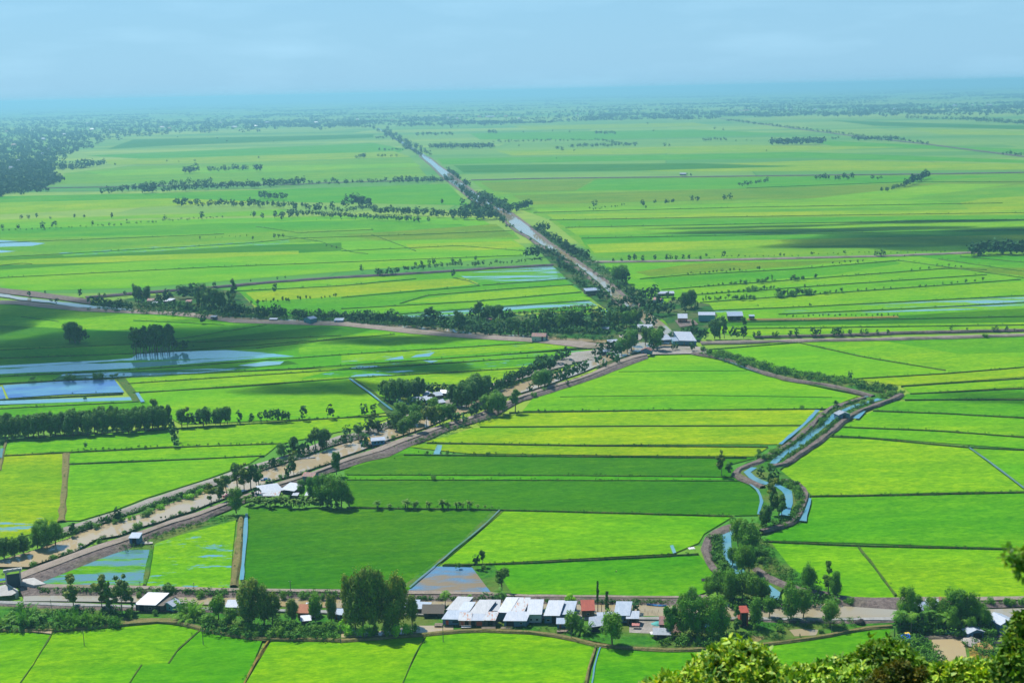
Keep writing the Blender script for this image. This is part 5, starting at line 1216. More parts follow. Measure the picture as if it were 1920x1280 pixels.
# far plain singles and rows
G('far1', 'round far tree in the loose line on the right hand plain', 'loose far trees on the right plain', 'tree', True)
for x, y, h, w in ((1115, 388, 14, 1.5), (1205, 386, 13, 1.2), (1211, 391, 7, 1), (1228, 382, 9, 1.2), (1250, 383, 12, 1.4), (1261, 381, 10, 1.2), (1297, 378, 12, 1.3), (1308, 378, 12, 1.3), (1358, 376, 12, 1.3), (1369, 375, 13, 1.3)): T('far1', 'round', x, y, h, w)
G('far2', 'far tree in the short rows beyond the cross road on the right', 'short far rows on the right')
row('far2', 'round', (1382, 350), (1443, 341), 10, 8, w=1.3, dh=.3); row('far2', 'round oval', (1652, 361), (1700, 350), 9, 9, w=1.1); row('far2', 'round oval', (1695, 350), (1742, 333), 14, 16, w=1.1)
row('far2', 'oval', (1525, 337), (1556, 335), 5, 10, w=1.2); row('far2', 'oval', (1566, 337), (1604, 336), 7, 10, w=1.2); row('far2', 'round', (1635, 337), (1652, 336), 3, 8, w=1.5)
row('far2', 'bush', (1100, 393), (1140, 391), 6, 4, w=1.5); row('far2', 'bush', (1145, 388), (1175, 385), 5, 4)
G('far3', 'far tree in the long dark row on the left plain', 'long dark far row on the left plain')
row('far3', 'round oval', (190, 363), (300, 352), 20, 12, w=1.3, dh=.2); row('far3', 'round oval', (265, 363), (295, 360), 6, 16, w=1.2)
row('far3', 'round oval', (305, 360), (480, 350), 30, 14, w=1.3, dh=.2); row('far3', 'round', (300, 350), (400, 344), 14, 11, w=1.4); row('far3', 'round oval', (470, 352), (572, 345), 20, 14, w=1.3, dh=.2)
row('far3', 'round', (575, 346), (840, 340), 36, 9, w=1.4, dh=.3); row('far3', 'oval', (738, 342), (850, 340), 18, 11, w=1.1)
G('far4', 'far tree in the lower loose rows on the left plain', 'lower loose far rows on the left plain')
row('far4', 'round oval', (327, 386), (520, 387), 30, 13, jx=4, jy=2, w=1.2, dh=.3); row('far4', 'slim oval', (484, 372), (540, 373), 10, 14, w=1.2)
row('far4', 'round oval', (510, 388), (640, 398), 16, 14, jx=4, jy=4, w=1.1, dh=.3); row('far4', 'round', (515, 410), (560, 406), 6, 14, w=1.0)
row('far4', 'slim oval', (540, 402), (790, 416), 46, 11, jx=2, jy=1, w=1.1, dh=.1); row('far4', 'slim oval round', (700, 400), (845, 406), 32, 14, jx=3, jy=2, w=1.1, dh=.25)
row('far4', 'slim', (662, 385), (692, 388), 8, 22, w=1.1); row('far4', 'round', (640, 398), (712, 390), 12, 9, w=1.1)
for x, y, h in ((650, 378, 14), (647, 392, 22), (829, 382, 10), (867, 383, 14), (804, 417, 12), (475, 408, 14), (492, 410, 12), (527, 412, 14)): T('far4', 'stem', x, y, h, 1.2)
G('far5', 'small far tree on the bunds at the left edge of the plain', 'far trees at the left edge')
for x, y, h, w in ((40, 411, 9, 1.2), (54, 411, 9, 1.3), (69, 408, 9, 1), (80, 429, 15, 1.2), (102, 429, 16, 1.1), (34, 431, 12, 1), (5, 430, 10, 1.3), (140, 408, 8, 1), (158, 409, 8, 1), (210, 408, 10, .9), (95, 411, 6, 1.5), (310, 412, 10, 1.2), (379, 411, 16, 1.0), (174, 422, 9, .8), (238, 415, 5, 1.2), (375, 448, 6, 1), (474, 449, 7, 1.2), (515, 446, 9, 1.3), (523, 446, 8, 1.2), (531, 445, 8, 1), (612, 462, 5, 1), (622, 464, 5, 1), (631, 466, 6, 1), (1160, 0, 0, 0)):
    if h: T('far5', 'round', x, y, h, w)
row('far5', 'bush', (0, 434), (220, 422), 20, 3.5, w=1.8); row('far5', 'bush', (190, 424), (330, 414), 14, 5, w=1.8); row('far5', 'bush', (330, 414), (420, 408), 12, 4, w=1.8); row('far5', 'bush', (400, 445), (470, 442), 6, 3); row('far5', 'bush', (580, 412), (780, 412), 8, 3)
G('far6', 'dark clump tree standing alone far out on the left plain', 'separate far clumps on the left plain')
row('far6', 'round', (345, 325), (369, 323), 6, 15, w=1.3); row('far6', 'round', (388, 321), (467, 318), 14, 10, w=1.4); row('far6', 'round', (479, 321), (492, 320), 4, 14, w=1.3); row('far6', 'round', (668, 297), (688, 296), 5, 9, w=1.5)
row('far6', 'round', (708, 295), (726, 294), 4, 6, w=1.6); row('far6', 'round', (706, 283), (760, 281), 10, 5, w=1.5); row('far6', 'round', (702, 260), (722, 259), 6, 5, w=1.6); row('far6', 'round', (732, 294), (745, 293), 3, 5, w=1.4)
row('far6', 'slim oval', (155, 314), (178, 312), 5, 15, w=1.3); row('far6', 'slim', (180, 313), (200, 310), 4, 12, w=1)
for x, y, h in ((313, 304, 5), (335, 304, 3), (365, 303, 5), (485, 297, 5), (216, 310, 5), (513, 266, 3), (425, 266, 4), (407, 260, 3), (333, 258, 3), (40, 345, 3)): T('far6', 'round', x, y, h, 1.4)
G('far7', 'tree in the long far hedge rows right of the straight canal', 'long far hedge rows')
row('far7', 'slim oval', (806, 279), (926, 278), 34, 11, jx=1, jy=.6, w=1.2, dh=.1); row('far7', 'round', (925, 267), (1130, 263), 44, 4, w=2, dh=.3); row('far7', 'round', (1068, 277), (1195, 273), 34, 6.5, w=1.8); row('far7', 'round', (1130, 265), (1190, 274), 16, 5, w=1.8)
row('far7', 'round', (780, 254), (852, 253), 18, 7, w=1.4); row('far7', 'round', (914, 251), (933, 249), 5, 7, w=1.4); row('far7', 'round', (1114, 252), (1152, 251), 12, 6.5, w=1.5)
row('far7', 'round', (1316, 264), (1366, 263), 10, 6, w=1.5); row('far7', 'round', (1375, 264), (1420, 264), 3, 3, w=1.6)
for x, y, h in ((1045, 281, 9), (1054, 284, 10), (1246, 275, 8), (1255, 275, 6), (1077, 284, 5), (973, 275, 5), (1043, 298, 3), (981, 249, 4), (1036, 247, 4), (1068, 249, 5), (1225, 247, 4), (1214, 233, 5), (1437, 284, 4), (1340, 243, 6), (1356, 245, 5)): T('far7', 'round', x, y, h, 1.4)
row('far7', 'slim oval', (1444, 272), (1545, 270), 26, 14, jx=1.5, jy=.6, w=1.4, dh=.12); row('far7', 'round', (1556, 262), (1573, 261), 4, 6, w=1.6); row('far7', 'round', (1300, 330), (1290, 329), 2, 5); row('far7', 'round', (1274, 329), (1292, 328), 4, 5)
row('far7', 'round', (1360, 227), (1480, 240), 30, 5, w=1.8, jy=1); row('far7', 'round', (1480, 240), (1620, 257), 34, 5, w=1.8, jy=1); row('far7', 'round', (1600, 263), (1690, 264), 24, 9, w=1.5, jy=1.5); row('far7', 'round', (1690, 263), (1740, 272), 12, 6, w=1.4); row('far7', 'round', (1878, 290), (1925, 292), 8, 7, w=1.4)
row('far7', 'round', (1700, 222), (1800, 226), 24, 6, w=2); row('far7', 'round', (1800, 226), (1925, 234), 34, 9, w=1.9)
# ------------------------------------------------------------------ plant the trees
def world_h(px, py, hpx): return hpx * mpp(px, py) / math.cos(PITCH)
BUSHK = {'bush', 'bushb'}
KIND_NAME = {'palm': 'palm_tree', 'nipa': 'water_palm', 'banana': 'banana_plant', 'bush': 'bush', 'bushb': 'bush'}
by_class = {}
for s in SPEC:
    cls = GROUPS[s[0]]['cat']
    by_class.setdefault(cls, []).append(s)
indiv = []; rest = []
for cls, L in by_class.items():
    L.sort(key=lambda s: -s[4])
    cap = 300 if cls == 'tree' else (240 if cls == 'bush' else 100)
    indiv += L[:cap]; rest += L[cap:]
ORD = 'leftmost second third fourth fifth sixth seventh eighth ninth tenth eleventh twelfth thirteenth'.split()
left = {}
for s in rest: left[s[0]] = left.get(s[0], 0) + 1
members = {}
for s in indiv: members.setdefault(s[0], []).append(s)
rt = random.Random(5)
BIGG = {}
for s_ in SPEC: BIGG[s_[0]] = BIGG.get(s_[0], 0) + 1
def plant(kind, x, y, z, h, w, detail=True):
    """a tree with trunk and crown under an Empty, or one mesh when it shows only a few pixels high"""
    sc = h / 10.0
    rz = rt.uniform(0, 6.283)
    k = kind
    src = TEMPL[k]; tr, crn = src[rt.randrange(len(src))]
    nm = KIND_NAME.get(kind, 'tree')
    if tr is None:
        o = bpy.data.objects.new(nm, crn); COL.objects.link(o)
        o.location = (x, y, z); o.rotation_euler = (0, 0, rz); o.scale = (sc * w, sc * w, sc)
        return o
    if not detail and kind in FAR:
        o = bpy.data.objects.new(nm, rt.choice(FAR[kind])); COL.objects.link(o)
        o.location = (x, y, z); o.rotation_euler = (0, 0, rz); o.scale = (sc * w, sc * w, sc)
        return o
    e = bpy.data.objects.new(nm, None); COL.objects.link(e); e.empty_display_size = 1
    e.location = (x, y, z); e.rotation_euler = (0, 0, rz); e.scale = (sc * w, sc * w, sc)
    for me in (tr, crn):
        c = bpy.data.objects.new(me.name.split('.')[0], me); COL.objects.link(c); c.parent = e
    return e
for gid, L in members.items():
    g_ = GROUPS[gid]
    L.sort(key=lambda s: s[2])
    whole = left.get(gid, 0) == 0
    for i, (gid_, kind, px, py, hpx, w, z) in enumerate(L):
        if BIGG[gid] > 7 and kind in ('oval', 'round', 'dense') and gid not in ('darkrow', 'darkclump') and rt.random() < .24:
            kind = rt.choice(['slim', 'tall', 'stem', 'stem'])
            hpx *= 1.12
        W = P(px, py, z)
        hh = world_h(px, py, hpx)
        o = plant(kind, W.x, W.y, z - .2, hh, w, detail=hpx > 17)
        lb = g_['label']
        if g_['ordinal'] and whole and len(L) > 1 and len(L) <= 13:
            lb = (ORD[i] + (' of the line, ' if i == 0 else ' from the left, ')) + lb
        grp = g_['group'] if len(L) > 1 else None
        if grp is None and len(L) > 1: grp = g_['label']
        tag(o, lb, g_['cat'], grp)

# everything smaller: merged far vegetation
def crown_cloud(items, seed, mat, name, label):
    """items: (x,y,z,h,w). Many small far crowns, one mesh"""
    rs = np.random.RandomState(seed)
    A = np.array(items, float)
    per = 34
    n = len(A)
    idx = np.repeat(np.arange(n), per)
    d = unit(rs.normal(size=(n * per, 3)))
    r = .45 + .6 * rs.rand(n * per)
    h = A[idx, 3]; w = A[idx, 4]
    Q = np.stack([A[idx, 0] + d[:, 0] * r * h * .30 * w, A[idx, 1] + d[:, 1] * r * h * .30 * w, A[idx, 2] + h * (.52 + d[:, 2] * r * .44)], 1)
    V = leaf_quads(Q, d + np.array([0, 0, .3]), h * .20 * (.7 + .6 * rs.rand(n * per)), rs, 1.3)
    me = quads_mesh(name, V, 4, mat)
    o = bpy.data.objects.new(name, me); COL.objects.link(o)
    return tag(o, label, kind='stuff')
def mat_farleaf(name, c1, c2):
    t = NT(name); p = t.pos()
    n1 = t.noise(p, .03, 2); n2 = t.noise(p, .25, 2)
    c = t.mix(t.mapr(n1, .4, .6, 0, 1), c4(c1, 1.7), c4(c2, 1.7)); c = t.mix(t.mapr(n2, .4, .6, 0, .6), c, c4(c2, .9))
    return t.done(t.principled(c, .8, .1))
FARLEAF = mat_farleaf('far_leaf', (.016, .060, .014, 1), (.030, .095, .018, 1))
items = []; low = []
for gid, kind, px, py, hpx, w, z in rest:
    W = P(px, py, z)
    hh = world_h(px, py, hpx)
    (low if GROUPS[gid]['cat'] == 'bush' else items).append((W.x, W.y, z - .2, hh, w))
crown_cloud(items, 3, FARLEAF, 'distant_treeline', 'many small distant trees in rows and belts across the plain')
if low: crown_cloud(low, 4, FARLEAF, 'scattered_shrubbery', 'many tiny scattered shrubs on the field bunds')

# low undergrowth along banks and bunds
def scatter_line(pts, width, n, h, dh=.5):
    W = pts3(pts, 1.4); W, L = resample(W, 60)
    out = []
    for _ in range(n):
        i = rt.randrange(len(W) - 1); q = W[i].lerp(W[i + 1], rt.random())
        d = W[i + 1] - W[i]; pr = Vector((-d.y, d.x, 0)).normalized()
        q = q + pr * rt.uniform(-.5, .5) * width
        out.append((q.x, q.y, 1.4, h * rt.uniform(1 - dh, 1 + dh), 1.9 + .4 * rt.random()))
    return out
U = []
U += scatter_line([(x, y - 4) for x, y in mainU[1:10]], 4, 260, 2.6)
U += scatter_line([(x, y - 3) for x, y in mainU[10:26]], 5, 200, 3.0)
U += scatter_line([(x, y + 1.5) for x, y in mainL[1:20]], 1.5, 140, 1.4)
U += scatter_line([(67, 1110), (247, 1110), (433, 1115), (640, 1117)], 4, 220, 2.2)
U += scatter_line([(763, 1123), (887, 1124), (973, 1128), (1107, 1130), (1330, 1130)], 3, 200, 1.6)
U += scatter_line([(0, 1166), (100, 1166), (220, 1160)], 22, 200, 2.4)
U += scatter_line([(380, 1176), (500, 1186), (640, 1188)], 14, 220, 2.6)
U += scatter_line([(640, 1140), (1100, 1150)], 8, 120, 2.0)
U += scatter_line([(900, 1175), (1060, 1183), (1140, 1196)], 6, 60, 1.0)
U += scatter_line([(1240, 1200), (1330, 1204), (1400, 1196)], 12, 130, 2.2)
U += scatter_line([(1420, 1168), (1500, 1170), (1620, 1168)], 10, 130, 1.2)
U += scatter_line([(1330, 1194), (1410, 1190), (1470, 1195)], 6, 160, 1.0)
U += scatter_line([(1370, 1140), (1470, 1135), (1570, 1128)], 8, 120, 3.0)
U += scatter_line([(1680, 1170), (1780, 1178), (1860, 1180)], 16, 200, 3.0)
U += scatter_line([(1690, 1200), (1735, 1225), (1730, 1270)], 16, 160, 2.4)
U += scatter_line([(1830, 1200), (1870, 1240), (1920, 1260)], 14, 120, 1.8)
U += scatter_line([(1444, 862), (1490, 832), (1537, 800), (1556, 776), (1605, 752)], 3, 130, 2.2); U += scatter_line([(1468, 866), (1512, 836), (1556, 805), (1575, 782), (1625, 757)], 3, 130, 2.2)
U += scatter_line([(1430, 992), (1490, 975), (1502, 945), (1497, 918), (1475, 902)], 5, 150, 2.4)
U += scatter_line([(1342, 1008), (1346, 1050), (1370, 1085), (1410, 1102)], 6, 160, 2.4)
U += scatter_line([(1420, 1010), (1430, 1050), (1480, 1090), (1560, 1108)], 12, 200, 1.8)
U += scatter_line([(1330, 662), (1400, 682), (1480, 702), (1560, 715), (1640, 728), (1680, 736)], 22, 420, 3.0)
U += scatter_line([(230, 1032), (300, 1004), (380, 978), (440, 968)], 8, 160, 1.2)
U += scatter_line([(700, 845), (760, 832), (830, 812), (880, 795), (940, 775)], 12, 200, 1.6)
U += scatter_line([(170, 580), (300, 588), (430, 596), (640, 602), (800, 616), (950, 630), (1150, 638)], 14, 300, 3.2)
U += scatter_line([(260, 574), (440, 588), (600, 597), (740, 604), (850, 604), (950, 612), (1150, 620), (1205, 618)], 46, 620, 4.6)
U += scatter_line([(1028, 472), (1080, 512), (1130, 560), (1190, 602)], 22, 200, 4.0); U += scatter_line([(1070, 470), (1125, 506), (1175, 550), (1235, 590)], 26, 220, 4.0)
U += scatter_line([(1000, 425), (1040, 455), (1078, 480)], 14, 110, 3.6)
for b in BUNDS:
    m = mpp(*b[0]); L_ = sum(math.dist(a, c) for a, c in zip(b, b[1:]))
    if b[0][1] > 560: U += scatter_line(b, 2.2, int(L_ / 11), .8 + .3 * m, .6)
    else: U += scatter_line(b, 4, int(L_ / 18), 1.5, .6)
crown_cloud(U, 9, mat_farleaf('scrub_leaf', (.022, .085, .010, 1), (.05, .14, .014, 1)), 'undergrowth', 'low scrub and weeds along canal banks and bunds')

# settled wooded land and tree belts far out
FW = []
def inpoly(x, y, pts):
    c = False; j = len(pts) - 1
    for i in range(len(pts)):
        xi, yi = pts[i]; xj, yj = pts[j]
        if (yi > y) != (yj > y) and x < (xj - xi) * (y - yi) / (yj - yi) + xi: c = not c
        j = i
    return c
def wood(pts, n, h, gap=.5):
    xs = [p[0] for p in pts]; ys = [p[1] for p in pts]; k = 0; tries = 0
    while k < n and tries < n * 12:
        tries += 1
        x = rt.uniform(min(xs), max(xs)); y = rt.uniform(min(ys), max(ys))
        if not inpoly(x, y, pts): continue
        if math.sin(x * .045 + math.sin(y * .3) * 2) * math.sin(y * .9 + x * .013) > gap: continue
        x += rt.gauss(0, 7); y += rt.gauss(0, 1.3 if y < 240 else 2.6)
        W = P(x, y, 0)
        FW.append((W.x, W.y, 0, rt.uniform(.6, 1.4) * h, 1.6)); k += 1
wood([(-60, 250), (0, 244), (90, 252), (160, 248), (255, 254), (200, 262), (150, 282), (112, 298), (95, 316), (112, 332), (104, 346), (58, 362), (0, 366), (-60, 368)], 2300, 14, .12)
wood([(-60, 228), (200, 222), (420, 232), (640, 226), (720, 230), (700, 242), (560, 240), (400, 246), (250, 254), (90, 256), (-60, 254)], 1500, 17, .05)
wood([(110, 312), (150, 309), (150, 316), (110, 318)], 40, 12)
wood([(560, 216), (720, 214), (900, 226), (1100, 218), (1180, 218), (1130, 226), (1000, 232), (860, 238), (700, 236)], 380, 15, -.05)
wood([(960, 210), (1150, 206), (1300, 204), (1500, 204), (1600, 208), (1500, 218), (1300, 217), (1180, 224), (1060, 224)], 520, 16, -.05)
wood([(1500, 206), (1700, 196), (1960, 196), (1960, 216), (1800, 216), (1650, 218), (1500, 216)], 700, 17, -.05)
for _ in range(420):
    x = rt.uniform(-60, 1980); dyh = 4 + 58 * rt.random() ** 1.4 ; yh = 192 - x * 44 / 1920
    y = yh + dyh; L_ = rt.uniform(15, 150)
    if 240 < y and x < 700: continue
    for k in range(int(L_ * rt.uniform(.25, .6))):
        xx = x + rt.uniform(0, L_); W = P(xx, y - (xx - x) * .02 + rt.uniform(-.5, .5) * max(.6, dyh / 40), 0)
        FW.append((W.x, W.y, 0, rt.uniform(9, 20) * (1 + 1.2 * math.exp(-dyh / 14)), 2.4 + 3 * math.exp(-dyh / 14)))
for _ in range(2400):
    x = rt.uniform(-60, 1980); dyh = 3 + 55 * rt.random() ** 1.5; W = P(x, 192 - x * 44 / 1920 + dyh, 0)
    FW.append((W.x, W.y, 0, rt.uniform(9, 18), 3.0))
def block_cloud(items, mat, name, label, seed):
    """far woodland: coarse lumpy crowns, one mesh"""
    rs = np.random.RandomState(seed); A = np.array(items, float); per = 14; n = len(A)
    idx = np.repeat(np.arange(n), per); d = unit(rs.normal(size=(n * per, 3))); h = A[idx, 3]; w = A[idx, 4]
    Q = np.stack([A[idx, 0] + d[:, 0] * h * .34 * w, A[idx, 1] + d[:, 1] * h * .34 * w, A[idx, 2] + h * (.5 + d[:, 2] * .42)], 1)
    V = leaf_quads(Q, d, h * .42 * (.7 + .6 * rs.rand(n * per)), rs, 1.2)
    o = bpy.data.objects.new(name, quads_mesh(name, V, 4, mat)); COL.objects.link(o)
    return tag(o, label, kind='stuff')
block_cloud(FW, mat_farleaf('far_wood_leaf', (.014, .05, .016, 1), (.026, .08, .02, 1)), 'far_woods', 'far settled woodland and tree belts below the horizon', 6)

# ------------------------------------------------------------------ clouds that shade parts of the plain
def cloud(px, py, rx, ry, seed, dens, label, zc=900, rot=0.0):
    """a flat bottomed drift of vapour, thin at its ragged rim"""
    rs = random.Random(seed)
    g0 = P(px, py, 0) + SUNV * (zc / SUNV.z)
    bm = bmesh.new()
    bmesh.ops.create_icosphere(bm, subdivisions=5, radius=1)
    ph = [rs.uniform(0, 6.283) for _ in range(8)]
    for v in bm.verts:
        x, y, z = v.co
        a = math.atan2(y, x)
        k = 1 + .16 * math.sin(2 * a + ph[0]) + .12 * math.sin(3 * a + ph[1]) + .09 * math.sin(5 * a + ph[2]) + .06 * math.sin(9 * a + ph[3])
        th = 1 + .35 * math.sin(4 * x + ph[4]) * math.sin(5 * y + ph[5]) + .25 * math.sin(9 * x + 4 * y + ph[6])
        v.co = (x * k * rx, y * k * ry, z * abs(z) ** .35 * 38 * th * (1 if z > 0 else .45))
    me = bpy.data.meshes.new('cloud'); bm.to_mesh(me); bm.free()
    m = bpy.data.materials.new('cloud_vapour'); m.use_nodes = True; m.node_tree.nodes.clear()
    oo = m.node_tree.nodes.new('ShaderNodeOutputMaterial'); v = m.node_tree.nodes.new('ShaderNodeVolumePrincipled')
    v.inputs['Color'].default_value = (.98, .98, .99, 1); v.inputs['Density'].default_value = dens
    m.node_tree.links.new(v.outputs[0], oo.inputs['Volume']); me.materials.append(m)
    o = bpy.data.objects.new('cloud', me); COL.objects.link(o); o.location = g0; o.rotation_euler = (0, 0, rot)
    return tag(o, label, kind='stuff')
cloud(190, 660, 190, 150, 1, .045, 'low cloud whose shadow lies on the flooded left fields')
cloud(-60, 600, 150, 120, 2, .045, 'low cloud whose shadow lies at the left edge')
cloud(600, 728, 60, 26, 3, .05, 'small cloud shading the strip above the tree row')
cloud(740, 638, 70, 26, 4, .05, 'small cloud shading the field below the curving canal')
cloud(775, 690, 62, 22, 5, .05, 'small cloud shading the strips left of the canal')
cloud(420, 600, 60, 18, 12, .016, 'small cloud thread above the left fields')
cloud(1830, 448, 330, 130, 6, .055, 'low cloud whose shadow lies on the far right fields')
cloud(1520, 432, 230, 42, 7, .05, 'cloud streak shading the right middle fields')
cloud(1420, 425, 170, 18, 8, .045, 'thin cloud streak over the right middle fields')
cloud(1640, 461, 130, 16, 9, .045, 'thin cloud streak above the middle cross road')
cloud(1880, 745, 60, 18, 10, .018, 'small cloud shading the right edge field')
cloud(1760, 415, 150, 26, 11, .05, 'cloud wisp over the far right fields')
# ------------------------------------------------------------------ buildings
def mat_sheet(name, c1, c2, rust=0.0, rough=.38, metal=.0, rustcol=(.28, .075, .03, 1)):
    """corrugated roofing: ribs down the slope (object x), stains and rust"""
    t = NT(name); oc = t.objc()
    w = t.n('ShaderNodeTexWave', _wave_type='BANDS', _bands_direction='X', Scale=1.6, Distortion=0.0)
    t.l(oc, w.inputs['Vector'])
    n1 = t.noise(t.mapping(oc, (1.2, .35, 1)), .8, 5, .65); n2 = t.noise(oc, 3.0, 4, .7)
    sep = t.n('ShaderNodeSeparateXYZ'); t.l(oc, sep.inputs[0])
    sh = t.math('FRACT', t.math('MULTIPLY', sep.outputs[0], 1.05))
    seam = t.math('GREATER_THAN', sh, .93)
    c = t.mix(t.mapr(n1, .35, .65, 0, 1), c1, c2)
    c = t.mix(t.mapr(n2, .45, .7, 0, .5), c, c4(c2, .62))
    c = t.mix(t.math('MULTIPLY', seam, .35), c, c4(c2, .55))
    c = t.mix(t.mapr(n1, .66 - .45 * rust, .70 - .42 * rust, 0, 1 if rust else 0), c, t.mix(t.mapr(n2, .4, .6, 0, 1), rustcol, (.40, .16, .07, 1)))
    return t.done(t.principled(c, rough, .4, t.bump(w.outputs['Fac'], .35, .04), metal))
ROOFS = dict(
    white=mat_sheet('roof_white', C(232, 240, 252, 1), C(204, 220, 242, 1)), zinc=mat_sheet('roof_zinc', C(206, 226, 248, 1), C(180, 204, 232, 1)),
    grey=mat_sheet('roof_grey', C(206, 216, 228, .95), C(180, 192, 206, .95)), patched=mat_sheet('roof_patched', C(222, 232, 242, 1), C(190, 204, 220, 1), .22),
    rust=mat_sheet('roof_rust', C(190, 110, 80), C(150, 80, 60), .9, .7), red=mat_sheet('roof_red', C(216, 92, 60), C(188, 70, 48), 0, .6), blue=mat_sheet('roof_blue', C(70, 140, 215), C(60, 120, 200)),
    brownred=mat_sheet('roof_brown', C(150, 92, 88), C(176, 140, 140), .3, .6))
t = NT('thatch'); oc = t.objc(); n1 = t.noise(t.mapping(oc, (9, 1.2, 1)), 1.5, 4, .7); n2 = t.noise(oc, 1.2, 4)
ROOFS['thatch'] = t.done(t.principled(t.mix(t.mapr(n2, .35, .65, 0, 1), t.mix(n1, (.10, .08, .06, 1), (.30, .26, .21, 1)), (.20, .18, .16, 1)), .95, .05, t.bump(n1, 1, .15)))
def mat_wall(name, c1, c2, plank=2.2):
    t = NT(name); oc = t.objc()
    w = t.n('ShaderNodeTexWave', _wave_type='BANDS', _bands_direction='X', Scale=plank, Distortion=.4); t.l(oc, w.inputs['Vector'])
    n1 = t.noise(t.mapping(oc, (1, 1, .4)), 1.5, 5, .7)
    c = t.mix(t.mapr(n1, .35, .65, 0, 1), c1, c2); c = t.mix(t.mapr(w.outputs['Fac'], 0, .25, .45, 0), c, c4(c1, .4))
    return t.done(t.principled(c, .85, .15, t.bump(w.outputs['Fac'], .5, .04)))
WALLS = dict(
    blue=mat_wall('wall_blue', (.07, .15, .26, 1), (.12, .22, .34, 1)), dark=mat_wall('wall_dark', (.06, .06, .065, 1), (.13, .12, .12, 1)), grey=mat_wall('wall_grey', (.34, .40, .46, 1), (.46, .50, .54, 1)),
    wood=mat_wall('wall_wood', (.14, .09, .06, 1), (.24, .16, .10, 1)), teal=mat_wall('wall_teal', (.10, .28, .32, 1), (.14, .36, .38, 1)), white=mat_wall('wall_white', (.55, .58, .6, 1), (.66, .68, .7, 1)),
    rust=mat_wall('wall_rust', (.34, .12, .07, 1), (.42, .26, .2, 1)), cream=mat_wall('wall_cream', (.5, .42, .3, 1), (.6, .52, .4, 1)), red=mat_wall('wall_red', (.45, .09, .07, 1), (.5, .12, .09, 1)))
def mat_plain(name, col, rough=.7, spec=.2, sc=2.0):
    t = NT(name); oc = t.objc(); n1 = t.noise(oc, sc, 4, .7)
    return t.done(t.principled(t.mix(t.mapr(n1, .3, .7, 0, 1), col, c4(col, .72)), rough, spec))
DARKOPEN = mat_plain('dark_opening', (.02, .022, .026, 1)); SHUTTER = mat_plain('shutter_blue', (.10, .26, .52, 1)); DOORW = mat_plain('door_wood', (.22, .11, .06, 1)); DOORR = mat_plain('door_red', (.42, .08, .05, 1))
POSTW = mat_plain('post_wood', (.24, .19, .14, 1)); METAL = mat_plain('weathered_metal', (.40, .43, .45, 1), .5, .4); CONC = mat_plain('weathered_concrete', (.50, .49, .46, 1), .9, .1, .6); CONCD = mat_plain('dark_concrete', (.20, .21, .22, 1), .9, .1, .6)
GATEM = mat_plain('gate_leaf', (.07, .11, .13, 1), .6, .3)

def box_geo(V, Fc, x0, x1, y0, y1, z0, z1):
    b = len(V)
    V += [(x0, y0, z0), (x1, y0, z0), (x1, y1, z0), (x0, y1, z0), (x0, y0, z1), (x1, y0, z1), (x1, y1, z1), (x0, y1, z1)]
    Fc += [(b, b + 3, b + 2, b + 1), (b + 4, b + 5, b + 6, b + 7), (b, b + 1, b + 5, b + 4), (b + 1, b + 2, b + 6, b + 5), (b + 2, b + 3, b + 7, b + 6), (b + 3, b, b + 4, b + 7)]
def box(name, x0, x1, y0, y1, z0, z1, mat, parent=None):
    V = []; Fc = []; box_geo(V, Fc, x0, x1, y0, y1, z0, z1)
    return mesh_obj(name, V, Fc, mat, parent)
def slab(name, quad, th, mat, parent, n=1):
    """sheet with thickness from 4 corners (front-left, front-right, back-right, back-left)"""
    q = [Vector(v) for v in quad]
    nn = (q[1] - q[0]).cross(q[3] - q[0]).normalized()
    top = [v + nn * th for v in q]
    return mesh_obj(name, q + top, [(0, 3, 2, 1), (4, 5, 6, 7), (0, 1, 5, 4), (1, 2, 6, 5), (2, 3, 7, 6), (3, 0, 4, 7)], mat, parent)

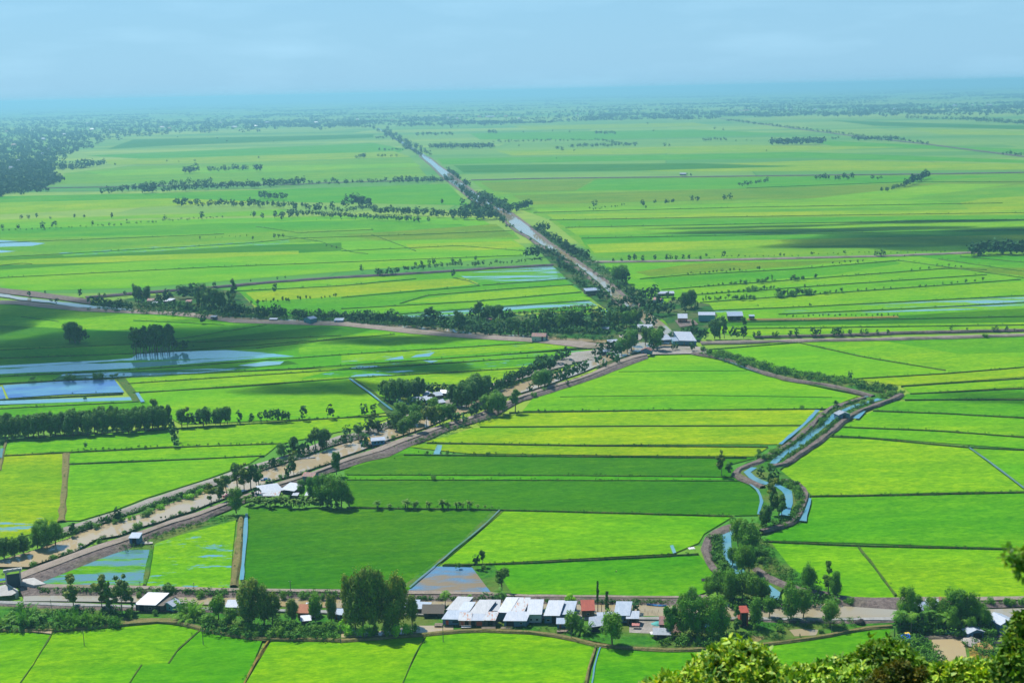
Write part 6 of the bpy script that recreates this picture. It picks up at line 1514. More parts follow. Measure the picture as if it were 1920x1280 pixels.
HOUSES = []
def house(label, px, py, w, d, hf, hb, roof='zinc', wall='blue', kind='shed', yaw=-8, z=1.6, front=None, back=None, cat='shack', name='shack', gable_h=None, stilts=True, group=None, ov=.35, skew=0.0):
    """front bottom middle of the house at the picture point. kind: shed (one slope), gable_x (ridge along the front), gable_y (ridge running back)"""
    W = P(px, py, z)
    root = empty(name, (W.x, W.y, z), R(yaw))
    hw = w / 2; z0 = .35 if stilts else -.2
    rr = random.Random(int(px * 7 + py))
    wm = WALLS[wall]; rm = ROOFS[roof]
    def sk(y): return skew * y
    # walls: prism whose top follows the roof
    if kind == 'shed':
        prof = [(-hw, 0, hf), (hw, 0, hf), (hw + sk(d), d, hb), (-hw + sk(d), d, hb)]
        V = [(-hw, 0, z0), (hw, 0, z0), (hw + sk(d), d, z0), (-hw + sk(d), d, z0)] + prof
        mesh_obj('wall', V, [(0, 3, 2, 1), (0, 1, 5, 4), (1, 2, 6, 5), (2, 3, 7, 6), (3, 0, 4, 7), (4, 5, 6, 7)], wm, root)
        s = (hb - hf) / d
        rf = slab('roof', [(-hw - ov - sk(ov), -ov, hf - s * ov + .06), (hw + ov - sk(ov), -ov, hf - s * ov + .06), (hw + ov + sk(d), d + ov * .6, hb + s * ov * .6 + .06), (-hw - ov + sk(d), d + ov * .6, hb + s * ov * .6 + .06)], .09, rm, root)
    elif kind == 'gable_x':
        gh = gable_h or w * .28; rid = d * .5
        V = [(-hw, 0, z0), (hw, 0, z0), (hw, d, z0), (-hw, d, z0), (-hw, 0, hf), (hw, 0, hf), (hw, d, hf), (-hw, d, hf), (-hw, rid, hf + gh), (hw, rid, hf + gh)]
        mesh_obj('wall', V, [(0, 3, 2, 1), (0, 1, 5, 4), (2, 3, 7, 6), (1, 2, 6, 9, 5), (3, 0, 4, 8, 7), (4, 5, 9, 8), (6, 7, 8, 9)], wm, root)
        s = gh / rid
        rf = slab('roof', [(-hw - ov, -ov, hf - s * ov + .06), (hw + ov, -ov, hf - s * ov + .06), (hw + ov, rid, hf + gh + .06), (-hw - ov, rid, hf + gh + .06)], .09, rm, root)
        slab('roof', [(hw + ov, d + ov, hf - s * ov + .06), (-hw - ov, d + ov, hf - s * ov + .06), (-hw - ov, rid + .01, hf + gh + .06), (hw + ov, rid + .01, hf + gh + .06)], .09, rm, root)
    else:
        gh = gable_h or w * .22
        V = [(-hw, 0, z0), (hw, 0, z0), (hw, d, z0), (-hw, d, z0), (-hw, 0, hf), (hw, 0, hf), (hw, d, hf), (-hw, d, hf), (0, 0, hf + gh), (0, d, hf + gh)]
        mesh_obj('wall', V, [(0, 3, 2, 1), (0, 1, 5, 8, 4), (1, 2, 6, 5), (2, 3, 7, 9, 6), (3, 0, 4, 7), (4, 8, 9, 7), (5, 6, 9, 8)], wm, root)
        s = gh / hw
        for sx in (-1, 1):
            q = [(0, -ov, hf + gh + .06), (sx * (hw + ov), -ov, hf - s * ov + .06), (sx * (hw + ov), d + ov, hf - s * ov + .06), (0, d + ov, hf + gh + .06)]
            if sx < 0: q = [q[1], q[0], q[3], q[2]]
            rf = slab('roof', q, .09, rm, root)
    # front openings, set proud of the wall
    items = front if front is not None else [('door', -.45 * hw, .9), ('window', .35 * hw, 1.1)]
    for it in items:
        k_, x_, w_ = it[:3]
        m_ = it[3] if len(it) > 3 else None
        if k_ == 'door':
            dr = box('door', x_ - w_ / 2, x_ + w_ / 2, -.07, -.003, z0 + .02, min(z0 + 2.0, hf - .12), m_ or DOORW, root)
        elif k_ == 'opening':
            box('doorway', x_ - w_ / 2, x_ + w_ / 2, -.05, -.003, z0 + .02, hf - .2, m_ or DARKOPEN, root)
        else:
            fr = box('window', x_ - w_ / 2, x_ + w_ / 2, -.08, -.003, z0 + .95, min(z0 + 1.9, hf - .2), m_ or METAL, root)
            box('pane', x_ - w_ / 2 + .1, x_ + w_ / 2 - .1, -.11, -.083, z0 + 1.05, min(z0 + 1.8, hf - .3), DARKOPEN, fr)
    if stilts:
        nx = max(2, int(w / 2.2))
        for i in range(nx + 1):
            for yy in (.15, d - .15):
                x_ = -hw + .12 + (w - .24) * i / nx + sk(yy)
                box('stilt', x_ - .09, x_ + .09, yy - .09, yy + .09, -1.2, z0 - .003, POSTW, root)
    tag(root, label, cat, group)
    HOUSES.append(root)
    return root
RED = ROOFS['red']
# the shack row, left to right
house('thatched brown hut at the left end of the shack row', 812, 1156, 8.5, 6.0, 2.4, 0, 'thatch', 'dark', 'gable_x', yaw=-4, gable_h=2.2, front=[('opening', 0, 4)], ov=.8)
house('small blue roofed shack half hidden behind trees left of the thatched hut', 792, 1150, 6, 4.5, 2.4, 3.6, 'zinc', 'dark', yaw=-10)
house('pale roofed shack hidden behind the leaning tree', 765, 1148, 9, 5.5, 2.6, 3.8, 'zinc', 'blue', yaw=-6)
house('leftmost grey roofed house behind the low front roof', 852, 1156, 6.4, 8.0, 3.4, 6.2, 'grey', 'blue', yaw=-10, skew=.45, front=[])
house('low pale roof shack with blue curtain at the front left', 848, 1172, 8.4, 5.4, 3.0, 4.6, 'zinc', 'blue', yaw=-6, skew=.35, front=[('door', -2.2, 1.2, DOORR), ('window', 1.4, 2.8, SHUTTER)])
house('small zinc roof tucked between two larger grey roofs', 870, 1158, 4.6, 5.5, 3.2, 5.2, 'zinc', 'dark', yaw=-8, skew=.35, front=[])
house('large grey roofed house rising behind the patched verandas', 895, 1166, 7.0, 8.6, 3.7, 6.8, 'grey', 'blue', yaw=-8, skew=.42, front=[])
house('patched shack with rusty sheets and white fence at its front', 872, 1174, 5.2, 4.8, 2.9, 4.4, 'patched', 'rust', yaw=-5, front=[('opening', .8, 1.6), ('door', -1.2, 1.0, DOORR)])
house('shack with torn white awning and red cloth underneath', 893, 1174, 6.4, 4.4, 2.9, 3.9, 'white', 'dark', yaw=-4, front=[('door', 1.4, 2.4, DOORR), ('opening', -1.4, 1.8)])
house('beige roofed shack with rust patches on its lower sheets', 918, 1174, 4.8, 5.0, 3.0, 4.6, 'patched', 'dark', yaw=-6, skew=.2, front=[('opening', .3, 2.2)])
house('pale grey roof behind the rust patched shack', 924, 1160, 5.8, 6.4, 4.0, 6.2, 'grey', 'dark', yaw=-4, front=[])
house('white roof joined to the large patched grey roof', 945, 1163, 5.0, 8.4, 4.0, 7.3, 'white', 'blue', yaw=-6, skew=.38, front=[])
house('large patched grey roof in the middle of the shack row', 968, 1163, 6.4, 8.4, 4.0, 7.2, 'patched', 'blue', yaw=-5, skew=.3, front=[])
house('low white roofed shack in the middle front of the row', 966, 1175, 9.6, 5.4, 3.0, 4.7, 'white', 'blue', yaw=-4, skew=.28, front=[('opening', -2.2, 3.2), ('window', 2.6, 1.2)])
house('white roofed house with tall pale grey wall', 1002, 1168, 6.0, 8.0, 4.3, 7.6, 'white', 'grey', yaw=-3, skew=.1, front=[('window', 1.2, 1.2), ('window', -1.4, 1.0)])
house('white roofed house with dark blue wall right of the pale wall', 1035, 1169, 6.4, 8.0, 4.0, 7.4, 'white', 'blue', yaw=-4, skew=.25, front=[('opening', .8, 1.8), ('window', -1.6, 1.4)])
house('pale blue roofed house beside the dark front tree', 1061, 1166, 6.2, 7.4, 3.8, 6.6, 'zinc', 'blue', yaw=-4, skew=.2)
house('small pale lean-to under the dark front tree', 1056, 1178, 5.4, 3.6, 2.3, 3.2, 'zinc', 'blue', yaw=-4)
house('red rusty roofed house behind the trees of the shack row', 1103, 1158, 5.4, 6.0, 3.6, 5.8, 'red', 'wood', yaw=0, front=[('window', 0, 1.2)])
house('white lean-to roof left of the dense round tree', 1117, 1183, 6.0, 5.0, 2.4, 4.4, 'white', 'dark', yaw=14, skew=.4, front=[('opening', 0, 3.4)], stilts=False)
house('white roof partly hidden by the dense round tree', 1137, 1175, 6.5, 5.0, 3.0, 4.6, 'white', 'grey', yaw=4)
house('tall zinc roofed house right of the dense round tree', 1166, 1168, 6.4, 7.6, 3.8, 6.8, 'zinc', 'blue', yaw=-5, skew=.15)
house('small white roofed house with dark front at the yard edge', 1186, 1171, 5.0, 4.6, 3.0, 4.3, 'white', 'dark', yaw=-3, skew=.1, front=[('opening', 0, 2.8)])
house('scrap roofed low hut under the tree right of the yard', 1241, 1197, 7.0, 4.0, 1.9, 3.0, 'grey', 'wood', yaw=-6, stilts=False, front=[('opening', 0, 4.0)])
house('brown red patched shed behind the scrap hut', 1248, 1180, 5.2, 5, 2.4, 3.8, 'brownred', 'dark', yaw=-8, stilts=False)
house('red walled house between the dense trees', 1395, 1174, 3.6, 5.0, 6.4, 7.2, 'red', 'red', yaw=2, cat='house', name='house', front=[('opening', 0, 2.2)])
house('small blue shack at the foot of the dense clump', 1327, 1185, 3, 3, 2.6, 3.0, 'blue', 'blue', yaw=0)
# left hut group
house('white roofed hut with dark wall left of the village trees', 274, 1146, 9.6, 7.0, 3.4, 6.2, 'white', 'dark', yaw=-8, skew=.5, front=[('opening', -2, 2.0), ('window', 2, 1.4)])
house('grey thatched lean-to between the two white roofs at the left', 297, 1146, 5.0, 5.2, 3.0, 4.6, 'thatch', 'dark', yaw=-8, skew=.5, front=[('opening', 0, 2)])
house('small hut with pale gabled roof right of the grey lean-to', 315, 1145, 6.4, 5.0, 2.8, 0, 'white', 'teal', 'gable_y', yaw=-28, gable_h=1.4)
house('white roofed house hidden behind the tallest eucalyptus', 437, 1150, 6.5, 5, 3.2, 4.4, 'white', 'grey', yaw=-4)
house('white roofed shack beside the red sheet', 580, 1158, 6.0, 5.0, 3.4, 5.0, 'white', 'grey', yaw=-6, skew=.2)
house('rusty red patched shack among the village trees', 568, 1160, 4.8, 5, 3.0, 4.8, 'rust', 'rust', yaw=-6)
house('tiny white roof below the rusty patched shack', 574, 1170, 4.2, 3.2, 1.8, 2.8, 'white', 'dark', yaw=8, stilts=False)
house('blue grey shack between the trees left of the big clump', 636, 1162, 5.2, 4, 2.6, 3.6, 'zinc', 'blue', yaw=-6)
# lower right houses
house('white gabled house at the right edge with blue wall', 1890, 1186, 8.4, 8.5, 4.4, 0, 'white', 'blue', 'gable_y', yaw=22, gable_h=1.5, cat='house', name='house', stilts=False, front=[('window', -2, 1.2), ('door', 1.4, 1.1)])
house('small gabled hut with white roof beside the fish pond', 1830, 1195, 7.4, 4.4, 2.3, 0, 'white', 'blue', 'gable_y', yaw=12, gable_h=1.3, cat='hut', name='hut', stilts=False, front=[('opening', .8, 4.2), ('window', -2.8, 1.1, SHUTTER)])
house('pale roofed house hidden in the palm grove', 1735, 1160, 6.0, 5.5, 3.6, 5.4, 'zinc', 'blue', yaw=10, cat='house', name='house', stilts=False)
house('white roofed house in the middle of the palm grove', 1750, 1156, 5.0, 5.5, 4.0, 5.8, 'white', 'blue', yaw=-8, cat='house', name='house', stilts=False)
house('pink roofed house in the right half of the palm grove', 1776, 1152, 5.0, 5.5, 4.0, 5.8, 'brownred', 'cream', yaw=-8, cat='house', name='house', stilts=False)
house('pale roofed house behind the right end of the grove', 1806, 1152, 7.0, 5.5, 3.0, 4.6, 'zinc', 'grey', yaw=-4, cat='house', name='house', stilts=False)
# bank shed and mid houses
house('small pale roofed shed on the near bank road', 252, 1019, 5.2, 4.6, 3.2, 4.4, 'zinc', 'blue', yaw=-6, z=1.8, front=[('opening', 0, 2.2)], stilts=False)
house('white winged roof house behind the banana grove', 512, 931, 12, 7, 3.2, 5.6, 'white', 'dark', yaw=22, skew=-.3, cat='house', name='house', front=[('opening', 0, 3)])
house('long low patched roof left of the winged roof house', 500, 936, 14, 5, 2.2, 3.6, 'patched', 'dark', yaw=-4, cat='house', name='house', front=[('opening', 0, 5)])
house('pale gabled roof rising behind the banana grove', 540, 929, 9, 7, 3.4, 5.6, 'white', 'dark', yaw=-24, skew=.3, cat='house', name='house', front=[('opening', 0, 3)])
house('small white roof right of the winged roof house', 583, 936, 6.6, 4, 2.4, 3.6, 'white', 'dark', yaw=-10)
house('tiny white roof between the two white houses by the bananas', 553, 934, 3, 3, 1.8, 2.4, 'white', 'dark', yaw=-10)
house('blue walled house with red roof beside the bank road', 578, 903, 7.6, 6, 3.4, 0, 'brownred', 'blue', 'gable_x', yaw=-20, gable_h=1.6, cat='house', name='house')
house('long pale blue roofed shed at the canal bend', 782, 758, 17, 6, 3.0, 4.4, 'white', 'teal', yaw=14, cat='shed', name='shed', front=[('opening', -4, 2), ('opening', 3, 2)])
house('short pale roof at the right end of the long shed', 800, 757, 7, 5, 2.8, 4, 'white', 'teal', yaw=-4)
house('left end roof of the long pale shed', 759, 761, 8, 6, 2.6, 4, 'white', 'teal', yaw=8)
house('gabled white house with brown front among the clumps', 808, 751, 7, 8, 4.0, 0, 'white', 'wood', 'gable_y', yaw=24, gable_h=2, cat='house', name='house', front=[('door', 0, 1.6, DOORR)])
house('middle white roof of the three behind the canal bend', 823, 748, 6, 5, 2.8, 4.4, 'white', 'dark', yaw=20)
house('rightmost white gabled roof of the three behind the canal bend', 835, 744, 9, 6, 3.0, 0, 'white', 'dark', 'gable_x', yaw=-18, gable_h=1.8, cat='house', name='house')
house('small white roofed hut at the water beside the canal bend', 829, 761, 5.5, 5, 2.6, 3.8, 'white', 'dark', yaw=26)
house('lone grey roofed shed on the winding small canal', 1583, 785, 8.8, 6.5, 3.0, 0, 'grey', 'blue', 'gable_y', yaw=14, gable_h=1.6, cat='shed', name='shed', z=2.0, stilts=False, front=[('opening', 0, 2)])
house('teal walled house on the road beside the curving canal', 576, 606, 10, 9, 4.6, 0, 'zinc', 'teal', 'gable_y', yaw=-38, gable_h=1.6, cat='house', name='house', z=2, stilts=False)
house('small pale roofed roadside house right of the teal house', 635, 605, 9, 5, 2.4, 3.8, 'zinc', 'blue', yaw=-6, z=2)
house('small dark shed on the road below the grove at the left', 400, 598, 6, 4, 2.2, 3.0, 'grey', 'dark', yaw=-8, z=2)
house('low white shed on the road left of the teal house', 512, 602, 8, 4, 1.8, 2.6, 'white', 'dark', yaw=-6, z=2)
house('brown roofed house in the left trees by the curving canal', 282, 569, 8, 6, 3.4, 0, 'brownred', 'cream', 'gable_x', yaw=-12, gable_h=2, cat='house', name='house', z=2)
house('white roofed house right of the brown roofed one in the trees', 312, 570, 8, 7, 3.2, 5.4, 'white', 'dark', yaw=-24, skew=.5, cat='house', name='house', z=2)
house('tiny white roof between two houses in the left trees', 290, 572, 6, 5, 2.4, 3.4, 'white', 'dark', yaw=-6, z=2)
house('pinkish roof half seen among the left trees', 353, 571, 6, 5, 3.4, 4.6, 'brownred', 'cream', yaw=-6, z=2)
house('pale roof hidden in the trees along the curving canal', 918, 604, 8, 6, 3.0, 4.4, 'brownred', 'dark', yaw=-20)
house('rust roofed pale walled house at the end of the bank road', 1010, 639, 13, 8, 4.2, 0, 'brownred', 'grey', 'gable_x', yaw=-12, gable_h=2.4, cat='house', name='house', z=2.2, stilts=False, front=[('window', -3, 1.4), ('opening', 3.5, 2)])
house('blue walled annex right of the rust roofed house', 1019, 639, 7, 5, 2.8, 4.0, 'brownred', 'blue', yaw=-8, z=2.2, stilts=False)
house('dark walled shed with pale roof left of the straight canal', 1112, 552, 17, 8, 4.4, 6.2, 'zinc', 'dark', yaw=16, cat='shed', name='shed', z=2)
house('tiny white roof inside the dense grove', 1131, 620, 10, 4, 2.0, 3.0, 'white', 'dark', yaw=-14, z=2)
house('white roof in front of the pale yard at the junction', 1209, 619, 14, 7, 2.6, 0, 'white', 'dark', 'gable_x', yaw=-10, gable_h=2.4, z=2)
house('white roofed boat shed left of the junction tree', 1249, 643, 13, 9, 3.0, 6.0, 'white', 'blue', yaw=10, skew=-.4, cat='shed', name='shed', z=2.2)
house('largest pale blue roofed shed at the junction', 1290, 646, 15, 14, 3.6, 9.0, 'white', 'blue', yaw=-14, skew=-.5, cat='shed', name='shed', z=2.2, stilts=False)
house('smaller white roof left of the largest junction shed', 1271, 645, 9, 7, 3.0, 5.0, 'zinc', 'teal', yaw=6, cat='shed', name='shed', z=2.2)
house('dark blue shed standing on the near bank at the junction', 1211, 664, 9, 6, 3.4, 0, 'brownred', 'blue', 'gable_y', yaw=-20, gable_h=1.8, cat='shed', name='shed', z=2.5, stilts=False)
house('small pale hut on the canal between junction trees', 1133, 664, 9, 5, 2.2, 3.4, 'zinc', 'dark', yaw=-10)
house('tiny white roof behind the junction clump', 1150, 645, 9, 5, 2, 3.2, 'white', 'dark', yaw=10)
house('white and red roofed house left of the blue warehouse', 1280, 604, 9, 8, 4.0, 7.0, 'white', 'rust', yaw=-6, z=2, cat='house', name='house')
house('blue warehouse with white roof right of the junction', 1325, 602, 16, 11, 6.0, 7.2, 'white', 'teal', yaw=-8, cat='warehouse', name='warehouse', z=2, stilts=False, front=[('door', 5, 2.5, METAL)])
house('dark walled long shed right of the blue warehouse', 1379, 599, 15, 10, 3.6, 6.2, 'zinc', 'dark', yaw=-3, cat='shed', name='shed', z=2, stilts=False, front=[('opening', -4, 3), ('opening', 3, 4)])
house('tiny shed at the right end of the right hand sheds', 1410, 598, 5, 5, 2.8, 3.4, 'zinc', 'dark', yaw=-3, z=2)
house('pink and white roofed house by the straight canal', 1231, 570, 9, 8, 4.5, 0, 'brownred', 'white', 'gable_x', yaw=-30, gable_h=2, cat='house', name='house', z=2)
house('long pale roof behind the right hand canal trees', 1249, 556, 18, 6, 3.4, 5, 'white', 'dark', yaw=0, z=2)
house('tiny white house on the far cross road', 1281, 329, 16, 8, 4, 6, 'white', 'dark', yaw=0, z=2, cat='house', name='house')
# houses sprinkled through the far settlements: one mesh each
fh = random.Random(44)
def far_house(px, py, w, roofm, lab):
    W = P(px, py, 0)
    V = []; Fc = []; d = w * .6; h = 7; g = 5
    V = [(-w / 2, 0, 0), (w / 2, 0, 0), (w / 2, d, 0), (-w / 2, d, 0), (-w / 2, 0, h), (w / 2, 0, h), (w / 2, d, h), (-w / 2, d, h), (-w / 2 + 1, d / 2, h + g), (w / 2 - 1, d / 2, h + g)]
    e = mesh_obj('house', V, [(0, 1, 5, 4), (1, 2, 6, 5), (2, 3, 7, 6), (3, 0, 4, 7), (4, 5, 9, 8), (6, 7, 8, 9), (5, 6, 9), (7, 4, 8)], WALLS['cream'])
    e.data.materials.append(roofm)
    for p_ in e.data.polygons[4:]: p_.material_index = 1
    e.location = (W.x, W.y, 8); e.rotation_euler = (0, 0, fh.uniform(-.4, .4))
    return tag(e, lab, 'house', 'pale far houses in the settled woodland')
for (x, y, w) in ((172, 246, 60), (25, 277, 50), (80, 265, 50), (82, 266, 36), (304, 242, 60), (318, 244, 50), (439, 242, 70), (480, 240, 50), (502, 233, 90), (592, 233, 60), (20, 323, 30), (12, 250, 40), (60, 248, 40), (120, 256, 40), (80, 295, 24), (34, 309, 26), (90, 286, 24), (207, 247, 36), (228, 246, 36), (164, 234, 44),
                  (670, 227, 50), (735, 228, 40), (840, 224, 50), (857, 225, 46), (899, 222, 60), (920, 222, 150), (948, 221, 60), (973, 226, 40), (825, 206, 50), (1083, 219, 40), (1116, 190, 50), (1481, 208, 60), (1530, 208, 50), (1677, 208, 50), (1790, 201, 70), (1823, 200, 50), (1856, 200, 90), (1400, 210, 90), (1390, 211, 50), (1594, 206, 40), (414, 233, 40), (1296, 193, 50)):
    far_house(x, y, w * .5, ROOFS['white'] if fh.random() < .75 else ROOFS['brownred'], 'pale house scattered in the far settled woodland')

# ------------------------------------------------------------------ boats, poles, gate, people and small things
HULLB = mat_plain('hull_blue', (.05, .22, .5, 1)); HULLW = mat_plain('hull_white', (.7, .7, .68, 1)); HULLD = mat_plain('hull_dark', (.08, .06, .05, 1)); TARPB = mat_plain('tarp_blue', (.03, .16, .62, 1)); NETT = mat_plain('net_teal', (.10, .42, .38, 1)); YELLOWM = mat_plain('paint_yellow', (.75, .55, .05, 1))
def boat(label, px, py, L, B, yaw, mat, z=1.30, cabin=False, canopy=None):
    W = P(px, py, z)
    root = empty('boat', (W.x, W.y, z), R(yaw))
    V = []; Fc = []; n = 11
    for i in range(n):
        f = i / (n - 1); x = (f - .5) * L; b = B / 2 * (math.sin(math.pi * (.08 + .84 * f)) ** .55); sh = .35 + .5 * abs(f - .5) ** 2 * 4 * .6
        V += [(x, -b, sh), (x, -b * .6, -.15), (x, b * .6, -.15), (x, b, sh), (x, b * .82, sh - .03), (x, b * .5, .05), (x, -b * .5, .05), (x, -b * .82, sh - .03)]
    for i in range(n - 1):
        for k in range(8):
            a = i * 8 + k; b_ = i * 8 + (k + 1) % 8
            Fc.append((a, b_, b_ + 8, a + 8))
    Fc += [tuple(range(8))[::-1], tuple((n - 1) * 8 + k for k in range(8))]
    mesh_obj('hull', V, Fc, mat, root)
    for x in (-.25, .05, .28):
        box('thwart', x * L - .12, x * L + .12, -B * .38, B * .38, .24, .30, POSTW, root)
    if canopy:
        V = []; Fc = []
        for i in range(2):
            for k in range(7):
                a = math.pi * k / 6
                V.append(((-.2 + i * .4) * L, math.cos(a) * B * .45, .3 + math.sin(a) * 1.3))
        Fc = [(k, k + 1, k + 8, k + 7) for k in range(6)]
        mesh_obj('canopy', V, Fc, canopy, root)
    return tag(root, label, 'boat')
boat('slim blue boat moored at the far canal edge beside the village', 1231, 1135, 9, 1.6, -14, HULLB)
boat('narrow pale boat moored against the far bank of the wide canal', 571, 859, 14, 2.0, 4, HULLW)
boat('small blue boat on the wide canal below the dark stemmed trees', 498, 900, 6, 2.0, 10, HULLB, canopy=HULLB)
boat('dark wooden boat moored right of the floating boat house', 722, 833, 12, 3.0, 14, HULLD)
boat('dark boat pulled against the bank beside the floating boat house', 732, 829, 10, 3.0, 20, HULLD)
boat('small pale boat near the bank below the tall dark clump', 866, 762, 9, 2.2, 30, HULLW)
boat('small blue boat by the sluice gate at the left edge', 3, 1087, 10, 2.6, 14, HULLB, z=1.5)
boat('second boat moored below the blue one at the left edge', 5, 1094, 10, 2.4, 16, HULLD, z=1.5)
boat('pink trimmed boat under the slender stemmed trees', 427, 930, 6, 2, 12, mat_plain('hull_pink', (.7, .15, .3, 1)), z=1.5, canopy=mat_plain('canopy_pink', (.75, .2, .4, 1)))
# floating boat house
W = P(704, 836, 1.3); bh = empty('boat_house', (W.x, W.y, 1.3), R(14))
box('raft', -7, 7, 0, 6, -.2, .6, HULLD, bh); box('cabin', -2, 6.4, .8, 5.4, .603, 3.4, mat_plain('cabin_blue', (.10, .30, .55, 1)), bh)
slab('roof', [(-2.8, .1, 3.45), (7, .1, 3.45), (7, 6, 4.3), (-2.8, 6, 4.3)], .1, ROOFS['white'], bh)
slab('awning', [(-6.6, .6, 3.4), (-2.9, .6, 3.5), (-2.9, 5, 4.6), (-6.6, 5, 4.2)], .08, YELLOWM, bh)
for x in (-6.4, -3.2):
    box('post', x - .08, x + .08, .7, .86, .603, 3.38, POSTW, bh); box('post', x - .08, x + .08, 4.6, 4.76, .603, 4.1, POSTW, bh)
for x in (-.6, 1.6, 3.8): box('window', x, x + 1.3, .74, .795, 1.5, 2.6, DARKOPEN, bh)
tag(bh, 'blue and white floating boat house with yellow awning on the wide canal', 'boat house')

def pole(label, px, py, hpx, z=1.2, arm=True, lean=0, mat=None, r=.13, cat='utility pole', group=None):
    W = P(px, py, z); h = world_h(px, py, hpx)
    root = empty('utility_pole', (W.x, W.y, z - .3))
    root.rotation_euler = (0, R(lean), 0)
    me = trunk_mesh('pole', [((0, 0, 0), (0, 0, h), r * 1.25, r * .75)], mat or CONCD, 8)
    s = bpy.data.objects.new('shaft', me); COL.objects.link(s); s.parent = root
    if arm:
        box('crossarm', -.6, .6, -.07, .07, h - .55, h - .42, CONCD, root)
        for x in (-.5, .5): box('insulator', x - .05, x + .05, -.05, .05, h - .417, h - .2, HULLW, root)
    return tag(root, label, cat, group)
pole('utility pole in the lower left green field', 158, 1208, 30); pole('utility pole in the field left of the orange path', 381, 1206, 28)
pole('utility pole below the large eucalyptus clump', 639, 1204, 36); pole('utility pole in front of the low blue fronted shack', 831, 1201, 30)
pole('utility pole in front of the dark front tree', 1071, 1197, 34); pole('utility pole on the bank above the village trees', 545, 1108, 22, z=2.8)
pole('utility pole on the bank track above the left hut', 263, 1104, 16, z=2.8); pole('utility pole on the bank track left of the big tree', 364, 1106, 16, z=2.8)
pole('leaning pale pole in the lane at the left', 99, 1151, 30, lean=-4, mat=METAL, arm=False, z=1.7)
pole('thin wooden post beside the pole like tree', 1128, 1146, 18, arm=False, mat=POSTW, z=1.4)
pole('yellowish concrete post at the corner of the deep green field', 1677, 1196, 24, arm=False, mat=mat_plain('post_yellow', (.42, .38, .18, 1)), r=.3)
pole('thin grey pole beside the small pond', 1559, 1187, 26, z=1.4)

# sluice gate at the lower left
W = P(27, 1103, 1.3); gt = empty('sluice_gate', (W.x, W.y, 1.3), R(20))
for x in (-3.2, 3.2):
    for y in (-1.2, 1.2): box('pillar', x - .3, x + .3, y - .3, y + .3, -1, 9.2, CONC, gt)
box('top_deck', -4.2, 4.2, -1.9, 1.9, 9.203, 9.6, CONC, gt)
for x in (-2.2, 0, 2.2): box('hoist', x - .3, x + .3, -.4, .4, 9.603, 10.2, METAL, gt)
box('gate_leaf', -2.88, 2.88, -.35, .35, .2, 7.4, GATEM, gt)
box('railing', -4.1, 4.1, -1.85, -1.75, 9.603, 10.4, METAL, gt)
def wing(pts, h0, h1, label_):
    V = []; Fc = []
    for (x, y), h in zip(pts, (h0, (h0 + h1) / 2, h1)): V += [(x, y, -1), (x, y, h), (x + .5, y + .3, h), (x + .5, y + .3, -1)]
    for i in range(len(pts) - 1):
        for k in range(4):
            a = i * 4 + k; b = i * 4 + (k + 1) % 4
            Fc.append((a, b, b + 4, a + 4))
    Fc += [(0, 1, 2, 3), tuple(range(len(V) - 4, len(V)))[::-1]]
    return mesh_obj(label_, V, Fc, CONC, gt)
wing([(3.4, -1.2), (9.0, -6.5), (14, -5.0)], 3.4, 2.0, 'wing_wall'); wing([(-3.4, -1.2), (1.5, -9.5), (.5, -11.0)], 3.4, 1.4, 'wing_wall')
mesh_obj('apron', [(3.9, -1.0, 3.2), (9.4, -6.2, 2.6), (14.3, -4.6, 1.9), (9, 4, 2.8), (4, 2.5, 3.2)], [(0, 1, 2, 3, 4)], CONC, gt)
mesh_obj('apron', [(-3.8, -1.2, 3.2), (-12, -2, 2.2), (-13, -9, 1.2), (-1, -11, 1.0), (1.2, -9.6, 1.5)], [(0, 1, 2, 3, 4)], CONC, gt)
tag(gt, 'concrete sluice gate with dark gate leaf and flared wing walls', 'sluice gate')

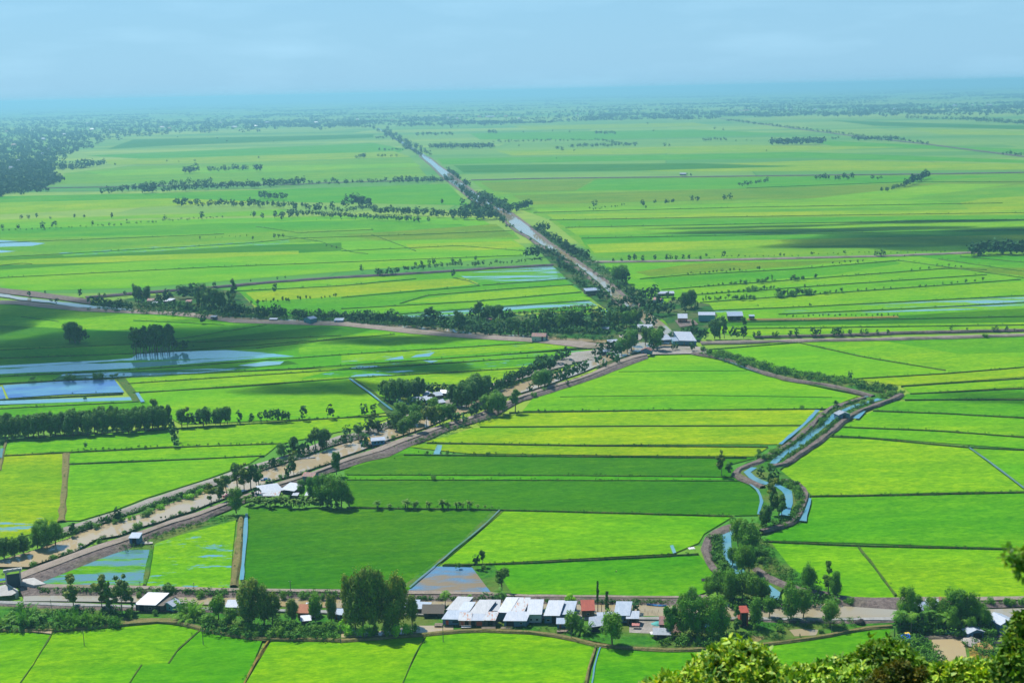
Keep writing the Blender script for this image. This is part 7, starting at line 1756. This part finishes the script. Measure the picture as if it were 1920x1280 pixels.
# field workers
def person(label, px, py, yaw=0, bend=0.0, shirt=(.5, .5, .55, 1), trousers=(.05, .05, .08, 1), group=None, sc=1.0):
    W = P(px, py, .95)
    root = empty('person', (W.x, W.y, .8), R(yaw)); root.scale = (sc, sc, sc)
    c, s = math.cos(bend), math.sin(bend)
    def up(x, y, z): # lean the upper body forward about the hips
        dz = z - .92
        return (x, y * c - dz * s, .92 + dz * c + y * s)
    J = [(0, 0, .92), up(0, 0, 1.15), up(0, 0, 1.38), up(0, .0, 1.48), up(0, -.01, 1.60), up(0, -.01, 1.70),
         up(-.17, 0, 1.38), up(-.24, -.04, 1.12), up(-.22, -.20, .92), up(.17, 0, 1.38), up(.24, -.04, 1.12), up(.22, -.20, .92),
         (-.09, 0, .88), (-.11, -.03, .48), (-.12, 0, .06), (-.12, -.12, .03), (.09, 0, .88), (.12, .04, .48), (.12, .06, .06), (.12, -.06, .03)]
    E = [(0, 1), (1, 2), (2, 3), (3, 4), (4, 5), (2, 6), (6, 7), (7, 8), (2, 9), (9, 10), (10, 11), (0, 12), (12, 13), (13, 14), (14, 15), (0, 16), (16, 17), (17, 18), (18, 19)]
    rad = [.14, .13, .14, .055, .09, .08, .06, .045, .03, .06, .045, .03, .09, .065, .045, .035, .09, .065, .045, .035]
    me = bpy.data.meshes.new('body'); me.from_pydata(J, E, []); me.materials.append(mat_plain('clothes', shirt))
    o = bpy.data.objects.new('body', me); COL.objects.link(o); o.parent = root
    sk = o.modifiers.new('skin', 'SKIN'); o.modifiers.new('sub', 'SUBSURF').render_levels = 1
    for i, v in enumerate(me.skin_vertices[0].data): v.radius = (rad[i], rad[i])
    me.skin_vertices[0].data[0].use_root = True
    hx, hy, hz_ = up(0, -.01, 1.76)
    V = [(hx, hy, hz_ + .12)] + [(hx + math.cos(a * math.pi / 5) * .24, hy + math.sin(a * math.pi / 5) * .24, hz_ - .03) for a in range(10)]
    mesh_obj('hat', V, [(0, 1 + i, 1 + (i + 1) % 10) for i in range(10)] + [tuple(range(10, 0, -1))], mat_plain('straw_hat', (.6, .5, .3, 1)), root)
    return tag(root, label, 'person', group)
g_ = 'field workers standing in the paddy near the grove'
person('worker in dark clothes standing alone left of the other three in the paddy', 989, 668, 10, .2, (.12, .14, .2, 1), group=g_, sc=1.15)
person('worker in dark shirt, left of the close group of three in the paddy', 1005, 668, -20, .5, (.08, .1, .14, 1), group=g_, sc=1.15)
person('worker in grey shirt, middle of the close group of three', 1012, 667, 15, .3, (.4, .42, .45, 1), group=g_, sc=1.15)
person('worker in pale shirt, right of the close group of three', 1020, 666, 0, .15, (.6, .6, .58, 1), group=g_, sc=1.15)
person('farmer in dark clothes bending over in the deep green field', 1155, 1073, 20, .9, (.04, .04, .05, 1))
person('person in red shirt standing beside the blue walled house', 1024, 1169, 0, 0, (.55, .08, .08, 1))

# nets, tarps, heaps, jetties
def heap(name, label, px, py, rx, ry, h, mat, seed, cat, z=1.4):
    rs = random.Random(seed); W = P(px, py, z); V = []; Fc = []; n = 12; m_ = 5
    for j in range(m_ + 1):
        for i in range(n):
            a = 2 * math.pi * i / n; r = (1 - j / m_) ; q = 1 + rs.uniform(-.2, .2)
            V.append((math.cos(a) * rx * r * q, math.sin(a) * ry * r * q, h * (1 - r * r) * rs.uniform(.8, 1.2)))
    for j in range(m_):
        for i in range(n):
            a = j * n + i; b = j * n + (i + 1) % n
            Fc.append((a, b, b + n, a + n))
    o = mesh_obj(name, V, Fc, mat, None, True, (W.x, W.y, z))
    return tag(o, label, cat)
heap('net_pile', 'teal fishing net pile spread on the sandy yard', 1232, 1169, 2.4, 2.2, .9, NETT, 1, 'net pile'); heap('net_pile', 'flat teal net beside the lane right of the dark fronted house', 1203, 1158, 1.8, 1.6, .3, NETT, 2, 'net pile')
heap('net_pile', 'green net heaped along the pond bank', 1785, 1185, 6.5, 1.6, 1.0, NETT, 3, 'net pile')
heap('rubble_heap', 'pale rubble heap in front of the small gabled hut', 1822, 1203, 4.5, 4, 1.6, mat_plain('rubble', (.42, .38, .34, 1), sc=1.2), 4, 'rubble heap')
heap('rubble_heap', 'orange earth heap below the small gabled hut', 1842, 1212, 4, 5, 1.0, mat_plain('orange_earth', (.45, .28, .10, 1), sc=1.2), 5, 'earth heap')
heap('rubble_heap', 'scrap heap under the tree right of the yard', 1262, 1176, 4.5, 5, 2.6, mat_plain('scrap', (.34, .22, .17, 1), sc=2.2), 6, 'scrap heap')
heap('straw_heap', 'pale stone pile beside the bank road shed', 273, 1017, 4, 1.6, .7, mat_plain('pale_stones', (.5, .48, .4, 1)), 7, 'stone pile')
heap('straw_heap', 'dark hay heap beside the concrete lane', 1613, 1167, 2.6, 1.8, 1.8, mat_plain('dark_hay', (.05, .045, .04, 1)), 8, 'hay heap', 1.9)
def tarp(label, px, py, w, d, yaw, mat, z=2.2, slope=.5):
    W = P(px, py, z); root = empty('tarp_shelter', (W.x, W.y, 1.3), R(yaw))
    V = []; Fc = []
    for j in range(5):
        for i in range(7):
            x = (i / 6 - .5) * w; y = (j / 4) * d
            V.append((x, y, z - .4 + j / 4 * slope - .18 * math.sin(i * math.pi / 2) ** 2 + rnd.uniform(-.04, .04)))
    for j in range(4):
        for i in range(6):
            a = j * 7 + i; Fc.append((a, a + 1, a + 8, a + 7))
    sh = mesh_obj('sheet', V, Fc, mat, root, True); sh.modifiers.new('th', 'SOLIDIFY').thickness = .05
    for x in (-w / 2 + .1, w / 2 - .1):
        for y in (.1, d - .1): box('post', x - .05, x + .05, y - .05, y + .05, 0, z - .65, POSTW, root)
    return tag(root, label, 'tarp')
tarp('bright blue tarp shelter at the corner of the deep green field', 1704, 1202, 4.4, 3.0, 22, TARPB, 2.0, 1.2)
tarp('small yellowish tarp behind the bright blue tarp', 1703, 1193, 2.2, 1.6, 10, YELLOWM, 1.8, .5)
tarp('yellow tarp spot in front of the palm grove', 1833, 1176, 1.6, 1.4, 5, YELLOWM, 2.4, .5)
tarp('sagging pale sheet beside the left half of the scrap hut', 1226, 1192, 2.6, 2.2, 10, HULLW, 2.0, .4)
tarp('red white awning in front of the dark fronted house', 1192, 1176, 3.4, 2.0, -8, mat_plain('awning_red', (.5, .2, .18, 1)), 2.0, .4)
tarp('teal sheet stretched between two white roofed houses', 1018, 1152, 2.2, 3, 0, NETT, 4.0, .6)
tarp('tiny blue white pump shelter on the bright field corner', 1298, 1032, 3.4, 2.2, 14, HULLW, 1.9, .3)
tarp('black tarp covered pump at the edge of the tree mass', 1325, 1092, 4.6, 2.6, -4, mat_plain('black_tarp', (.02, .02, .025, 1)), 1.8, .4)
def jetty(label, px, py, w, d, yaw=0, z=1.4, mat=None):
    W = P(px, py, z); root = empty('wooden_jetty', (W.x, W.y, z), R(yaw))
    box('deck', -w / 2, w / 2, 0, d, .5, .62, mat or POSTW, root)
    for i in range(4):
        x = -w / 2 + .1 + (w - .2) * i / 3
        box('post', x - .06, x + .06, .04, .16, -.8, .497, POSTW, root)
        box('rail_post', x - .04, x + .04, .02, .10, .623, 1.4, mat or POSTW, root)
    box('rail', -w / 2, w / 2, .01, .11, 1.403, 1.48, mat or POSTW, root)
    return tag(root, label, 'jetty')
jetty('white railed wooden platform before the patched shack', 874, 1178, 4.4, 2.2, 0, mat=HULLW); jetty('dark wooden platform below the low blue fronted shack', 822, 1175, 3.6, 3, -4)
jetty('grey wooden platform before the rust patched shack', 916, 1180, 6.2, 2.4, 0); jetty('low platform under the low white roofed shack', 950, 1180, 5, 1.6, 0)
jetty('small landing under the dark front tree', 1055, 1186, 5, 2, 0)
# fishing stakes standing in the canal
stk = random.Random(3)
for i in range(16):
    x = 1195 + i * 2.6 + stk.uniform(-.6, .6); W = P(x, 1149 + stk.uniform(-3, 3), 1.35)
    me = trunk_mesh('stake', [((0, 0, -.5), (stk.uniform(-.1, .1), 0, stk.uniform(.9, 1.8)), .06, .045)], POSTW, 5)
    o = bpy.data.objects.new('wooden_stake', me); COL.objects.link(o); o.location = W
    tag(o, 'thin wooden stake standing in the canal right of the village roofs', 'stake', 'stakes in the canal beside the village')
# crates and water jars by the shacks
CR = mat_plain('jar_clay', (.30, .16, .10, 1)); 
def jar_mesh():
    V = []; Fc = []; n = 10; prof = [(.22, 0), (.38, .25), (.42, .5), (.34, .75), (.24, .86), (.28, .92)]
    for r, z in prof:
        for i in range(n): a = 2 * math.pi * i / n; V.append((math.cos(a) * r, math.sin(a) * r, z))
    for j in range(len(prof) - 1):
        for i in range(n): a = j * n + i; b = j * n + (i + 1) % n; Fc.append((a, b, b + n, a + n))
    Fc.append(tuple(range(n))[::-1])
    me = bpy.data.meshes.new('water_jar'); me.from_pydata(V, [], Fc); me.materials.append(CR); me.shade_smooth(); return me
# ------------------------------------------------------------------ the hillside under the camera
t = NT('hill_scrub'); p = t.pos(); n1 = t.noise(p, .2, 6, .7); n2 = t.noise(p, 1.5, 4, .7)
HILLM = t.done(t.principled(t.mix(t.mapr(n1, .35, .65, 0, 1), (.03, .09, .012, 1), (.09, .085, .05, 1)), .95, .1, t.bump(n2, 1, .8)))
def hill_z(x, y):
    # shoulder a little below the camera, falling steeply towards the plain
    yy = y + 12
    base = 226.5 - .9 * max(0, yy) ** 1.04 - .02 * x * x / 10
    if yy < 0: base = 226.5 - .35 * abs(yy) ** 1.05 - .02 * x * x / 10
    return max(-3.0, base + 1.2 * math.sin(x * .09) * math.cos(y * .07) + .6 * math.sin(x * .31 + y * .2))
vs = []; fs = []; NX, NY = 90, 110
for j in range(NY + 1):
    for i in range(NX + 1):
        x = -340 + 680 * i / NX; y = -420 + 720 * j / NY
        vs.append((x, y, hill_z(x, y)))
for j in range(NY):
    for i in range(NX):
        a = j * (NX + 1) + i; fs.append((a, a + 1, a + NX + 2, a + NX + 1))
tag(mesh_obj('hill', vs, fs, HILLM, None, True), 'steep scrub covered hillside below the viewpoint', 'hill', kind='structure')
NEARL = mat_leaf('near_leaf', (.016, .075, .003, 1), (.065, .17, .005, 1), (.24, .31, .016, 1), scale=1.6, trans=.25, spec=.8)  # noise tones paint bright leaf highlights and dark gaps into the colour
NEARD = mat_leaf('near_leaf_dark', (.008, .042, .003, 1), (.028, .10, .005, 1), (.10, .17, .01, 1), scale=1.6, trans=.3, spec=.5)
NEARO = mat_leaf('near_leaf_orange', (.010, .040, .003, 1), (.032, .044, .003, 1), (.10, .070, .004, 1), scale=3.2, trans=.3, spec=.4)
def near_leaves(lobes, n, seed, L=.17, shell=.72):
    """pointed folded leaves in drooping whorls"""
    rs = np.random.RandomState(seed)
    nt = n // 7
    Q, N = lobes_points(lobes, nt, rs, shell)
    idx = np.repeat(np.arange(nt), 7)
    B = unit(N * .9 + np.array([0, 0, .5]))[idx]
    r = unit(rs.normal(size=(len(idx), 3)))
    D = unit(B * .55 + r * .9 + np.array([0, 0, -.12]))
    S0 = unit(np.cross(D, unit(B + .6 * unit(rs.normal(size=B.shape))))); UPN = np.cross(S0, D)
    l = (L * (.7 + .6 * rs.rand(len(idx))))[:, None]; w = l * .21
    P0 = Q[idx] + D * .02
    V = np.stack([P0, P0 + D * l * .35 + S0 * w + UPN * w * .35, P0 + D * l * .72 + S0 * w * .8 - UPN * l * .03, P0 + D * l - UPN * l * .14, P0 + D * l * .72 - S0 * w * .8 - UPN * l * .03, P0 + D * l * .35 - S0 * w + UPN * w * .35], 1)
    return V.reshape(-1, 3)
def near_tree(label, name, blobs, dist, n, seed, mat, L=.17, extra=None, hang=None, cat='tree'):
    """blobs: (px, py, radius px, depth offset m) describing the crown outline at a distance"""
    pts = []
    for px, py, r, dz in blobs:
        c = Pd(px, py, dist + dz); rr = r * (dist + dz) / F
        pts.append((c, rr))
    cx = sum(p_[0].x for p_ in pts) / len(pts); cy_ = sum(p_[0].y for p_ in pts) / len(pts)
    gz = hill_z(cx, cy_)
    root = empty(name, (cx, cy_, gz))
    O = Vector((cx, cy_, gz))
    lobes = [(c.x - O.x, c.y - O.y, c.z - O.z, rr, rr * 1.1, rr * .92) for c, rr in pts]
    V = near_leaves(lobes, n, seed, L)
    cr_ = bpy.data.objects.new('crown', quads_mesh('crown', V, 6, mat)); COL.objects.link(cr_); cr_.parent = root
    top = max(l[2] for l in lobes); mid = (0, 0, top * .55)
    segs = [((0, 0, -.5), mid, .16, .11)]
    for l in lobes: segs.append((mid, (l[0], l[1], l[2] - .1), .06, .02))
    rr_ = random.Random(seed)
    for l in lobes:
        for _ in range(5):
            a = rr_.uniform(0, 6.283); e = rr_.uniform(-.3, 1.2)
            segs.append(((l[0], l[1], l[2] - .1), (l[0] + math.cos(a) * math.cos(e) * l[3] * .9, l[1] + math.sin(a) * math.cos(e) * l[3] * .9, l[2] + math.sin(e) * l[5] * .9), .022, .006))
    tr_ = bpy.data.objects.new('trunk', trunk_mesh('trunk', segs, BARK, 6)); COL.objects.link(tr_); tr_.parent = root
    return tag(root, label, cat)
near_tree('leafy round topped tree in the foreground at the bottom right', 'tree', [(1375, 1252, 50, 0), (1340, 1268, 46, .4), (1405, 1262, 48, -.3), (1370, 1300, 80, 0), (1310, 1290, 40, .2), (1440, 1290, 42, 0), (1255, 1302, 34, .3), (1228, 1306, 30, .3), (1395, 1232, 22, .2), (1350, 1232, 22, 0)], 34, 19000, 1, NEARL, .19)
near_tree('low leafy crown in the foreground between the round tree and the tall crown', 'tree', [(1480, 1300, 42, 0), (1520, 1288, 40, .3), (1560, 1290, 46, 0), (1600, 1300, 50, -.3), (1545, 1264, 20, .2), (1498, 1280, 24, 0)], 33, 12000, 2, NEARL, .18)
near_tree('tall foreground crown with yellow green tips right of the centre', 'tree', [(1655, 1250, 46, 0), (1625, 1262, 40, .4), (1690, 1256, 42, .2), (1660, 1222, 20, .3), (1640, 1232, 22, .1), (1680, 1226, 18, .1), (1740, 1284, 40, 0), (1590, 1272, 30, .2), (1640, 1296, 50, 0)], 35, 15000, 3, NEARD, .19)
near_tree('orange brown withered foliage in front of the tall foreground crown', 'bush', [(1668, 1264, 14, 0), (1690, 1250, 12, .1), (1650, 1278, 17, 0), (1712, 1276, 15, 0), (1685, 1288, 24, 0), (1726, 1262, 9, 0), (1630, 1290, 16, .1), (1655, 1302, 26, 0), (1800, 1292, 12, 0)], 31.5, 6500, 4, NEARO, .12, cat='bush')
near_tree('wide leafy foreground crown along the bottom right edge', 'tree', [(1775, 1282, 36, 0), (1810, 1276, 34, .2), (1850, 1280, 38, 0), (1890, 1284, 40, .2), (1795, 1258, 14, 0), (1830, 1258, 14, .1), (1760, 1262, 14, 0), (1860, 1300, 44, 0), (1790, 1302, 44, 0)], 32, 15000, 5, NEARL, .18)
near_tree('dark leafy tree at the right edge of the foreground', 'tree', [(1912, 1236, 30, 0), (1925, 1200, 30, .2), (1900, 1262, 30, 0), (1935, 1260, 40, 0), (1922, 1166, 16, .1)], 30, 8000, 6, NEARD, .18)
# the twig that hangs in from the right: a near tree outside the frame with one branch reaching in
def branch_tree():
    d = 14.0
    tipA = Pd(1868, 1046, d); tipB = Pd(1908, 1084, d); root_pt = Pd(1990, 1030, d + .2)
    base = Vector((root_pt.x + 1.2, root_pt.y + .4, hill_z(root_pt.x + 1.2, root_pt.y + .4)))
    root = empty('tree', base)
    segs = [((0, 0, -.4), tuple(root_pt + Vector((.6, .3, .3)) - base), .12, .06), (tuple(root_pt + Vector((.6, .3, .3)) - base), tuple(root_pt - base), .05, .03)]
    A = Pd(1925, 1036, d); 
    segs += [(tuple(root_pt - base), tuple(A - base), .02, .012), (tuple(A - base), tuple(tipA - base), .010, .004), (tuple(A - base), tuple(tipB - base), .010, .004)]
    o = bpy.data.objects.new('trunk', trunk_mesh('trunk', segs, BARK, 6)); COL.objects.link(o); o.parent = root
    lob = []
    for px, py, r in ((1884, 1040, 9), (1898, 1036, 11), (1912, 1040, 13), (1920, 1052, 13), (1910, 1062, 10), (1914, 1076, 9), (1908, 1086, 7), (1930, 1046, 18), (1876, 1046, 6), (1950, 1040, 20)):
        c = Pd(px, py, d) - base; q = r * d / F; lob.append((c.x, c.y, c.z, q, q, q))
    V = near_leaves(lob, 330, 8, .085, .3)
    o = bpy.data.objects.new('crown', quads_mesh('crown', V, 6, NEARL)); COL.objects.link(o); o.parent = root
    tag(root, 'leafy twig hanging into the picture at the right edge', 'tree')
branch_tree()
# scrub on the rest of the near slope, seen only from beside the photograph's viewpoint
SL = []
for _ in range(2600):
    x = rt.uniform(-150, 170); y = rt.uniform(6, 190)
    z = hill_z(x, y)
    if z < 0: continue
    px_line = (Vector((x, y, z + 3.5)) - Vector((0, 0, CAMH)))
    f = px_line.dot(FC)
    if f > 0:
        yy = 640 - px_line.dot(UC) / f * F
        if yy < 1300: continue
    SL.append((x, y, z - .4, rt.uniform(2.2, 4.0), 1.8))
crown_cloud(SL, 77, LEAF, 'hillside_undergrowth', 'dense green scrub covering the slope below the viewpoint')
# ------------------------------------------------------------------ haze
HZ = 59000
hz = mesh_obj('haze', [(x, y, z) for z in (-1.5, 250) for x, y in ((-HZ, -HZ), (HZ, -HZ), (HZ, HZ), (-HZ, HZ))],
              [(3, 2, 1, 0), (4, 5, 6, 7), (0, 1, 5, 4), (1, 2, 6, 5), (2, 3, 7, 6), (3, 0, 4, 7)], None)
hm = bpy.data.materials.new('haze_air'); hm.use_nodes = True
hm.node_tree.nodes.clear()
ho = hm.node_tree.nodes.new('ShaderNodeOutputMaterial'); pv = hm.node_tree.nodes.new('ShaderNodeVolumePrincipled')
pv.inputs['Color'].default_value = HAZECOL
pv.inputs['Density'].default_value = HAZEDEN
pv.inputs['Anisotropy'].default_value = 0.25
hm.node_tree.links.new(pv.outputs[0], ho.inputs['Volume'])
hz.data.materials.append(hm)
tag(hz, 'pale blue summer haze lying over the whole plain', 'haze', kind='stuff')
